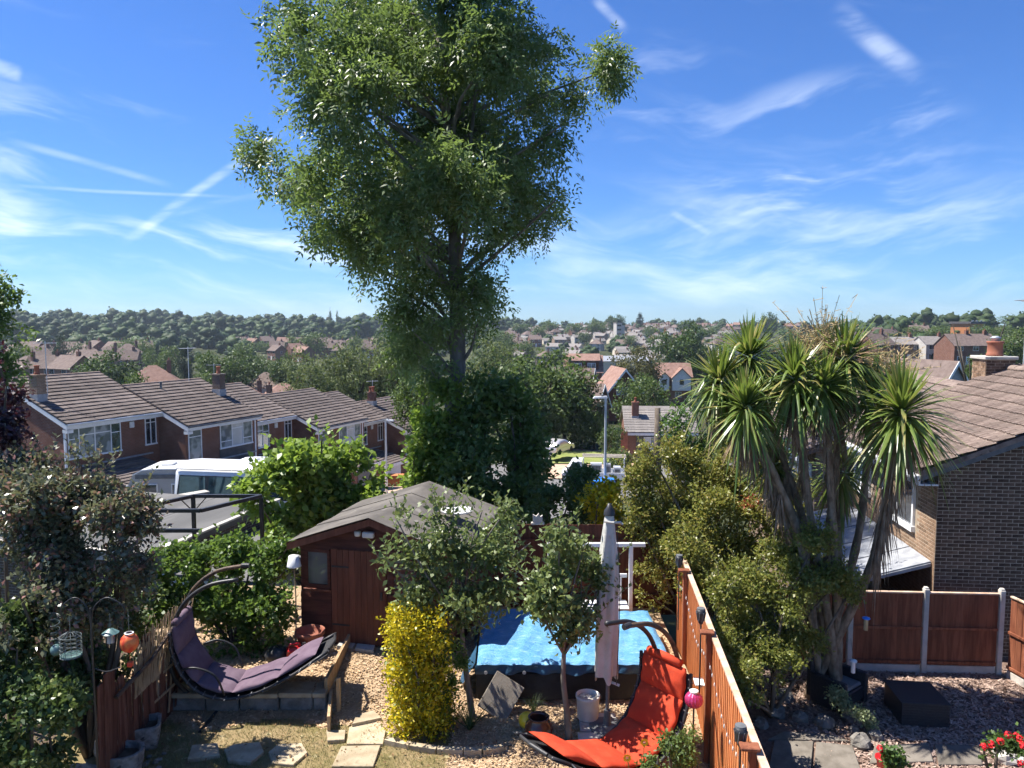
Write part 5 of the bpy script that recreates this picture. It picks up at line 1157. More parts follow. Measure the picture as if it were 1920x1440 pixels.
# ------------------------------------------------------------------ hanging lounge chairs
def hanging_chair(label, mat, loc, rz, arms=True):
    t = thing('hanging_chair', label, 'hanging chair', loc, rz)
    arc = catmull([(.62, 0, -.40), (.28, 0, -.30), (.0, 0, .02), (-.14, 0, .5), (-.10, 0, 1.0), (.12, 0, 1.5), (.5, 0, 1.80), (.98, 0, 1.90)], 6)
    for s, nm in ((1, 1), (-1, 1)): part('frame_arc', MB().tube([(q.x + (.08 if s < 0 else 0) * 0, q.y + s * .20 * min(1, (q.z + .42) / .6), q.z - (.10 if s < 0 else 0) * max(0, q.z / 1.9)) for q in arc], .034, 10), 'steel_black' if s < 0 else 'steel_rusty', t, True)
    part('arc_end', MB().tube([(.92, .20, 1.90), (1.04, .20, 1.895)], .042, 10), 'steel_black', t)
    pr = catmull([(-.02, 0, 1.10), (.0, 0, .80), (.14, 0, .42), (.40, 0, .13), (.80, 0, .0), (1.30, 0, .09), (1.80, 0, .33), (2.22, 0, .58)], 5); n = len(pr)
    ext = pr + [pr[-1] + (pr[-1] - pr[-2]).normalized() * .22]
    for s in (-1, 1): part('side_rail', MB().tube([(q.x, s * .47 * (1 - .25 * max(0, (i / n - .8) / .2) ** 2), q.z - .05) for i, q in enumerate(ext)], .026, 8), 'steel_black', t, True)
    part('foot_bar', MB().tube([(ext[-1].x, -.27, ext[-1].z - .05), (ext[-1].x + .05, 0, ext[-1].z - .02), (ext[-1].x, .27, ext[-1].z - .05)], .024, 8), 'steel_black', t)
    part('sling', MB().grid(lambda u, v: (lambda q: (q.x, (v - .5) * .90, q.z - .065 - .03 * math.sin(v * math.pi)))(ext[min(len(ext) - 1, int(round(u * (len(ext) - 1))))]), len(ext) - 1, 6), 'mesh_black', t, True)
    tie = MB()
    for i in range(2, len(ext) - 1, 2):
        for s in (-1, 1): q = ext[i]; tie.tube([(q.x - .02, s * .44, q.z - .08), (q.x, s * .51, q.z - .05), (q.x + .02, s * .44, q.z - .015)], .009, 5)
    part('lacing', tie, 'plastic_grey', t, kind='stuff')
    # quilted cushion in five padded lengths
    segs = 5; k = (n - 1) / segs
    for sgi in range(segs):
        def cu(u, v, sgi=sgi):
            f = (sgi + u) * k; i = int(min(n - 2, f)); q = pr[i].lerp(pr[i + 1], f - i); tg = (pr[min(n - 1, i + 1)] - pr[i]).normalized(); nr = Vector((-tg.z, 0, tg.x))
            hw = .40 * (1 - .12 * max(0, (sgi + u) / segs - .75) / .25) ; a = v * 2 * math.pi; edge = math.sin(u * math.pi) ** .45
            top = math.sin(a); y = hw * math.copysign(abs(math.cos(a)) ** .55, math.cos(a)); th = (.075 if top > 0 else .03) * edge * abs(top) ** .6 + .005 * abs(top)
            th *= 1 + .12 * math.sin(sgi * 3 + u * 9 + y * 11) * edge
            q2 = q + nr * (.0 + math.copysign(th, top) + .02); return (q2.x, y + .008 * math.sin(u * 13 + sgi), q2.z)
        part('cushion_section', MB().grid(cu, 10, 28), mat, t, True)
    part('head_roll', MB().tube([(-.0, -.30, 1.14), (.02, 0, 1.16), (-.0, .30, 1.14)], .06, 10), mat, t, True)
    if arms:
        for s in (-1, 1): part('armrest', MB().tube(catmull([(.16, s * .48, .46), (.40, s * .53, .50), (.68, s * .52, .36), (.80, s * .48, .02)], 4), .018, 8), 'steel_black', t, True)
    part('foot_bar', MB().tube([(-.25, 0, -.43), (1.3, 0, -.43)], .033, 8).tube([(.5, -.75, -.43), (.62, .75, -.43)], .033, 8), 'steel_black', t)
    return t
hd = W(344, 1172, 12.1)
hanging_chair('reclining hanging chair with dusty purple cushion under black arc frame', 'cushion_purple', (hd.x, 12.05, .06), R(3))
hd = W(1246, 1232, 10.6)
hanging_chair('reclining hanging chair with bright orange-red cushion beside orange fence', 'cushion_orange', (hd.x, 10.6, .04), R(217), False)
# ------------------------------------------------------------------ pots, bucket, cans
def lathe_thing(name, label, cat, prof, mat, loc, extra=None, n=24):
    t = thing(name, label, cat, loc); part('body', MB().lathe(prof, n, cap=False), mat, t, True)
    return t
p = G(1102, 1345, -.25)
t = lathe_thing('plaster_bucket', 'white bucket splashed with paint, full of dried plaster', 'bucket', [(.0, 0), (.155, 0), (.165, .02), (.18, .33), (.192, .34), (.192, .38), (.178, .38), (.175, .30)], 'bucket_white', (p.x, p.y, -.255))
part('contents', MB().grid(lambda u, v: (.174 * v * math.cos(u * 6.2832), .174 * v * math.sin(u * 6.2832), .33 + .015 * math.sin(u * 25) * v + .01 * math.sin(v * 11)), 24, 6), 'plaster_crust', t, True)
p = G(1010, 1388, -.30)
t = lathe_thing('glazed_pot', 'round dark brown glazed pot on the chips beside apple trunk', 'plant pot', [(.0, 0), (.12, 0), (.19, .09), (.215, .18), (.19, .28), (.145, .335), (.15, .365), (.165, .37), (.15, .38), (.125, .34), (.15, .26), (.0, .1)], 'glaze_brown', (p.x, p.y, -.30))
p = G(988, 1372, -.3); lathe_thing('yellow_ball', 'yellow ball behind the brown glazed pot', 'ball', [(.13 * math.sin(a * math.pi / 12), .13 - .13 * math.cos(a * math.pi / 12)) for a in range(13)], 'plastic_yellow', (p.x, p.y + .1, -.30), n=18)
p = W(583, 1200, 13.5)
t = lathe_thing('terracotta_pot', 'large terracotta plant pot at the left of the shed door', 'plant pot', [(.0, 0), (.17, 0), (.235, .36), (.265, .365), (.27, .43), (.25, .43), (.235, .38), (.2, .3), (.0, .28)], 'terracotta', (p.x, 13.45, -.05))
p = W(556, 1212, 13.1); t = thing('fuel_can', 'red plastic fuel can beside the terracotta pot', 'fuel can', (p.x, 13.1, -.05), R(20))
part('body', MB().bbox(-.17, .17, -.10, .10, 0, .27, .03), 'plastic_red', t); part('handle', MB().tube([(-.14, 0, .26), (-.11, 0, .33), (.05, 0, .33), (.08, 0, .26)], .018, 8), 'plastic_red', t, True); part('cap', MB().lathe([(.035, 0), (.035, .06), (.0, .06)], 12, (.13, 0, .268), False), 'plastic_black', t)
p = W(520, 1225, 13.2); single('rubble_sack', MB().lathe([(.0, 0), (.2, .02), (.23, .12), (.16, .22), (.0, .27)], 14, cap=False), 'plastic_black', 'dark bundle on the ground left of red fuel can', 'sack', (p.x, 13.2, -.06), 0, None, True)
# stone planters and figure by the old fence
def planter(label, loc, rz, lx, ly, h, rnd):
    t = thing('stone_planter', label, 'planter', loc, rz, 'weathered stone planters by the old fence'); m = MB(); n = 28
    def ring(sx, sy, z, e):
        out = []
        for j in range(n):
            a = 2 * math.pi * j / n; c, s = math.cos(a), math.sin(a); out.append((sx * math.copysign(abs(c) ** e, c) * (1 + .02 * math.sin(j * 5)), sy * math.copysign(abs(s) ** e, s) * (1 + .02 * math.cos(j * 7)), z + .008 * math.sin(j * 3)))
        return out
    e = .9 if rnd else .35
    for sx, sy, z in ((lx * .8, ly * .8, 0), (lx * .95, ly * .95, h * .5), (lx, ly, h * .93), (lx, ly, h), (lx * .84, ly * .84, h), (lx * .78, ly * .78, h * .72)): m.v += ring(sx, sy, z, e)
    for i in range(5): m.f += [(i * n + j, i * n + (j + 1) % n, (i + 1) * n + (j + 1) % n, (i + 1) * n + j) for j in range(n)]
    part('trough', m, 'stone_planter', t); part('soil', MB().add(ring(lx * .8, ly * .8, h * .73, e), [tuple(range(n))]), 'soil', t)
planter('square stone planter farthest from the camera by the old fence', (G(278, 1385, -.36).x, 10.95, -.36), R(20), .27, .24, .36, False)
planter('round stone planter in the middle of the three', (G(255, 1420, -.36).x, 10.25, -.36), R(10), .30, .25, .34, True)
planter('stone planter cut off by the bottom edge of the photo', (G(185, 1440, -.3).x - .02, 9.75, -.36), R(-8), .32, .24, .30, True)
p = G(222, 1395, -.36); t = thing('stone_figure', 'squat dark stone garden figure among the planters', 'statue', (p.x, 10.7, -.36))
part('figure', MB().lathe([(.0, 0), (.16, 0), (.19, .1), (.17, .25), (.11, .34), (.10, .37), (.0, .37)], 16, cap=False), 'stone_planter', t, True); part('head', MB().lathe([(.0, .36), (.08, .38), (.105, .45), (.09, .52), (.0, .56)], 14, cap=False), 'stone_planter', t, True)
part('hat_brim', MB().lathe([(.0, .49), (.14, .485), (.145, .50), (.09, .52), (.0, .53)], 16, cap=False), 'stone_planter', t, True); part('arm', MB().tube([(.13, -.04, .3), (.16, -.12, .2), (.06, -.18, .18)], .035, 8), 'stone_planter', t, True)
peb = thing('pebble_pile', 'small heap of pale pebbles beside the stone planters', 'pebbles', (G(312, 1410, -.36).x, 10.4, -.36))
for k in range(14):
    r0 = rr.uniform(.03, .06); part('pebble', MB().lathe([(0, 0), (r0, r0 * .25), (r0 * 1.1, r0 * .5), (r0 * .7, r0 * .85), (0, r0 * .95)], 9, (rr.uniform(-.18, .18), rr.uniform(-.3, .3), rr.uniform(0, .02)), False), 'stone', peb, True)
# ------------------------------------------------------------------ bird feeding station
bp = G(128, 1440, -.36); bx, by = -5.12, 9.0
t = thing('feeder_pole', 'black metal bird feeder pole with two curved hooks', 'feeder pole', (bx, by, -.36)); zt_ = W(110, 1140, by).z + .36
part('pole', MB().tube([(0, 0, 0), (0, 0, zt_)], .013, 8), 'steel_black', t)
for s, ln in ((-1, .36), (1, .42)): part('hook', MB().tube(catmull([(0, 0, zt_ - .25), (s * .04, 0, zt_), (s * ln * .5, 0, zt_ + .13), (s * ln * .95, 0, zt_ + .02), (s * ln, 0, zt_ - .12), (s * (ln + .05), 0, zt_ - .10)], 5), .008, 6), 'steel_black', t, True)
part('bracket', MB().tube(catmull([(0, 0, zt_ - .75), (.16, 0, zt_ - .80), (.34, 0, zt_ - .74)], 4), .007, 6), 'steel_black', t)
def wire_feeder(label, loc, r0, h):
    o = thing('wire_feeder', label, 'bird feeder', loc); m = MB()
    for k in range(6): m.tube([(r0 * math.cos(a * math.pi / 10), r0 * math.sin(a * math.pi / 10), h * k / 5) for a in range(21)], .004, 4, False)
    for k in range(12): a = k * math.pi / 6; m.tube([(r0 * math.cos(a), r0 * math.sin(a), 0), (r0 * math.cos(a), r0 * math.sin(a), h), (r0 * .3 * math.cos(a), r0 * .3 * math.sin(a), h + .05)], .0035, 4, False)
    part('cage', m, 'steel_dark_wire', o); part('tray', MB().lathe([(.0, 0), (r0, 0), (r0, .02), (0, .015)], 18, cap=False), 'teal_metal', o); part('hanger', MB().tube([(0, 0, h + .05), (0, 0, h + .25)], .004, 4), 'steel_dark_wire', o)
wire_feeder('round green wire bird feeder hanging left of the pole', (bx - .26, by, zt_ - .36 - .60), .12, .25)
o = thing('roofed_feeder', 'small teal-roofed bird feeder hanging right of the pole', 'bird feeder', (bx + .22, by + .02, zt_ - .36 - .42))
part('roof', MB().lathe([(.10, .10), (.03, .15), (0, .155)], 14, cap=False), 'teal_metal', o, True); part('tube', MB().tube([(0, 0, -.02), (0, 0, .1)], .045, 12), 'glass_curtain', o); part('hanger', MB().tube([(0, 0, .15), (0, 0, .34)], .004, 5), 'steel_dark_wire', o)
lp = W(175, 1205, by + .03); o = thing('paper_lantern', 'red and orange round garden lantern hanging right of the feeder pole', 'lantern', (bx + .44, by + .03, lp.z))
m = MB(); nn = 24
for k in range(9):
    a = -1.25 + k / 8 * 2.5; m.v += [(.105 * math.cos(a) * (1 + .05 * abs(math.sin(j * math.pi / 4))) * math.cos(j * 2 * math.pi / nn), .105 * math.cos(a) * (1 + .05 * abs(math.sin(j * math.pi / 4))) * math.sin(j * 2 * math.pi / nn), .12 * math.sin(a)) for j in range(nn)]
for i in range(8): m.f += [(i * nn + j, i * nn + (j + 1) % nn, (i + 1) * nn + (j + 1) % nn, (i + 1) * nn + j) for j in range(nn)]
part('globe', m, 'lantern_red', o, True); part('rim', MB().lathe([(.05, .112), (.055, .125), (.04, .128)], 14, cap=False), 'plastic_white', o); part('wire', MB().tube([(0, 0, .12), (0, 0, .42)], .003, 4), 'steel_dark_wire', o); part('pendant', MB().bbox(-.03, .03, -.03, .03, -.30, -.24, .006).tube([(0, 0, -.24), (0, 0, -.118)], .003, 4), 'lantern_red', o)
o = thing('spiral_spinner', 'thin wire spiral spinner with pale glass ball at far left', 'wind spinner', (bx - .50, by + .1, zt_ - .36 - .52))
part('spiral', MB().tube([(.05 * math.cos(k * .6), .05 * math.sin(k * .6), .04 + k * .008) for k in range(50)], .003, 4), 'steel_dark_wire', o); part('ball', MB().lathe([(.07 * math.sin(a * math.pi / 10), -.05 - .07 * math.cos(a * math.pi / 10)) for a in range(11)], 16, cap=False), 'teal_metal', o, True)
# ------------------------------------------------------------------ right yard: cube table, rattan chair, slabs, rocks, pots
p = W(1724, 1368, 12.2); q0 = G(1690, 1362, RZ)
t = thing('cube_table', 'black woven cube table on the bark chips', 'table', (q0.x, q0.y, RZ), R(-6))
part('body', MB().bbox(0, .76, 0, .80, 0, .40, .015), 'rattan_black', t)
for k in range(8): part('weave_band', MB().bbox(-.006, .766, -.008, .0, .012 + k * .049, .054 + k * .049, .003), 'rattan_black', t)
part('top', MB().bbox(-.02, .78, -.02, .82, .402, .43, .008), 'rattan_black', t)
p = G(1590, 1310, RZ); t = thing('rattan_chair', 'black rattan garden armchair behind the cordyline trunks', 'chair', (p.x - .28, 13.2, RZ), R(38))
part('seat', MB().bbox(-.32, .32, -.32, .32, .12, .36, .02), 'rattan_black', t); part('backrest', MB().bbox(-.36, .36, .30, .40, .12, .86, .02), 'rattan_black', t)
for s in (-1, 1): part('armrest', MB().bbox(s * .36 - .05, s * .36 + .05, -.36, .298, .05, .60, .02), 'rattan_black', t)
part('cushion', MB().bbox(-.29, .29, -.3, .28, .362, .44, .03), 'plastic_grey', t)
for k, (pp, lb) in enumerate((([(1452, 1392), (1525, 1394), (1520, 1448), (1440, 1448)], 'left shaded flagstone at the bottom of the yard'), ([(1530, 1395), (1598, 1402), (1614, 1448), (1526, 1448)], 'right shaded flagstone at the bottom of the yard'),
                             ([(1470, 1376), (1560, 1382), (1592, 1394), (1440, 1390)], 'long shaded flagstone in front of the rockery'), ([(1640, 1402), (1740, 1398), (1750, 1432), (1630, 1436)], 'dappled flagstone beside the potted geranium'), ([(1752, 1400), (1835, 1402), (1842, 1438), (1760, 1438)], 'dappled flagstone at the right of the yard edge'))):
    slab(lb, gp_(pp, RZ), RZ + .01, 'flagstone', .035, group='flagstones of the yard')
def rock(label, px, py, r0, z=RZ, seed=0, mat='stone', sq=.75):
    p = G(px, py, z); rr_ = random.Random(seed); m = MB(); nn, mm = 9, 6
    for i in range(mm + 1):
        a = -math.pi / 2 + math.pi * i / mm
        for j in range(nn):
            b = 2 * math.pi * j / nn; k = r0 * (1 + rr_.uniform(-.2, .2)); m.v.append((k * math.cos(a) * math.cos(b), k * math.cos(a) * math.sin(b), k * math.sin(a) * sq))
    for i in range(mm): m.f += [(i * nn + j, i * nn + (j + 1) % nn, (i + 1) * nn + (j + 1) % nn, (i + 1) * nn + j) for j in range(nn)]
    o = single('rock', m, mat, label, 'rock', (p.x, p.y, z + r0 * .4), rr_.uniform(0, 6), 'rocks of the rockery'); return o
for k, (px, py, r0, lb) in enumerate(((1612, 1398, .17, 'large grey rock at the right end of the rockery'), (1640, 1385, .13, 'rounded rock touching the flagstones'), (1590, 1352, .13, 'upright pale rock among variegated leaves'), (1545, 1362, .16, 'flat triangular rock in rockery'), (1500, 1352, .15, 'dark rock in the middle of the rockery'),
                                      (1455, 1342, .16, 'dark rock left of the rockery middle'), (1425, 1362, .14, 'rock beside the orange fence foot'), (1470, 1312, .17, 'back rock under the bushes'), (1600, 1372, .09, 'small bluish rock near the large one'), (1655, 1410, .08, 'small rock by potted geranium'))): rock(lb, px, py, r0, RZ, k)
rock('pale corner rock beside red geraniums at bottom right', 1885, 1425, .20, RZ, 31, 'concrete'); rock('pale rock at the very bottom right corner', 1915, 1432, .16, RZ, 32, 'concrete')
p = G(1656, 1440, RZ); lathe_thing('red_pot', 'small red flower pot at the bottom of the yard', 'flower pot', [(.0, 0), (.08, 0), (.11, .15), (.125, .152), (.125, .18), (.105, .18), (.0, .13)], 'plastic_red', (p.x, p.y, RZ))
for k, (px, py, lb, mt) in enumerate(((1624, 1160, 'small seed feeder with blue lid hanging by the cordyline trunk', 'plume_tan'), (1600, 1240, 'white-topped seed feeder low on the cordyline trunk', 'plastic_white'))):
    p = W(px, py, 12.6); o = thing('seed_feeder', lb, 'bird feeder', tuple(p)); part('tube', MB().tube([(0, 0, -.2), (0, 0, 0)], .035, 10), mt, o); part('lid', MB().lathe([(.065, .0), (.06, .02), (.0, .04)], 14, cap=False), 'blue_vinyl' if k == 0 else 'plastic_white', o, True); part('hanger', MB().tube([(0, 0, .03), (-.05, .02, .4)], .004, 4), 'steel_dark_wire', o)
# ------------------------------------------------------------------ the tall ash
def plant(name, label, cat, base, group=None): return thing(name, label, cat, tuple(base), 0, group)
AY = 22.0
rows = [(578, 62, 38, 56), (650, 55, 70, 72), (740, 40, 85, 75), (850, 40, 85, 75), (950, 50, 75, 65), (1030, 105, 55, 55), (1130, 115, 40, 34), (1085, 150, 38, 30), (620, 160, 75, 72), (720, 150, 85, 75), (840, 150, 85, 75), (960, 150, 75, 65), (1035, 165, 45, 38),
        (585, 245, 52, 55), (680, 260, 85, 75), (800, 260, 85, 75), (900, 260, 75, 65), (975, 275, 55, 50), (1043, 285, 22, 38), (490, 300, 36, 32), (545, 340, 48, 40), (640, 350, 75, 65), (750, 360, 85, 68), (860, 360, 75, 65), (960, 350, 65, 50), (1025, 370, 42, 45), (1040, 400, 26, 26),
        (585, 440, 42, 24), (690, 435, 65, 50), (790, 440, 75, 58), (900, 430, 65, 50), (975, 410, 45, 30), (700, 505, 55, 42), (790, 510, 65, 46), (910, 505, 45, 42), (760, 570, 50, 38), (830, 575, 34, 34), (910, 560, 34, 28), (735, 545, 34, 28),
        (790, 625, 42, 38), (770, 660, 30, 24), (895, 615, 18, 20), (800, 690, 20, 20),
        (640, -40, 55, 50), (700, -60, 85, 60), (820, -80, 90, 70), (930, -60, 75, 60), (760, -160, 80, 60), (860, -170, 70, 60), (820, -240, 50, 50)]
rr = random.Random(3); L_ = []
for px, py, rx, rz in rows:
    half = 3.4 * math.sqrt(max(.05, 1 - ((px - 800) / 420) ** 2)) if py < 500 else 1.1
    px = px if (px, py) in ((490, 300), (1130, 115), (1085, 150), (545, 340)) else 795 + (px - 795) * .93
    for k in range(2):
        y = AY + rr.uniform(-half, half); s = rr.uniform(.62, .9)
        c = W(px + rr.uniform(-14, 14), py + rr.uniform(-14, 14), AY); kx = AY / F * 1.02
        L_.append((c.x, y, c.z, rx * kx * s, (rx + rz) * .5 * kx * s, rz * kx * s))
tb0 = W(850, 850, AY); tz = H(tb0.x, AY)
t = plant('ash_tree', 'very tall ash tree rising past the top of the photo', 'tree', (tb0.x, AY, tz)); org = (tb0.x, AY, tz)
tr_pts = [Vector((tb0.x, AY, tz - .2))] + [W(x, y, AY) for x, y in ((848, 800), (858, 690), (856, 560), (853, 480), (850, 380), (838, 240), (830, 100), (825, -60), (820, -220))]
pts = catmull([p - Vector(org) for p in tr_pts], 4); n = len(pts)
part('trunk', MB().tube(pts, [.25 * (1 - i / n) ** .7 + .02 for i in range(n)], 12), 'bark_grey', t, True)
Lr = shift(L_, org); tp = [Vector(p) for p in pts]
def near_trunk(c):
    z = max(2.4, c.z - .9 - .35 * math.hypot(c.x, c.y)); return min(tp, key=lambda p: abs(p.z - z))
mb = MB(); branches(mb, near_trunk, Lr, .06, 4, .55, 6, .006); part('limb', mb, 'bark_grey', t, True)
fk = MB()                                                       # the second stem on the right of the crown
fk.tube(catmull([W(853, 440, AY) - Vector(org), W(876, 340, AY - .2) - Vector(org), W(886, 230, AY - .3) - Vector(org), W(905, 60, AY - .4) - Vector(org)], 5), [.10 - i * .005 for i in range(16)], 9); part('limb', fk, 'bark_grey', t, True)
link('crown', foliage('crown', Lr, 36000, .30, .12, 'leaf_ash', 21, 2.1, 6, .35, .3, 1.4, True, clump=1.1, thr=.06, rag=1), t)
# ------------------------------------------------------------------ near shrubs
def shrub(name, label, cat, rows, n, L, Wd, mat, seed, shell=2.6, stem=True, r0=.03, per=7, up=.35, droop=0.0, zb=None, yj=.35, part_name='foliage', ky=1.0, group=None, extra=None, spread=1.3, rag=3, thr=-.3, sh=None):
    lb = lobes_px(rows, yj, seed, ky); cx = sum(l[0] for l in lb) / len(lb); cy = sum(l[1] for l in lb) / len(lb)
    if zb is None: zb = H(cx, cy)
    org = (cx, cy, zb); t = plant(name, label, cat, org, group); lr = shift(lb, org)
    if stem: mb = MB(); branches(mb, (0, 0, 0), lr, r0, seed, .8, 5, .006); part('stem', mb, 'bark', t, True)
    link(part_name, foliage(part_name, lr, n, L, Wd, mat, seed, shell, per, up, droop, spread, rag=rag, thr=thr), t)
    if sh: shoots(t, lr, sh[0], sh[1], L * 1.05, Wd, mat, seed + 3)
    if extra:
        for nm, rws, n2, L2, W2, m2 in extra: link(nm, foliage(nm, shift(lobes_px(rws, .1, seed + 9), org), n2, L2, W2, m2, seed + 5, 2.2, 5), t)
    return t
shrub('plum_shrub', 'big shrub with reddish-grey leaves filling the left side', 'shrub',
      [(60, 960, 80, 75, 10.6), (160, 965, 85, 70, 10.8), (228, 1010, 55, 55, 11), (90, 1050, 110, 85, 10.3), (200, 1080, 80, 70, 10.8), (50, 1150, 90, 80, 9.9), (150, 905, 55, 34, 11), (40, 900, 65, 55, 11), (238, 1085, 40, 55, 11.2), (250, 960, 38, 40, 11.2), (120, 1150, 80, 60, 10.2), (185, 880, 26, 22, 11.2), (90, 880, 40, 26, 11)],
      27000, .085, .050, 'leaf_plum', 31, 2.2, r0=.05, zb=-.4, sh=(70, .45))
shrub('ivy_shrub', 'dark ivy and climbers below the plum shrub at bottom left', 'shrub', [(30, 1250, 60, 60, 9.6), (60, 1330, 70, 70, 9.2), (20, 1410, 60, 60, 8.9), (95, 1400, 45, 60, 9.0), (40, 1180, 40, 50, 9.8)], 9000, .075, .055, 'leaf_ivy', 32, 2.4, zb=-.4)
shrub('boundary_ivy', 'dark ivy mass behind the old fence and reed screen', 'shrub', [(235, 1120, 50, 44, 12.6), (275, 1175, 40, 40, 12.8), (200, 1190, 50, 60, 11.6), (150, 1245, 50, 56, 10.8), (120, 1310, 50, 50, 10.2), (195, 1120, 50, 50, 11.8), (215, 1250, 36, 40, 11.6), (90, 1240, 60, 60, 10.4)], 12000, .075, .055, 'leaf_ivy', 36, 2.2, zb=-.4)
t = thing('strap_plant', 'upright strap-leaved plant in front of the ivy at far left', 'plant', tuple(G(20, 1440, -.36)), 0)
rng = np.random.default_rng(5); m = MB()
def straps(m, n, L, w, seed, lean=.5, c=(0, 0, 0), sag=.35, segs=5):
    r_ = random.Random(seed)
    for k in range(n):
        a = r_.uniform(0, 6.283); l = L * r_.uniform(.6, 1.1); le = lean * r_.uniform(.3, 1.2); d = Vector((math.cos(a), math.sin(a), 0)); s = Vector((-d.y, d.x, 0)); vs = []
        for i in range(segs + 1):
            u = i / segs; p = Vector(c) + d * (l * le * u) + Vector((0, 0, l * (u - sag * le * u * u))); ww = w * (1 - u) ** .6 * .5 * (.55 + .45 * min(1, u * 5)); vs += [p - s * ww, p + s * ww]
        m.add(vs, [(2 * i, 2 * i + 1, 2 * i + 3, 2 * i + 2) for i in range(segs)])
    return m
part('leaf_fan', straps(MB(), 26, 1.15, .05, 3, .45), 'grass_green', t)
shrub('boundary_hedge', 'bright green leafy hedge behind the purple hanging chair', 'hedge', [(300, 1075, 42, 42, 13.4), (350, 1062, 50, 38, 13.7), (410, 1058, 52, 38, 13.9), (470, 1060, 50, 40, 14), (522, 1085, 36, 50, 14.1), (345, 1130, 52, 52, 13.3), (430, 1140, 56, 54, 13.5), (505, 1150, 44, 54, 13.7), (440, 1205, 66, 34, 13.4), (530, 1040, 28, 22, 14), (440, 1020, 24, 16, 14.1)], 15000, .085, .075, 'leaf_hedge', 33, 2.2, zb=-.1, sh=(60, .45))
shrub('maple_bush', 'bright lime-green maple bush in front of the terraced houses', 'bush', [(575, 875, 70, 44, 19), (520, 900, 50, 42, 19), (640, 890, 60, 44, 19.2), (490, 930, 36, 36, 19), (580, 935, 70, 50, 18.8), (662, 940, 44, 50, 19.1), (545, 975, 50, 40, 18.6), (625, 985, 55, 36, 18.8), (545, 842, 22, 18, 19), (603, 836, 26, 20, 19), (655, 850, 20, 18, 19.2), (690, 905, 22, 34, 19.2), (505, 975, 36, 40, 18.5)], 9500, .19, .14, 'leaf_maple', 34, 2.4, zb=-1.6, up=.45, r0=.05, rag=4, thr=-.3, sh=(45, .55))
shrub('sycamore_regrowth', 'yellow-green leafy regrowth around the left of the ash trunk', 'bush', [(812, 790, 34, 40, 21.2), (818, 850, 36, 46, 21), (832, 905, 44, 38, 20.8), (800, 880, 22, 34, 21), (835, 745, 26, 28, 21.4), (860, 930, 30, 26, 20.6), (778, 850, 18, 20, 20.8), (782, 905, 24, 24, 20.6), (800, 940, 30, 20, 20.4), (795, 770, 18, 22, 21.2)], 8000, .15, .12, 'leaf_maple', 35, 2.3, up=.45, rag=4, sh=(30, .7))
shrub('dark_thicket', 'dark green thicket in deep shade under the tall ash', 'thicket', [(905, 745, 50, 46, 21.4), (955, 765, 56, 50, 21.6), (975, 815, 44, 60, 21.4), (910, 825, 60, 62, 21), (965, 865, 70, 56, 20.7), (990, 900, 38, 46, 20.6), (890, 895, 56, 46, 20.3), (945, 935, 76, 36, 20), (985, 955, 50, 26, 19.8), (880, 770, 34, 44, 21.6), (900, 950, 50, 30, 19.9), (990, 945, 44, 36, 19.8), (870, 900, 34, 40, 20.2), (930, 975, 60, 20, 19.6)], 16000, .17, .11, 'leaf_ash_base', 36, 1.9, r0=.06, rag=4, thr=-.12, sh=(36, .8))
shrub('round_laurel', 'rounded dark evergreen left of the yellow-leaved shrub', 'bush', [(1075, 915, 42, 40, 18.2), (1050, 950, 48, 34, 18), (1092, 955, 30, 36, 18), (1030, 985, 50, 24, 17.6)], 6000, .10, .065, 'leaf_dark', 37, 2.2, thr=-.3, rag=4)
shrub('golden_shrub', 'small golden-leaved shrub at the foot of the street lamp', 'shrub', [(1122, 916, 18, 18, 17), (1146, 912, 16, 14, 17), (1120, 945, 24, 24, 17), (1146, 945, 22, 26, 17), (1136, 975, 28, 24, 17)], 3000, .10, .065, 'leaf_gold_tree', 38, 2.2, thr=-.8)
pyr = [(1190, 960, 34, 22), (1205, 900, 36, 40), (1225, 860, 36, 36), (1275, 860, 46, 46), (1245, 940, 58, 52), (1330, 890, 58, 50), (1320, 960, 66, 54), (1390, 880, 46, 48), (1405, 950, 54, 54), (1210, 1000, 38, 36), (1225, 1065, 32, 50), (1370, 1030, 60, 44), (1230, 1125, 26, 36), (1290, 1030, 50, 46), (1445, 890, 36, 44), (1455, 970, 46, 54), (1340, 1085, 50, 40), (1410, 1070, 56, 44), (1300, 1090, 34, 40), (1490, 930, 34, 44), (1480, 1010, 40, 44), (1260, 990, 60, 50), (1240, 830, 18, 16)]
shrub('pyracantha', 'tall yellow-green bush leaning over the end of the orange fence', 'bush', [(x, y, rx, rz, (16.2 - (y - 850) * .0085) if x > 1285 else 15.9 - (y - 850) * .0012) for x, y, rx, rz in pyr], 52000, .07, .043, 'leaf_pyracantha', 39, 1.9, r0=.03, zb=-.8, sh=(110, .5), thr=-.4)
shrub('low_pyracantha', 'yellow-tipped bush spreading right of the orange fence towards cordyline', 'bush', [(1400, 1090, 50, 46, 13.3), (1470, 1035, 50, 40, 13.4), (1530, 1015, 42, 34, 13.2), (1578, 1085, 40, 28, 13), (1385, 1180, 40, 66, 12.9), (1450, 1130, 60, 66, 13), (1510, 1090, 50, 50, 13.1), (1440, 1230, 56, 50, 12.6), (1400, 1285, 36, 36, 12.3), (1590, 1115, 30, 14, 13), (1350, 1110, 22, 40, 13.2), (1362, 1210, 34, 56, 12.2), (1385, 1270, 40, 44, 11.7), (1395, 1310, 30, 26, 11.3), (1500, 1190, 44, 50, 12.9)], 26000, .065, .040, 'leaf_pyracantha_low', 40, 1.8, zb=RZ, sh=(70, .45),
      extra=[('young_red_leaves', [(1408, 945, 12, 10, 15.0)], 160, .07, .04, 'leaf_rust')])
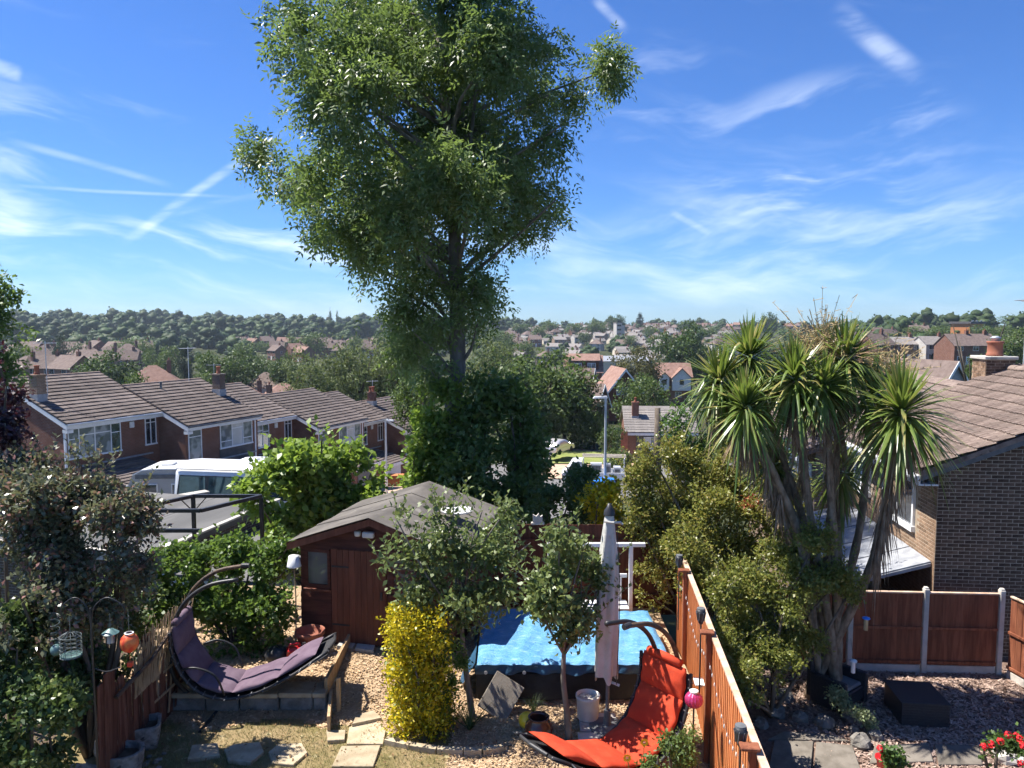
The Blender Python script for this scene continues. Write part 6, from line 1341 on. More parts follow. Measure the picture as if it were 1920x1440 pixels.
shrub('laurel', 'glossy bright laurel with upright shoots behind the yellow-green bush', 'bush', [(1270, 800, 18, 34, 16.8), (1310, 800, 26, 38, 16.8), (1345, 790, 14, 34, 16.8), (1345, 850, 46, 40, 16.6), (1300, 850, 40, 36, 16.6), (1395, 850, 36, 34, 16.5), (1425, 820, 22, 26, 16.4), (1390, 810, 16, 22, 16.6), (1465, 850, 18, 22, 16.2), (1340, 870, 50, 40, 16.6)], 6500, .115, .045, 'leaf_laurel', 41, 2.2, zb=-.9, up=.2, sh=(46, .75))
# clipped golden euonymus column
t = plant('golden_hedge', 'clipped golden-yellow hedge column in front of the shed door', 'hedge', (-1.42, 11.35, -.34)); rng = np.random.default_rng(50)
lb = []
for kz in range(6):
    for kx in (-1, 0, 1):
        for ky_ in (-1, 0, 1): lb.append((kx * .25 - .03 * kz * .3, ky_ * .22, .22 + kz * .31, .25, .24, .24))
link('foliage', foliage('foliage', lb, 14000, .058, .036, 'leaf_gold', 51, 2.6, 6, thr=-.75, rag=1), t); mb = MB(); branches(mb, (0, 0, 0), lb, .02, 5, .4, 5, .004); part('stem', mb, 'bark', t, True)
lb2 = [(.42, .15, 1.35, .22, .22, .24), (.50, .2, 1.0, .2, .2, .3), (.45, .1, .6, .22, .22, .3), (.42, .1, .25, .24, .24, .22)]
link('green_foliage', foliage('green_foliage', lb2, 3000, .05, .032, 'leaf_hedge', 52, 2.4, 6), t)
# apple trees
def apple(label, base, crown_rows, trunk_px, n, seed, Y):
    o = Vector(base); t = plant('apple_tree', label, 'tree', o, 'young apple trees in the chip bed'); tp_ = [Vector((0, 0, -.03))] + [W(x, y, Y) - o for x, y in trunk_px]; pts = catmull(tp_, 4)
    part('trunk', MB().tube(pts, [.055 * (1 - .6 * i / len(pts)) for i in range(len(pts))], 10), 'bark_grey', t, True)
    lb = shift(lobes_px([(x, y - 14, rx * 1.1, rz * 1.1, yy) for x, y, rx, rz, yy in crown_rows], .3, seed), o); mb = MB(); branches(mb, tuple(pts[-6]), lb, .018, seed, 1, 6, .004); part('branch', mb, 'bark_grey', t, True)
    link('crown', foliage('crown', lb, int(n * .68), .10, .06, 'leaf_apple', seed, 1.7, 8, .3, .1, 1.5, thr=0.1, clump=.55), t); shoots(t, lb, 46, .45, .098, .055, 'leaf_apple', seed + 7, 'bark_grey')
b = G(886, 1338, -.28); apple('wider young apple tree with bent trunk right of the golden hedge', (b.x, 11.7, -.28), [(850, 1040, 60, 52, 11.7), (780, 1050, 38, 42, 11.6), (925, 1040, 52, 52, 11.8), (860, 1110, 70, 46, 11.6), (930, 1110, 46, 46, 11.7), (790, 1120, 40, 36, 11.5), (870, 1165, 50, 28, 11.6), (730, 1070, 24, 16, 11.5), (750, 1000, 14, 26, 11.6), (820, 985, 16, 30, 11.7), (950, 970, 12, 34, 11.8), (985, 1040, 20, 20, 11.8), (900, 985, 18, 26, 11.7), (760, 1030, 20, 24, 11.6), (850, 960, 8, 22, 11.7)], [(878, 1290), (868, 1210), (866, 1150), (872, 1060)], 7600, 61, 11.7)
b = G(1066, 1378, -.3); apple('smaller young apple tree in front of the blue pool cover', (b.x, 11.05, -.29), [(1060, 1080, 42, 50, 11), (1030, 1120, 36, 40, 11), (1090, 1110, 40, 44, 11), (1055, 1160, 52, 36, 11), (1080, 1205, 40, 30, 10.9), (1110, 1160, 32, 30, 11), (1050, 1030, 16, 32, 11), (1095, 1040, 16, 30, 11), (1010, 1150, 22, 18, 11), (1125, 1110, 16, 26, 11), (1130, 1085, 14, 14, 11)], [(1062, 1330), (1056, 1270), (1058, 1210), (1060, 1120)], 6000, 62, 11.05)
p = G(905, 1370, -.33); t = thing('iris_clump', 'clump of arching grassy leaves under the bent apple tree', 'plant', tuple(p)); part('leaf_fan', straps(MB(), 60, .5, .018, 8, .9, (-.2, 0, 0)), 'grass_green', t)
p = G(820, 1378, -.33); t = thing('iris_clump', 'clump of grassy leaves at foot of the golden hedge', 'plant', tuple(p)); part('leaf_fan', straps(MB(), 50, .42, .016, 9, .9), 'grass_green', t)
p = G(1000, 1335, -.28); t = thing('feathery_plant', 'feathery green plant below the front of the pool', 'plant', tuple(p)); part('leaf_fan', straps(MB(), 90, .3, .007, 10, .9), 'grass_green', t)
# yellow-flowered plants at the bottom
def flower_plant(label, base, n, h, heads, seed, fol):
    t = thing('yellow_flower_plant', label, 'plant', base, 0); r_ = random.Random(seed); m = MB()
    for k in range(n): a = r_.uniform(0, 6.28); q = r_.uniform(.05, .3); m.tube([(q * .3 * math.cos(a), q * .3 * math.sin(a), 0), (q * math.cos(a), q * math.sin(a), h * r_.uniform(.5, 1))], .004, 4)
    for hx, hy, hz in heads: m.tube([(0, 0, 0), (hx * .6, hy * .6, hz * .6), (hx, hy, hz)], .005, 5)
    part('stem', m, 'leaf_flower', t)
    for hx, hy, hz in heads:
        f = MB()
        for k in range(13):
            a = k * 2 * math.pi / 13; c, s = math.cos(a), math.sin(a); f.add([(hx + .012 * c, hy - .01, hz + .012 * s), (hx + .035 * c - .01 * s, hy - .02, hz + .035 * s + .01 * c), (hx + .062 * c, hy - .022, hz + .062 * s), (hx + .035 * c + .01 * s, hy - .02, hz + .035 * s - .01 * c)], [(0, 1, 2, 3)])
        fl = part('flower', f, 'yellow_petals', t); part('flower_centre', MB().lathe([(0, -.012), (.018, -.006), (.018, .006), (0, .012)], 10, (hx, hy - .022, hz), False), 'terracotta', fl)
    link('foliage', foliage('foliage', fol, 900, .06, .028, 'leaf_flower', seed, 2.2, 6), t)
p = G(1190, 1440, -.36); flower_plant('tall yellow daisy in front of the orange cushion', (p.x - .12, 9.0, -.36), 9, 1.0, [(.0, 0, 1.18), (.16, .03, .82), (-.2, .05, .95)], 3, [(0, 0, .5, .22, .2, .45), (.2, 0, .3, .2, .2, .3), (-.2, .05, .35, .2, .2, .3)])
shrub('fence_foot_plant', 'leafy green plant at the foot of the orange fence below magenta globe', 'plant', [(1275, 1420, 30, 24, 9.2), (1255, 1395, 22, 26, 9.3), (1290, 1385, 14, 26, 9.3), (1235, 1430, 24, 16, 9.1)], 1400, .055, .03, 'leaf_flower', 70, 2.2, zb=-.4, yj=.1)
p = G(1262, 1440, -.36); o = single('bent_post', MB().tube(catmull([(0, 0, 0), (.05, .05, .3), (.18, .12, .55), (.24, .1, .72)], 4), .045, 8), 'bark_grey', 'old bent branch leaning at the foot of orange fence', 'branch', (1.98, 9.5, -.36), 0, None, True)
shrub('variegated_trailer', 'pale variegated plant trailing over the rockery', 'plant', [(1570, 1305, 20, 16, 12.6), (1592, 1325, 20, 14, 12.4), (1615, 1342, 18, 12, 12.2), (1632, 1356, 14, 9, 12.1)], 1500, .05, .032, 'leaf_variegated', 71, 2.2, zb=RZ, yj=.1, stem=False)
def geranium(label, rows, heads, zb, seed):
    t = shrub('red_geranium', label, 'plant', rows, 700, .06, .055, 'leaf_geranium', seed, 2.2, zb=zb, yj=.05); o = t.location
    for px, py, Y in heads:
        c = W(px, py, Y) - Vector(o); r_ = random.Random(px); f = MB()
        for k in range(26):
            d = Vector((r_.gauss(0, 1), r_.gauss(0, 1), r_.gauss(0, 1) + .3)).normalized(); s = d.cross(Vector((.3, .7, .2))).normalized() * .02; u = d.cross(s).normalized() * .02; q = c + d * .045; f.add([q - s, q - u + d * .006, q + s, q + u + d * .006], [(0, 1, 2, 3)])
        part('flower_head', f, 'red_petals', t)
geranium('red-flowered geranium among pale rocks at bottom right corner', [(1870, 1400, 26, 16, 10.6), (1900, 1395, 26, 18, 10.6), (1845, 1410, 18, 12, 10.6)], [(1858, 1395, 10.4), (1890, 1378, 10.5), (1912, 1385, 10.4), (1876, 1390, 10.4), (1918, 1398, 10.3), (1845, 1400, 10.4), (1905, 1380, 10.6), (1915, 1432, 9.9)], RZ, 81)
geranium('geranium growing from the small red pot', [(1664, 1415, 16, 16, 10.6), (1676, 1425, 14, 14, 10.6)], [(1650, 1404, 10.5)], RZ, 82)
# ------------------------------------------------------------------ cordyline with many heads
CY = 13.3; cb = Vector((W(1545, 1270, CY).x, CY, RZ + .1)); t = plant('cordyline', 'multi-stemmed cordyline palm with spiky heads in the right yard', 'tree', cb)
def cord_leaves(m, c, n, L, w, seed, lo, hi, sag, seg=6):
    r_ = random.Random(seed)
    for k in range(n):
        a = r_.uniform(0, 6.2832); e = R(r_.uniform(lo, hi)); l = L * r_.uniform(.72, 1.08); d = Vector((math.cos(a) * math.cos(e), math.sin(a) * math.cos(e), math.sin(e))); s = Vector((-math.sin(a), math.cos(a), 0)); vs = []; up = s.cross(d)
        sg = sag * r_.uniform(.5, 1.5); kink = r_.uniform(.5, 1.1) if r_.random() < .16 else 0
        for i in range(seg + 1):
            u = i / seg; p = Vector(c) + d * (l * u) - Vector((0, 0, l * sg * u * u + (l * kink * max(0, u - .55) * 1.1))); ww = w * .5 * (.5 + .5 * min(1, u * 3.5)) * max(0, 1 - u ** 3); f = up * ww * .35; vs += [p - s * ww + f, p, p + s * ww + f]
        m.add(vs, [q for i in range(seg) for q in ((3 * i, 3 * i + 1, 3 * i + 4, 3 * i + 3), (3 * i + 1, 3 * i + 2, 3 * i + 5, 3 * i + 4))])
HEADS = [(1405, 668, 13.9, .92, (1512, 1000), 1.0), (1350, 712, 13.7, .8, (1508, 1010), .9), (1397, 760, 12.9, .80, (1500, 1010), 1.0), (1490, 708, 13.2, .92, (1518, 960), 1.0), (1585, 672, 13.6, .95, (1560, 940), 1.0), (1545, 722, 13.0, .72, (1560, 960), .8), (1690, 770, 12.6, 1.08, (1640, 1040), 1.25),
         (1452, 868, 14.1, .66, (1490, 1050), .7), (1575, 880, 14.0, .74, (1570, 1080), .7), (1640, 735, 13.9, .8, (1610, 1000), .8)]
for k, (px, py, Y, L, via, dn) in enumerate(HEADS):
    c = W(px, py, Y) - cb; v = W(via[0], via[1], (Y + CY) / 2) - cb; b0 = Vector((random.uniform(-.28, .28), random.uniform(-.15, .15), -.15)); pts = catmull([b0, b0.lerp(v, .5) + Vector((.04, 0, 0)), v, v.lerp(c, .6), c + Vector((0, 0, -.05))], 5); n = len(pts)
    part('trunk', MB().tube(pts, [.085 - .03 * i / n + .008 * math.sin(i * 2.3) for i in range(n)], 9), 'bark_cordyline', t, True)
    sk = MB()
    for q in range(4): cord_leaves(sk, pts[-1 - q * 2 - 1], int(22 * dn), L * .85, .036, 500 + k * 9 + q, -88, -66, .16, 4)
    m = MB(); cord_leaves(m, c, int(95 * dn), L * 1.05, .064, k * 7 + 1, 22, 88, .16); cord_leaves(m, c - Vector((0, 0, .08)), int(150 * dn), L * 1.08, .060, k * 7 + 2, -48, 35, .42)
    hd_ = part('leaf_head', m, 'leaf_cordyline', t)
    dm = MB(); cord_leaves(dm, c - Vector((0, 0, .18)), int(110 * dn), L * 1.0, .042, k * 7 + 3, -86, -55, .25, 4); part('dead_leaves', dm, 'thatch_dead', hd_); part('dead_leaves', sk, 'thatch_dead', hd_)
    if k == 6:
        dm = MB()
        for q in range(6): cc = v.lerp(c, .15 + q * .13); cord_leaves(dm, cc, 34, 1.0, .034, 300 + q, -88, -72, .12, 4)
        part('dead_leaves', dm, 'thatch_dead', hd_)
def plume(px, py, Y, rpx, rpz, n, seed):
    c = W(px, py, Y) - cb; m = MB(); r_ = random.Random(seed); k = Y / F
    for q in range(n):
        d = Vector((r_.gauss(0, .6), r_.gauss(0, .6), abs(r_.gauss(0, .7)))); d = Vector((d.x * rpx * k, d.y * rpx * k, d.z * rpz * k)); b0 = c + d * .45; e = c + d * 1.1 + Vector((r_.uniform(-.05, .05), 0, r_.uniform(-.04, .04))); m.tube([b0, b0.lerp(e, .5) + Vector((0, 0, .02)), e], .005, 3, False)
        for _ in range(9): u = b0.lerp(e, r_.random()); w = Vector((r_.gauss(0, .06), r_.gauss(0, .06), r_.gauss(0, .05))); m.tube([u, u + w], .0055, 3, False)
    part('seed_plume', m, 'plume_tan', t)
plume(1540, 672, 13.8, 62, 62, 150, 1); plume(1660, 700, 14.0, 56, 40, 120, 2); plume(1440, 740, 13.6, 26, 30, 50, 3)
spm = MB(); r_ = random.Random(9)
for k in range(9): b0 = W(1530 + k * 4, 640, 13.8) - cb; spm.tube([b0, b0 + Vector((r_.uniform(-.25, .3), 0, r_.uniform(.3, .62)))], .008, 4)
part('seed_plume', spm, 'plume_tan', t)
# trees at the left edge
shrub('left_ash', 'leafy green tree cut off by the left edge of the photo', 'tree', [(5, 560, 30, 38, 24), (-20, 610, 44, 46, 24), (15, 640, 34, 40, 24), (-10, 690, 50, 40, 24), (10, 720, 34, 26, 24), (-70, 590, 60, 60, 24), (-120, 650, 70, 60, 24.5), (-70, 530, 46, 46, 24), (-60, 700, 60, 50, 23.6)], 9500, .16, .09, 'leaf_ash_base', 90, 2.3, part_name='crown', r0=.07)
shrub('purple_plum', 'small tree with dark purple leaves at the left edge', 'tree', [(10, 752, 26, 16, 11.6), (0, 790, 34, 22, 11.5), (28, 762, 14, 14, 11.6), (12, 818, 28, 16, 11.4), (30, 740, 12, 10, 11.6), (0, 690, 14, 12, 11.6), (5, 655, 12, 14, 11.6), (-50, 740, 40, 50, 11.6), (-60, 810, 46, 46, 11.5), (-40, 670, 30, 36, 11.6)], 5200, .075, .048, 'leaf_purple', 91, 2.2, zb=-.4, part_name='crown')
# ------------------------------------------------------------------ middle-distance and far trees
def crown_proto(name, lobes, n, L, Wd, mat, seed, shell=2.6, up=.35, droop=0): return foliage(name, lobes, n, L, Wd, mat, seed, shell, 8, up, droop, 1.6, clump=.45, outward=1.1)
def ball_lobes(seed, n=13, flat=.85, tall=1.0):
    r_ = random.Random(seed); out = [(0, 0, 1.0 * tall, .62, .62, .62 * tall)]
    for k in range(n):
        a = k * 2.4 + r_.uniform(-.3, .3); z = .45 + 1.25 * (k + .5) / n; rad_ = .62 * math.sqrt(max(.08, 1 - ((z - 1.0) / .95) ** 2)); s = r_.uniform(.28, .44); out.append((rad_ * math.cos(a), rad_ * math.sin(a), z * tall, s, s, s * flat * tall))
    return out
def cone_lobes(seed, n=16):
    out = []
    for k in range(n): z = .15 + 1.8 * k / n; rad_ = .55 * (1 - k / n) + .04; a = k * 2.4; out.append((rad_ * .55 * math.cos(a), rad_ * .55 * math.sin(a), z, rad_ * .75 + .08, rad_ * .75 + .08, .24))
    return out
PROTO = {}
for key, mat, fn, n, L, Wd in (('broad', 'leaf_mid', ball_lobes, 5200, .085, .06), ('oak', 'leaf_oak', ball_lobes, 5200, .085, .06), ('willow', 'leaf_willow', ball_lobes, 5600, .10, .034), ('olive', 'leaf_olive', ball_lobes, 5000, .085, .05), ('conifer', 'leaf_conifer', cone_lobes, 4200, .09, .045), ('poplar', 'leaf_oak', cone_lobes, 1500, .12, .08), ('small', 'leaf_mid', ball_lobes, 1500, .14, .10), ('smalldark', 'leaf_oak', ball_lobes, 1500, .14, .10)):
    for v in (0, 1): PROTO[key, v] = crown_proto('crown', fn(v * 7 + 3), n, L, Wd, mat, v + hash(key) % 1 + len(key), 2.4, .35, .35 if key == 'willow' else 0)
TRK = MB().tube([(0, 0, -.15), (.02, 0, .3), (0, .02, .7), (.02, 0, 1.1)], [.075, .06, .05, .03], 8)
for a in range(6): TRK.tube([(0, 0, .45 + a * .06), (.3 * math.cos(a * 1.05), .3 * math.sin(a * 1.05), .9 + .1 * (a % 3)), (.55 * math.cos(a * 1.05), .55 * math.sin(a * 1.05), 1.15 + .12 * (a % 3))], [.03, .02, .008], 5)
TRK = TRK.mesh('trunk', 'bark', True)
tcount = [0]
def mid_tree(kind, label, px, pytop, wpx, d, group=None, hmul=1.0, name=None, zb=None):
    x = (px - 960) / F * d; y = d; p = W(px, pytop, d); z0 = H(p.x, d) if zb is None else zb; h = max(2.0, p.z - z0); r0 = wpx / 2 * d / F * 1.15
    t = thing(name or {'broad': 'broadleaf_tree', 'oak': 'oak_tree', 'willow': 'willow_tree', 'olive': 'olive_green_tree', 'conifer': 'conifer_tree', 'poplar': 'poplar_tree', 'small': 'small_tree', 'smalldark': 'small_tree'}[kind], label, 'tree', (p.x, d, z0), random.uniform(0, 6.28), group)
    tcount[0] += 1; me = PROTO[kind, tcount[0] % 2]; c = link('crown', me, t); top = 1.95
    hh = min(h, r0 * 2.6 if kind not in ('conifer', 'poplar') else h * 1.2); c.scale = (r0, r0, hh / top); c.location = (0, 0, h - hh)
    k = link('trunk', TRK, t); k.scale = (max(r0, h * .25), max(r0, h * .25), (h - hh * .35) / 1.1); return t
for a in [('oak', 'broad dark oak left of centre behind the first terraced roof', 195, 664, 120, 150), ('oak', 'dark oak to the right above the second terraced roof', 425, 655, 105, 165), ('conifer', 'dark conifer among the houses at far left', 113, 630, 60, 270), ('broad', 'round tree between the far left houses', 20, 642, 60, 250), ('small', 'pale shrubby tree behind first terraced ridge', 250, 700, 50, 110), ('conifer', 'dark cypress left of the dark oak pair', 345, 642, 56, 215),
          ('broad', 'light green tree beside the dark cypress', 300, 652, 60, 225), ('broad', 'bright round tree below the wooded hill at left', 250, 632, 70, 330), ('broad', 'grey-green tree right of the cypress', 385, 660, 36, 200), ('oak', 'dark tree above the white bungalows', 480, 662, 80, 190), ('oak', 'dark tree left of the pale willows', 530, 668, 60, 170), ('small', 'light bush behind the second terraced roof', 380, 696, 46, 125), ('willow', 'pale willow-like tree left of the ash, first of three', 592, 662, 110, 92), ('willow', 'tall pale willow-like tree left of the ash, second of three', 672, 636, 130, 95), ('willow', 'pale grey-green tree nearest the ash on its left', 745, 628, 120, 98), ('broad', 'green tree behind the ash trunk on the left', 775, 690, 90, 62),
          ('willow', 'pale feathery tree right of the ash trunk', 925, 640, 100, 110), ('broad', 'large green sycamore right of the ash', 1000, 652, 190, 92), ('olive', 'olive-tinged tree behind the street lamp', 1075, 692, 110, 97), ('oak', 'dense green tree in front of the olive-tinged tree', 1060, 700, 110, 96), ('oak', 'very dark tree overhanging the parked car', 985, 745, 100, 88), ('olive', 'brownish-green tree beyond the red dormer house', 1190, 648, 105, 150), ('oak', 'tall dark tree above the white gabled house', 1275, 612, 105, 205), ('oak', 'dark tree right of the tall dark tree', 1335, 640, 70, 200), ('broad', 'rounded yew-like tree in front of white gabled house', 1205, 706, 95, 108), ('oak', 'dark evergreen left of the cordyline behind laurel', 1340, 700, 50, 48),
          ('small', 'hedge tree beside the small grey house', 1115, 770, 56, 92), ('smalldark', 'dark shrub by the parked car', 1092, 790, 50, 90), ('smalldark', 'dark shrub left of the grey house gable', 1145, 798, 46, 74), ('small', 'yellow-green bush in front of the grey house', 1160, 838, 50, 66), ('small', 'small tree just left of the red chimney pot', 1832, 668, 34, 46), ('broad', 'tree behind the red chimney pot', 1905, 612, 90, 150), ('broad', 'tree left of the orange brick flats', 1745, 612, 90, 330), ('oak', 'dark tree left of the rounded hill', 1690, 600, 60, 420), ('broad', 'tree right of the orange brick flats', 1860, 610, 70, 300), ('oak', 'dark tree in the gap at centre town', 1048, 652, 30, 330), ('broad', 'green tree at the left edge of the town', 935, 622, 60, 420), ('oak', 'dark green clump left of the town', 945, 634, 46, 330), ('smalldark', 'dark round tree in the estate', 1240, 628, 44, 480), ('broad', 'tall pale tree on the town hillside', 1120, 600, 40, 620), ('oak', 'group tree above the church-like tower', 1155, 592, 36, 760), ('conifer', 'pointed conifer on the skyline above the town', 1200, 588, 26, 780), ('oak', 'purplish tree on skyline left of the seed plume', 1440, 588, 34, 640),
          ('small', 'low tree in front of the row left of red chimney', 1740, 690, 60, 120), ('smalldark', 'dark low tree beside the blue-grey gabled house', 1815, 690, 40, 110), ('small', 'bushy tree below the row of houses at right', 1700, 692, 60, 130), ('poplar', 'left of two slim poplars on the skyline', 619, 582, 9, 940), ('poplar', 'right of two slim poplars on the skyline', 632, 584, 8, 940)]: mid_tree(*a)
for px, top, w, d in ((560, 628, 44, 420), (592, 622, 40, 410), (665, 630, 36, 380), (150, 640, 40, 300), (500, 640, 40, 440), (720, 620, 50, 430), (235, 655, 36, 310), (455, 640, 50, 330), (1380, 622, 60, 460), (1420, 640, 60, 300), (1500, 620, 60, 420), (1560, 615, 60, 440), (1620, 612, 60, 460), (1660, 625, 50, 330), (1895, 640, 70, 210), (1910, 590, 60, 420), (1010, 612, 30, 560), (1075, 605, 34, 640), (1095, 622, 26, 520), (1290, 600, 36, 680), (1330, 612, 40, 560), (1180, 628, 30, 470), (985, 640, 36, 380), (1220, 612, 30, 600), (975, 606, 40, 640), (1030, 602, 34, 700), (900, 612, 60, 520)):
    mid_tree('small' if int(px) % 3 else 'smalldark', ('light' if int(px) % 3 else 'dark') + ' round far tree ' + ('in the left valley' if px < 350 else 'among brick houses left of the ash' if px < 760 else 'at the left of the far estate' if px < 1060 else 'in the middle of the far estate' if px < 1250 else 'right of the far estate' if px < 1400 else 'beyond the cordyline heads' if px < 1700 else 'near the red chimney') + (', high on the slope' if d > 450 else ', low on the slope'), px, top, w, d, 'small trees among the far houses')
# far woods on the ridge: one mass
rng = np.random.default_rng(77)
def ico(sub=2):
    import bmesh
    bm = bmesh.new(); bmesh.ops.create_icosphere(bm, subdivisions=sub, radius=1.0); v = np.array([p.co[:] for p in bm.verts]); f = np.array([[q.index for q in t.verts] for t in bm.faces]); bm.free(); return v, f
IV, IF = ico(2)
def lumpy(seed, nl):                                            # a crown of leafy lumps: each lump a roughened ball
    r_ = np.random.default_rng(seed); V, Fc = [], []
    for k, l in enumerate(ball_lobes(seed, nl)[0:]):
        s = 1.12 if k else .9; j = 1 + r_.uniform(-.3, .24, len(IV)); V.append(IV * j[:, None] * np.array(l[3:6]) * s + np.array(l[:3])); Fc.append(IF + len(IV) * k)
    return np.concatenate(V), np.concatenate(Fc)
UNITS = [lumpy(k, 7 + k % 2) for k in range(4)]
Vs, Fs, off = [], [], 0
def wood(n, a0, a1, d0, d1, r0, r1, dens=lambda a, d: True):
    global off
    k = 0
    while k < n:
        a, d = rng.uniform(a0, a1), math.sqrt(rng.uniform(d0 * d0, d1 * d1))
        if not dens(a, d): continue
        k += 1; x, y = d * math.sin(R(a)), d * math.cos(R(a)); r_ = r0 * .6 + (r1 * 1.15 - r0 * .6) * rng.random() ** 1.8; th = rng.uniform(0, 6.28); c, s = math.cos(th), math.sin(th); uv, uf = UNITS[k % 4]
        v = uv * np.array([r_, r_, r_ * rng.uniform(.8, 1.1)]); Vs.append(np.stack([v[:, 0] * c - v[:, 1] * s + x, v[:, 0] * s + v[:, 1] * c + y, v[:, 2] + H(x, y) - r_ * .35], 1)); Fs.append(uf + off); off += len(uv)
wood(430, -40, -4, 520, 1020, 5.5, 9.5, lambda a, d: d > 520 + 160 * max(0, (a + 16) / 12))
wood(90, -40, -18, 400, 560, 5, 8.5)
wood(70, -8, 1, 640, 1050, 6, 10)
wood(70, 0, 20, 880, 1060, 4.5, 8)
wood(190, 22, 42, 400, 720, 4, 7)
wood(50, 14, 26, 640, 1000, 5, 8)
wood(120, 0, 17, 380, 860, 2.6, 5)
wood(70, -8, 1, 210, 640, 3, 5.5)
wood(80, 15, 31, 230, 420, 2.6, 4.6)
wood(110, -60, -40, 200, 1000, 5, 9)
wood(50, 38, 58, 300, 700, 5, 9)
Tv, Tf = np.concatenate(Vs), np.concatenate(Fs)                     # sprays of leaves standing off the lumps
pick = rng.integers(0, len(Tf), 150000); tri = Tv[Tf[pick]]; Nn = unit(np.cross(tri[:, 1] - tri[:, 0], tri[:, 2] - tri[:, 0])); keep = Nn[:, 2] > -.3; tri, Nn = tri[keep], Nn[keep]; k = len(tri)
w3 = rng.dirichlet((1, 1, 1), k)[:, :, None]; Pp = (tri * w3).sum(1) + Nn * rng.uniform(-.1, .9, k)[:, None]; Dd = unit(rng.normal(size=(k, 3)) + Nn * .7); sz = np.sqrt(np.linalg.norm(np.cross(tri[:, 1] - tri[:, 0], tri[:, 2] - tri[:, 0]), axis=1)) * rng.uniform(.45, 1.0, k)
lv, _ = leaf_quads(Pp, Dd, unit(Nn + rng.normal(size=(k, 3)) * .35), sz, sz * .8); q = np.arange(k * 4).reshape(-1, 4) + off; Vs.append(lv); Fs.append(q[:, :3]); Fs.append(q[:, [0, 2, 3]])
V = np.concatenate(Vs); o = link('far_wood', np_mesh('far_wood', V, np.concatenate(Fs), 'leaf_wood')); o['kind'] = 'stuff'; o['label'] = 'dense green woodland covering the far ridge'; o['category'] = 'wood'
# ------------------------------------------------------------------ houses of the valley and the far hillside
def house_proto(label, wall, roof, w=8.0, d=7.0, e=4.9, pitch=38, hip=False, storeys=2, dormer=False, chim=True, door=True):
    t = thing('far_house', label, 'house', (0, 0, -500)); rise = d / 2 * math.tan(R(pitch)); o = .3
    if hip:
        part('wall', MB().box(-w / 2, w / 2, -d / 2, d / 2, -2.5, e), wall, t); hh = min(w, d) / 2 * .95; rl = max(.1, w / 2 - hh)
        part('roof', MB().add([(-w / 2 - o, -d / 2 - o, e - .1), (w / 2 + o, -d / 2 - o, e - .1), (w / 2 + o, d / 2 + o, e - .1), (-w / 2 - o, d / 2 + o, e - .1), (-rl, 0, e + rise), (rl, 0, e + rise)], [(0, 1, 5, 4), (1, 2, 5), (2, 3, 4, 5), (3, 0, 4), (3, 2, 1, 0)]), roof, t)
    else:
        part('wall', MB().prism([(-d / 2, -2.5), (d / 2, -2.5), (d / 2, e), (0, e + rise - .1), (-d / 2, e)], -w / 2, w / 2, 'x'), wall, t)
        part('roof', MB().prism([(-d / 2 - o, e - o * math.tan(R(pitch))), (0, e + rise), (d / 2 + o, e - o * math.tan(R(pitch))), (d / 2 + o, e - o * math.tan(R(pitch)) + .14), (0, e + rise + .16), (-d / 2 - o, e - o * math.tan(R(pitch)) + .14)], -w / 2 - .2, w / 2 + .2, 'x'), roof, t)
    for s in range(storeys):
        z = .9 + s * 2.6
        for x in (-w * .28, w * .28):
            f = part('window', MB().box(x - .85, x + .85, -d / 2 - .05, -d / 2 - .002, z, z + 1.25), 'white_upvc', t); part('pane', MB().box(x - .77, x - .03, -d / 2 - .07, -d / 2 - .051, z + .08, z + 1.17).box(x + .03, x + .77, -d / 2 - .07, -d / 2 - .051, z + .08, z + 1.17), 'glass_dark', f)
    if door: part('door', MB().box(-.5, .5, -d / 2 - .04, -d / 2 - .002, 0, 2.1), 'white_paint', t)
    if storeys == 2:
        f = part('window', MB().box(w / 2 + .002, w / 2 + .05, -.5, .5, 3.4, 4.5), 'white_upvc', t); part('pane', MB().box(w / 2 + .051, w / 2 + .06, -.42, .42, 3.48, 4.42), 'glass_dark', f)
    if chim: c = part('chimney', MB().box(w * .3 - .4, w * .3 + .4, -.35, .35, e + rise * .5, e + rise + 1.0), 'brick_red', t); part('chimney_pot', MB().lathe([(.15, 0), (.13, .4), (.16, .45)], 8, (w * .3, 0, e + rise + 1.0)), 'terracotta', c)
    if dormer:
        dm = part('dormer', MB().box(-2.6, 2.6, -d / 2 + .6, -.4, e - .2, e + 1.7), wall, t); part('dormer_roof', MB().box(-2.8, 2.8, -d / 2 + .4, .2, e + 1.702, e + 1.85), roof, dm)
        for x in (-1.5, .4): f = part('window', MB().box(x - .1, x + 1.3, -d / 2 + .54, -d / 2 + .598, e + .35, e + 1.4), 'white_upvc', dm)
    return t
brick_far = 'brick_red'
LP = {'semi_brown': house_proto('brown-roofed brick house in the valley', 'brick_red', 'tile_far_brown'), 'hip_brown': house_proto('x', 'brick_buff', 'tile_far_brown', hip=True), 'white_grey': house_proto('x', 'render_far', 'tile_grey', w=7.5, pitch=30), 'white_brown': house_proto('x', 'render_far', 'tile_far_brown', hip=True, w=9, d=8), 'bung_grey': house_proto('x', 'render_cream', 'tile_grey', e=2.7, storeys=1, pitch=30, w=10), 'bung_red': house_proto('x', 'render_far', 'tile_red', e=2.7, storeys=1, pitch=36, hip=True, w=10, d=9), 'buff_grey': house_proto('x', 'brick_buff', 'tile_grey', pitch=28), 'semi_red': house_proto('x', 'brick_red', 'tile_red', w=9)}
used = set(); LOOK = {'semi_brown': 'brown-roofed brick house', 'hip_brown': 'hip-roofed buff brick house', 'white_grey': 'white house with grey roof', 'white_brown': 'white house with brown hipped roof', 'bung_grey': 'cream bungalow with grey roof', 'bung_red': 'white bungalow with red roof', 'buff_grey': 'buff brick house with grey roof', 'semi_red': 'red-roofed brick house'}
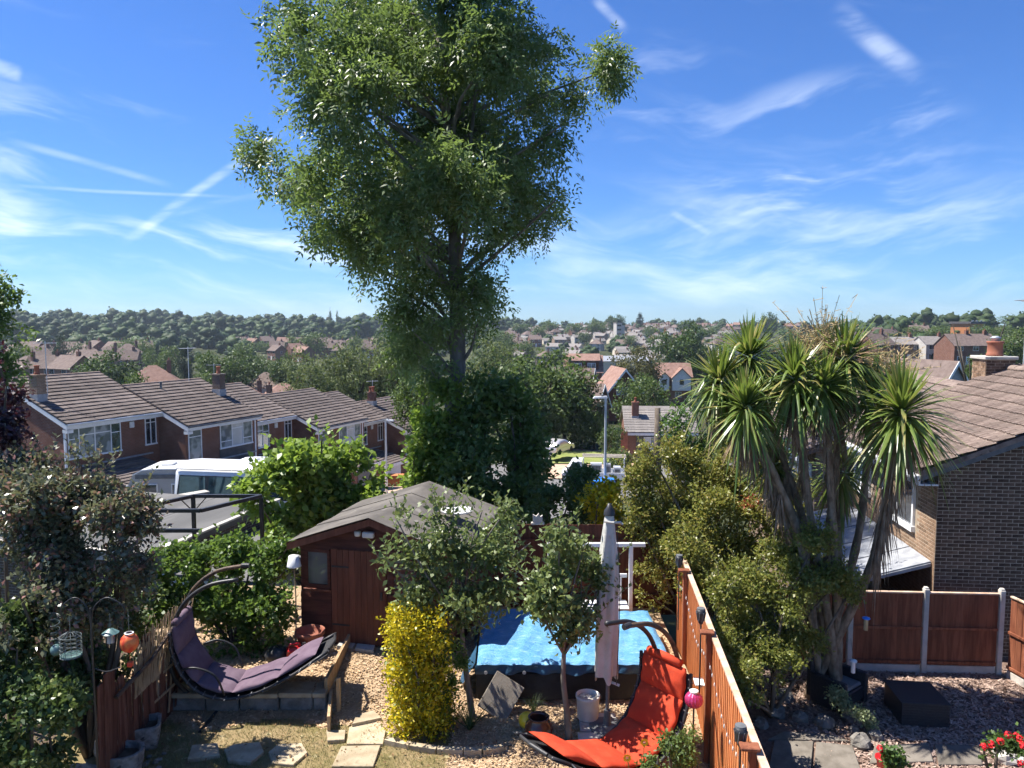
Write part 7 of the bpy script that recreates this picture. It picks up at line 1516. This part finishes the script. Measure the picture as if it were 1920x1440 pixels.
def far_house(kind, px, d, rz, label, group, scale=1.0, zoff=0.0):
    a = (px - 960) / F; x, y = a * d, d; z = H(x, y) + zoff
    if label is None: label = '%s in the %s of the far hillside estate, %s slope' % (LOOK[kind], 'left' if px < 1095 else 'middle' if px < 1240 else 'right', 'lower' if d < 540 else 'upper')
    if kind not in used: used.add(kind); r_ = LP[kind]; r_.location = (x, y, z); r_.rotation_euler = (0, 0, rz); r_.scale = (scale,) * 3; r_['label'] = label; r_['group'] = group; return r_
    return dup(LP[kind], (x, y, z), rz, label, group, (scale,) * 3)
rr = random.Random(12)
V1 = 'brown-roofed house in the valley at left below the wooded hill'; G1 = 'houses in the left valley'
for px, d, k in ((60, 330, 'semi_brown'), (88, 310, 'hip_brown'), (140, 330, 'semi_brown'), (160, 300, 'white_brown'), (182, 345, 'semi_brown'), (205, 300, 'hip_brown'), (220, 335, 'semi_brown'), (240, 310, 'white_brown'), (75, 285, 'semi_brown'), (170, 270, 'semi_brown'), (200, 262, 'hip_brown'), (235, 270, 'semi_brown'), (50, 205, 'hip_brown'), (90, 205, 'semi_brown'), (135, 200, 'semi_brown'), (265, 345, 'semi_brown'), (30, 300, 'semi_brown'), (285, 175, 'bung_red')): far_house(k, px, d, rr.uniform(-.7, .7), LOOK[k] + (' in the left valley, nearer rows' if d < 290 else ' in the left valley, farther rows') + (' at far left' if px < 120 else ''), G1, 1.15, 3.0)
far_house('bung_red', 105, 168, .25, 'bungalow with a bright orange-red hipped roof behind first terraced house', 'bungalows behind the terraced roofs'); far_house('bung_grey', 70, 172, .2, 'grey-roofed bungalow left of the orange-roofed bungalow', 'bungalows behind the terraced roofs')
for px, d, k, lb in ((335, 150, 'bung_red', 'pale bungalow with pink roof behind the second terraced roof'), (455, 150, 'bung_red', 'white bungalow with gabled front left of the pale willows'), (500, 170, 'white_brown', 'white house behind the gabled bungalow'), (470, 128, 'bung_red', 'low bungalow just above the third terraced roof'), (530, 160, 'bung_red', 'small red-roofed bungalow beside the pale willows')): far_house(k, px, d, rr.uniform(-.4, .5), lb, 'bungalows behind the terraced roofs')
V2 = 'brown brick house in the cluster left of the tall ash'; G2 = 'brick houses left of the ash below the woods'
for px, d in ((455, 470), (475, 455), (500, 480), (520, 430), (535, 470), (555, 410), (560, 470), (585, 450), (610, 470), (615, 420), (635, 445), (655, 430), (660, 475), (685, 450), (690, 410), (705, 470), (640, 400), (570, 385), (520, 395), (720, 450)): kd = rr.choice(('semi_brown', 'semi_red', 'hip_brown', 'semi_brown')); far_house(kd, px, d, rr.uniform(-.8, .8), LOOK[kd] + ' in the cluster left of the ash' + (', nearest the ash' if px > 630 else ', left end' if px < 530 else ', middle'), G2)
V3 = 'small pale house in the dense estate on the far hillside'; G3 = 'houses of the estate on the far hillside'
for row in range(15):
    d = 370 + row * 34; px = 950 + rr.uniform(0, 20) + (15 if row < 4 else 0); step = 11.5 * F / d
    while px < (1380 if row > 3 else 1330):
        if rr.random() < .70: far_house(rr.choice(('white_grey', 'buff_grey', 'bung_grey', 'white_brown', 'buff_grey', 'bung_grey', 'semi_brown', 'hip_brown')), px, d + rr.uniform(-8, 8), (.35 if row % 3 else -.5) + rr.uniform(-.15, .15), None, G3, rr.uniform(.85, 1.05))
        px += step * rr.uniform(.9, 1.5)
V4 = 'house on the skyline of the far town'; G4 = 'houses along the far skyline'
for k in range(34): kd = rr.choice(('semi_brown', 'hip_brown', 'semi_red', 'white_brown')); px = rr.uniform(1080, 1520); far_house(kd, px, rr.uniform(820, 980), rr.uniform(-.6, .6), LOOK[kd] + ' on the far skyline' + (' right of the tower' if px > 1180 else ' left of the tower'), G4)
V5 = 'brown-roofed house beyond the cordyline heads'; G5 = 'houses beyond the cordyline'
for px, d in ((1365, 420), (1400, 400), (1385, 480), (1345, 450), (1640, 330), (1665, 345), (1690, 335), (1720, 350), (1610, 340), (1650, 380), (1700, 385), (1580, 380)): kd = rr.choice(('semi_brown', 'bung_grey', 'white_brown')); far_house(kd, px, d, rr.uniform(-.5, .5), LOOK[kd] + (' beyond the cordyline heads on the left' if px < 1500 else ' beyond the cordyline heads on the right'), G5)
for k, (px, d, kd, rz, lb) in enumerate(((1640, 205, 'semi_brown', .5, 'first brick house of the row right of the cordyline, partly hidden'), (1690, 215, 'buff_grey', .1, 'second house of the row right of the cordyline'), (1745, 212, 'white_grey', .1, 'white-walled house in the row left of the red chimney'), (1795, 196, 'semi_brown', .2, 'long brown-roofed brick house left of the red chimney'), (1828, 198, 'semi_brown', .1, 'brick house with white windows just left of red chimney'), (1862, 205, 'buff_grey', .1, 'pale-roofed house directly behind the red chimney'))): far_house(kd, px, d, rz, lb, 'row of houses right of the cordyline', 1.0, 1.5)
# orange brick block of flats, pale tower
p = W(1812, 640, 320); t = thing('flats_block', 'orange brick flats with flat dark roof among trees at right', 'building', (p.x, p.y, H(p.x, p.y)), R(30)); hz = W(1812, 607, 320).z - H(p.x, p.y)
part('wall', MB().box(-5, 5, -4, 4, -2, hz), 'orange_brick', t); part('roof', MB().box(-5.6, 5.6, -4.6, 4.6, hz + .003, hz + .9), 'cladding_grey', t); part('stair_tower', MB().box(5.003, 6.2, -3.9, -2.5, -2, hz - .5), 'render_white', t)
for k in range(3):
    for q in range(3): f = part('window', MB().box(-4 + k * 3, -2.4 + k * 3, -4.08, -4.002, 2 + q * 3, 3.4 + q * 3), 'white_upvc', t); part('pane', MB().box(-3.9 + k * 3, -2.5 + k * 3, -4.1, -4.081, 2.1 + q * 3, 3.3 + q * 3), 'glass_dark', f)
p = W(1158, 628, 560); t = thing('pale_tower', 'pale concrete tower block rising from the far estate', 'building', (p.x, p.y, H(p.x, p.y)), R(20)); hz = W(1158, 606, 560).z - H(p.x, p.y)
part('wall', MB().box(-2.2, 2.2, -2.5, 2.5, -2, hz).box(2.6, 4.6, -2.2, 2.2, -2, hz - 1.5), 'render_far', t); part('roof', MB().box(-2.4, 2.4, -2.7, 2.7, hz + .003, hz + .5), 'tile_grey', t)
for q in range(5): f = part('window', MB().box(-1.6, 1.6, -2.56, -2.502, 3 + q * 3, 4.3 + q * 3), 'glass_dark', t)
p = W(1168, 664, 300); t = thing('long_grey_roof', 'long low building with pale grey roof in front of the estate', 'building', (p.x - 5, p.y, H(p.x, p.y) + 4), R(6))
part('wall', MB().box(-8, 14, -5, 5, -4, 2.5), 'render_cream', t); part('roof', MB().prism([(-5.4, 2.4), (0, 4.2), (5.4, 2.4), (5.4, 2.55), (0, 4.4), (-5.4, 2.55)], -8.3, 14.3, 'x'), 'lead', t)
# named mid houses right of centre
def tile_lines(t, roof, x0, x1, ye, ze, pitch, length, mat, gauge=.45):
    ms = [course_mesh(x0, x1, gauge, .05, mat, k + 40) for k in range(2)]
    for k in range(int(length / gauge)): o = link('tile_course', ms[k % 2], roof); o.location = (0, ye + k * gauge * math.cos(pitch), ze + k * gauge * math.sin(pitch)); o.rotation_euler = (pitch, 0, 0)
p = W(1176, 808, 78); t = thing('grey_house', 'small house with grey tiled roof, brick chimney and white window', 'house', (p.x, 78, p.z - 5.0), R(-4)); pt = R(27)
part('wall', MB().prism([(0, -2), (8, -2), (8, 5), (4, 5 + 4 * math.tan(pt) - .1), (0, 5)], 0, 7.0, 'x'), 'brick_red', t); r_ = part('roof', MB().prism([(-.35, 4.8), (4, 5 + 4 * math.tan(pt)), (8.35, 4.8), (8.35, 4.92), (4, 5.13 + 4 * math.tan(pt)), (-.35, 4.92)], -.25, 7.2, 'x'), 'tile_grey', t)
tile_lines(t, r_, -.28, 7.22, -.4, 4.93, pt, 4.9, 'tile_grey'); part('fascia', MB().box(-.2, 7.15, -.42, -.36, 4.6, 4.85), 'white_paint', t); part('cladding_panel', MB().box(.9, 6.6, -.04, -.003, 2.0, 4.75), 'cladding_grey', t)
window(t, 1.7, 4.3, 3.0, 4.4, -.045, (2.4, 3.6), (), cells=('glass_blind', 'glass_curtain', 'glass_blind')); window(t, .3, 2.2, .0, 1.5, -.002, (1.2,), (), pane='glass_curtain'); chimney(t, 1.0, 2.2, 5.9, 7.7, .7, .7, 'brick_red')
p = W(1150, 848, 77); single('gate_panel', MB().bbox(-.35, .35, -.03, .03, 0, 1.9, .01), 'terracotta', 'red-brown gate panel at the side of the grey house', 'gate', (p.x + 1.1, 77, p.z + .2))
p = W(1264, 745, 170); t = thing('white_gabled_house', 'tall house with two white gables and red-brown roof', 'house', (p.x, 170, p.z), R(-3))
hgt = W(1264, 683, 170).z - p.z
part('wall', MB().box(-3.9, 3.9, 0, 7, -4, hgt - 2.8), 'brick_red', t); r_ = part('roof', MB().prism([(-.4, hgt - 3.0), (3.5, hgt), (7.4, hgt - 3.0), (7.4, hgt - 2.85), (3.5, hgt + .15), (-.4, hgt - 2.85)], -4.1, 4.1, 'x'), 'tile_red', t)
for x0, x1, dy in ((-3.4, -1.3, 0), (-.6, 3.4, .4)):
    c_ = (x0 + x1) / 2; w2 = (x1 - x0) / 2; g = part('gable', MB().prism([(x0, hgt - 5.8), (x1, hgt - 5.8), (x1, hgt - 2.9), (c_, hgt - 2.9 + w2 * .95), (x0, hgt - 2.9)], -1.0 - dy, 2.5, 'y'), 'render_white', t); part('gable_roof', MB().prism([(x0 - .25, hgt - 3.1), (c_, hgt - 2.85 + w2 * .95), (x1 + .25, hgt - 3.1), (x1 + .25, hgt - 2.95), (c_, hgt - 2.65 + w2 * .95), (x0 - .25, hgt - 2.95)], -1.3 - dy, 3.0, 'y'), 'tile_red', g)
    f = part('window', MB().box(c_ - .6, c_ + .6, -1.06 - dy, -1.002 - dy, hgt - 4.6, hgt - 3.2), 'white_upvc', g); part('pane', MB().box(c_ - .5, c_ + .5, -1.08 - dy, -1.061 - dy, hgt - 4.5, hgt - 3.3), 'glass_dark', g)
window(t, .2, 1.6, hgt - 7.4, hgt - 6.2, -.002, (.9,), ())
p = W(1094, 700, 190); t = thing('red_dormer_house', 'red house with wide dormer holding two white windows', 'house', (p.x, 190, p.z - 3), R(-4))
part('wall', MB().box(-4.6, 4.6, 0, 8, -4, 3.4), 'brick_red', t); part('roof', MB().prism([(-.5, 3.0), (4, 7.2), (8.5, 3.0), (8.5, 3.2), (4, 7.4), (-.5, 3.2)], -5, 5, 'x'), 'tile_red', t); dm = part('dormer', MB().box(-3.6, 3.8, .3, 3.5, 3.4, 6.0), 'fence_dark', t)
part('dormer_roof', MB().prism([(-.0, 6.003), (4.6, 7.6), (4.6, 7.75), (-.0, 6.2)], -4.0, 4.2, 'x'), 'tile_red', dm)
for x in (-2.5, 1.0): f = part('window', MB().box(x, x + 2.0, .24, .298, 4.0, 5.6), 'white_upvc', dm); part('pane', MB().box(x + .12, x + .94, .22, .239, 4.12, 5.48).box(x + 1.06, x + 1.88, .22, .239, 4.12, 5.48), 'glass_curtain', f)
def gable_house(label, px, py, d, w, wall, roof, rz, top, L=9):
    p = W(px, py, d); h = W(px, top, d).z - p.z; t = thing('gabled_house', label, 'house', (p.x, d, p.z), rz); e = h - w * .62
    part('wall', MB().prism([(-w / 2, -4), (w / 2, -4), (w / 2, e), (0, h - .15), (-w / 2, e)], 0, L, 'y'), wall, t); part('roof', MB().prism([(-w / 2 - .4, e - .5), (0, h), (w / 2 + .4, e - .5), (w / 2 + .4, e - .3), (0, h + .2), (-w / 2 - .4, e - .3)], -.35, L, 'y'), roof, t)
    bb_ = MB()
    for s in (-1, 1): bb_.hexa([(s * (w / 2 + .42), -.42, e - .75), (0, -.42, h - .28), (0, -.36, h - .28), (s * (w / 2 + .42), -.36, e - .75), (s * (w / 2 + .42), -.42, e - .35), (0, -.42, h + .16), (0, -.36, h + .16), (s * (w / 2 + .42), -.36, e - .35)])
    part('barge_board', bb_, 'white_paint', t); window(t, -1.5, 1.5, e + .1, e + 1.4, -.002, (-.5, .5), ()); return t
gable_house('house with pointed tiled gable and white window below dormer house', 1172, 745, 128, 7.0, 'fence_dark', 'tile_red', R(8), 693)
gable_house('brown pointed-gable house left of the pointed tiled gable', 1130, 752, 118, 5.5, 'brick_red', 'tile_far_brown', R(62), 722, 9)
gable_house('dark brown-tiled house behind the brown pointed-gable house', 1112, 722, 140, 7, 'brick_red', 'tile_far_brown', R(70), 692, 8)
gable_house('blue-grey gabled house low in front of the row near the red chimney', 1790, 716, 80, 7.5, 'lead', 'tile_far_brown', R(24), 680, 10)
p = W(1232, 832, 56); t = thing('dead_trunk', 'bare dead tree trunk in front of the grey house', 'tree', (p.x, 56, H(p.x, 56))); h = W(1232, 765, 56).z - H(p.x, 56)
part('trunk', MB().tube([(0, 0, 0), (.05, 0, h * .5), (0, 0, h)], [.35, .28, .2], 10), 'bark', t, True); part('limb', MB().tube([(.05, 0, h * .72), (.5, 0, h * .88), (.9, 0, h * .95)], [.16, .13, .1], 8), 'bark', t, True)
for i_, (px, top, Y) in enumerate(((402, 680, 62), (505, 690, 75), (70, 660, 58))):
    p = W(px, top, Y); z0 = H(p.x, Y)
aerial(W(402, 722, 60).x, 60, W(402, 720, 60).z, W(402, 682, 60).z - W(402, 720, 60).z, 'tall aerial mast standing behind second terraced chimney', .4)
for k in LP:
    if k not in used:
        def rm(o):
            for c in list(o.children): rm(c)
            bpy.data.objects.remove(o)
        rm(LP[k])
# ------------------------------------------------------------------ summer haze over the valley
hm = bpy.data.materials.new('summer_haze'); hm.use_nodes = True; hm.node_tree.nodes.clear(); b = NB(hm.node_tree); out = b.n('ShaderNodeOutputMaterial')
pv = b.n('ShaderNodeVolumePrincipled'); pv.inputs['Color'].default_value = (.74, .87, 1.0, 1); pv.inputs['Density'].default_value = .00014; pv.inputs['Anisotropy'].default_value = .25
b.l(pv.outputs[0], out.inputs['Volume']); M['summer_haze'] = hm
hz_ = link('haze', MB().box(-2400, 2400, -60, 2400, -40, 45).mesh('haze', 'summer_haze')); hz_['kind'] = 'stuff'; hz_['label'] = 'thin blue summer haze over the far ridge'; hz_['category'] = 'haze'
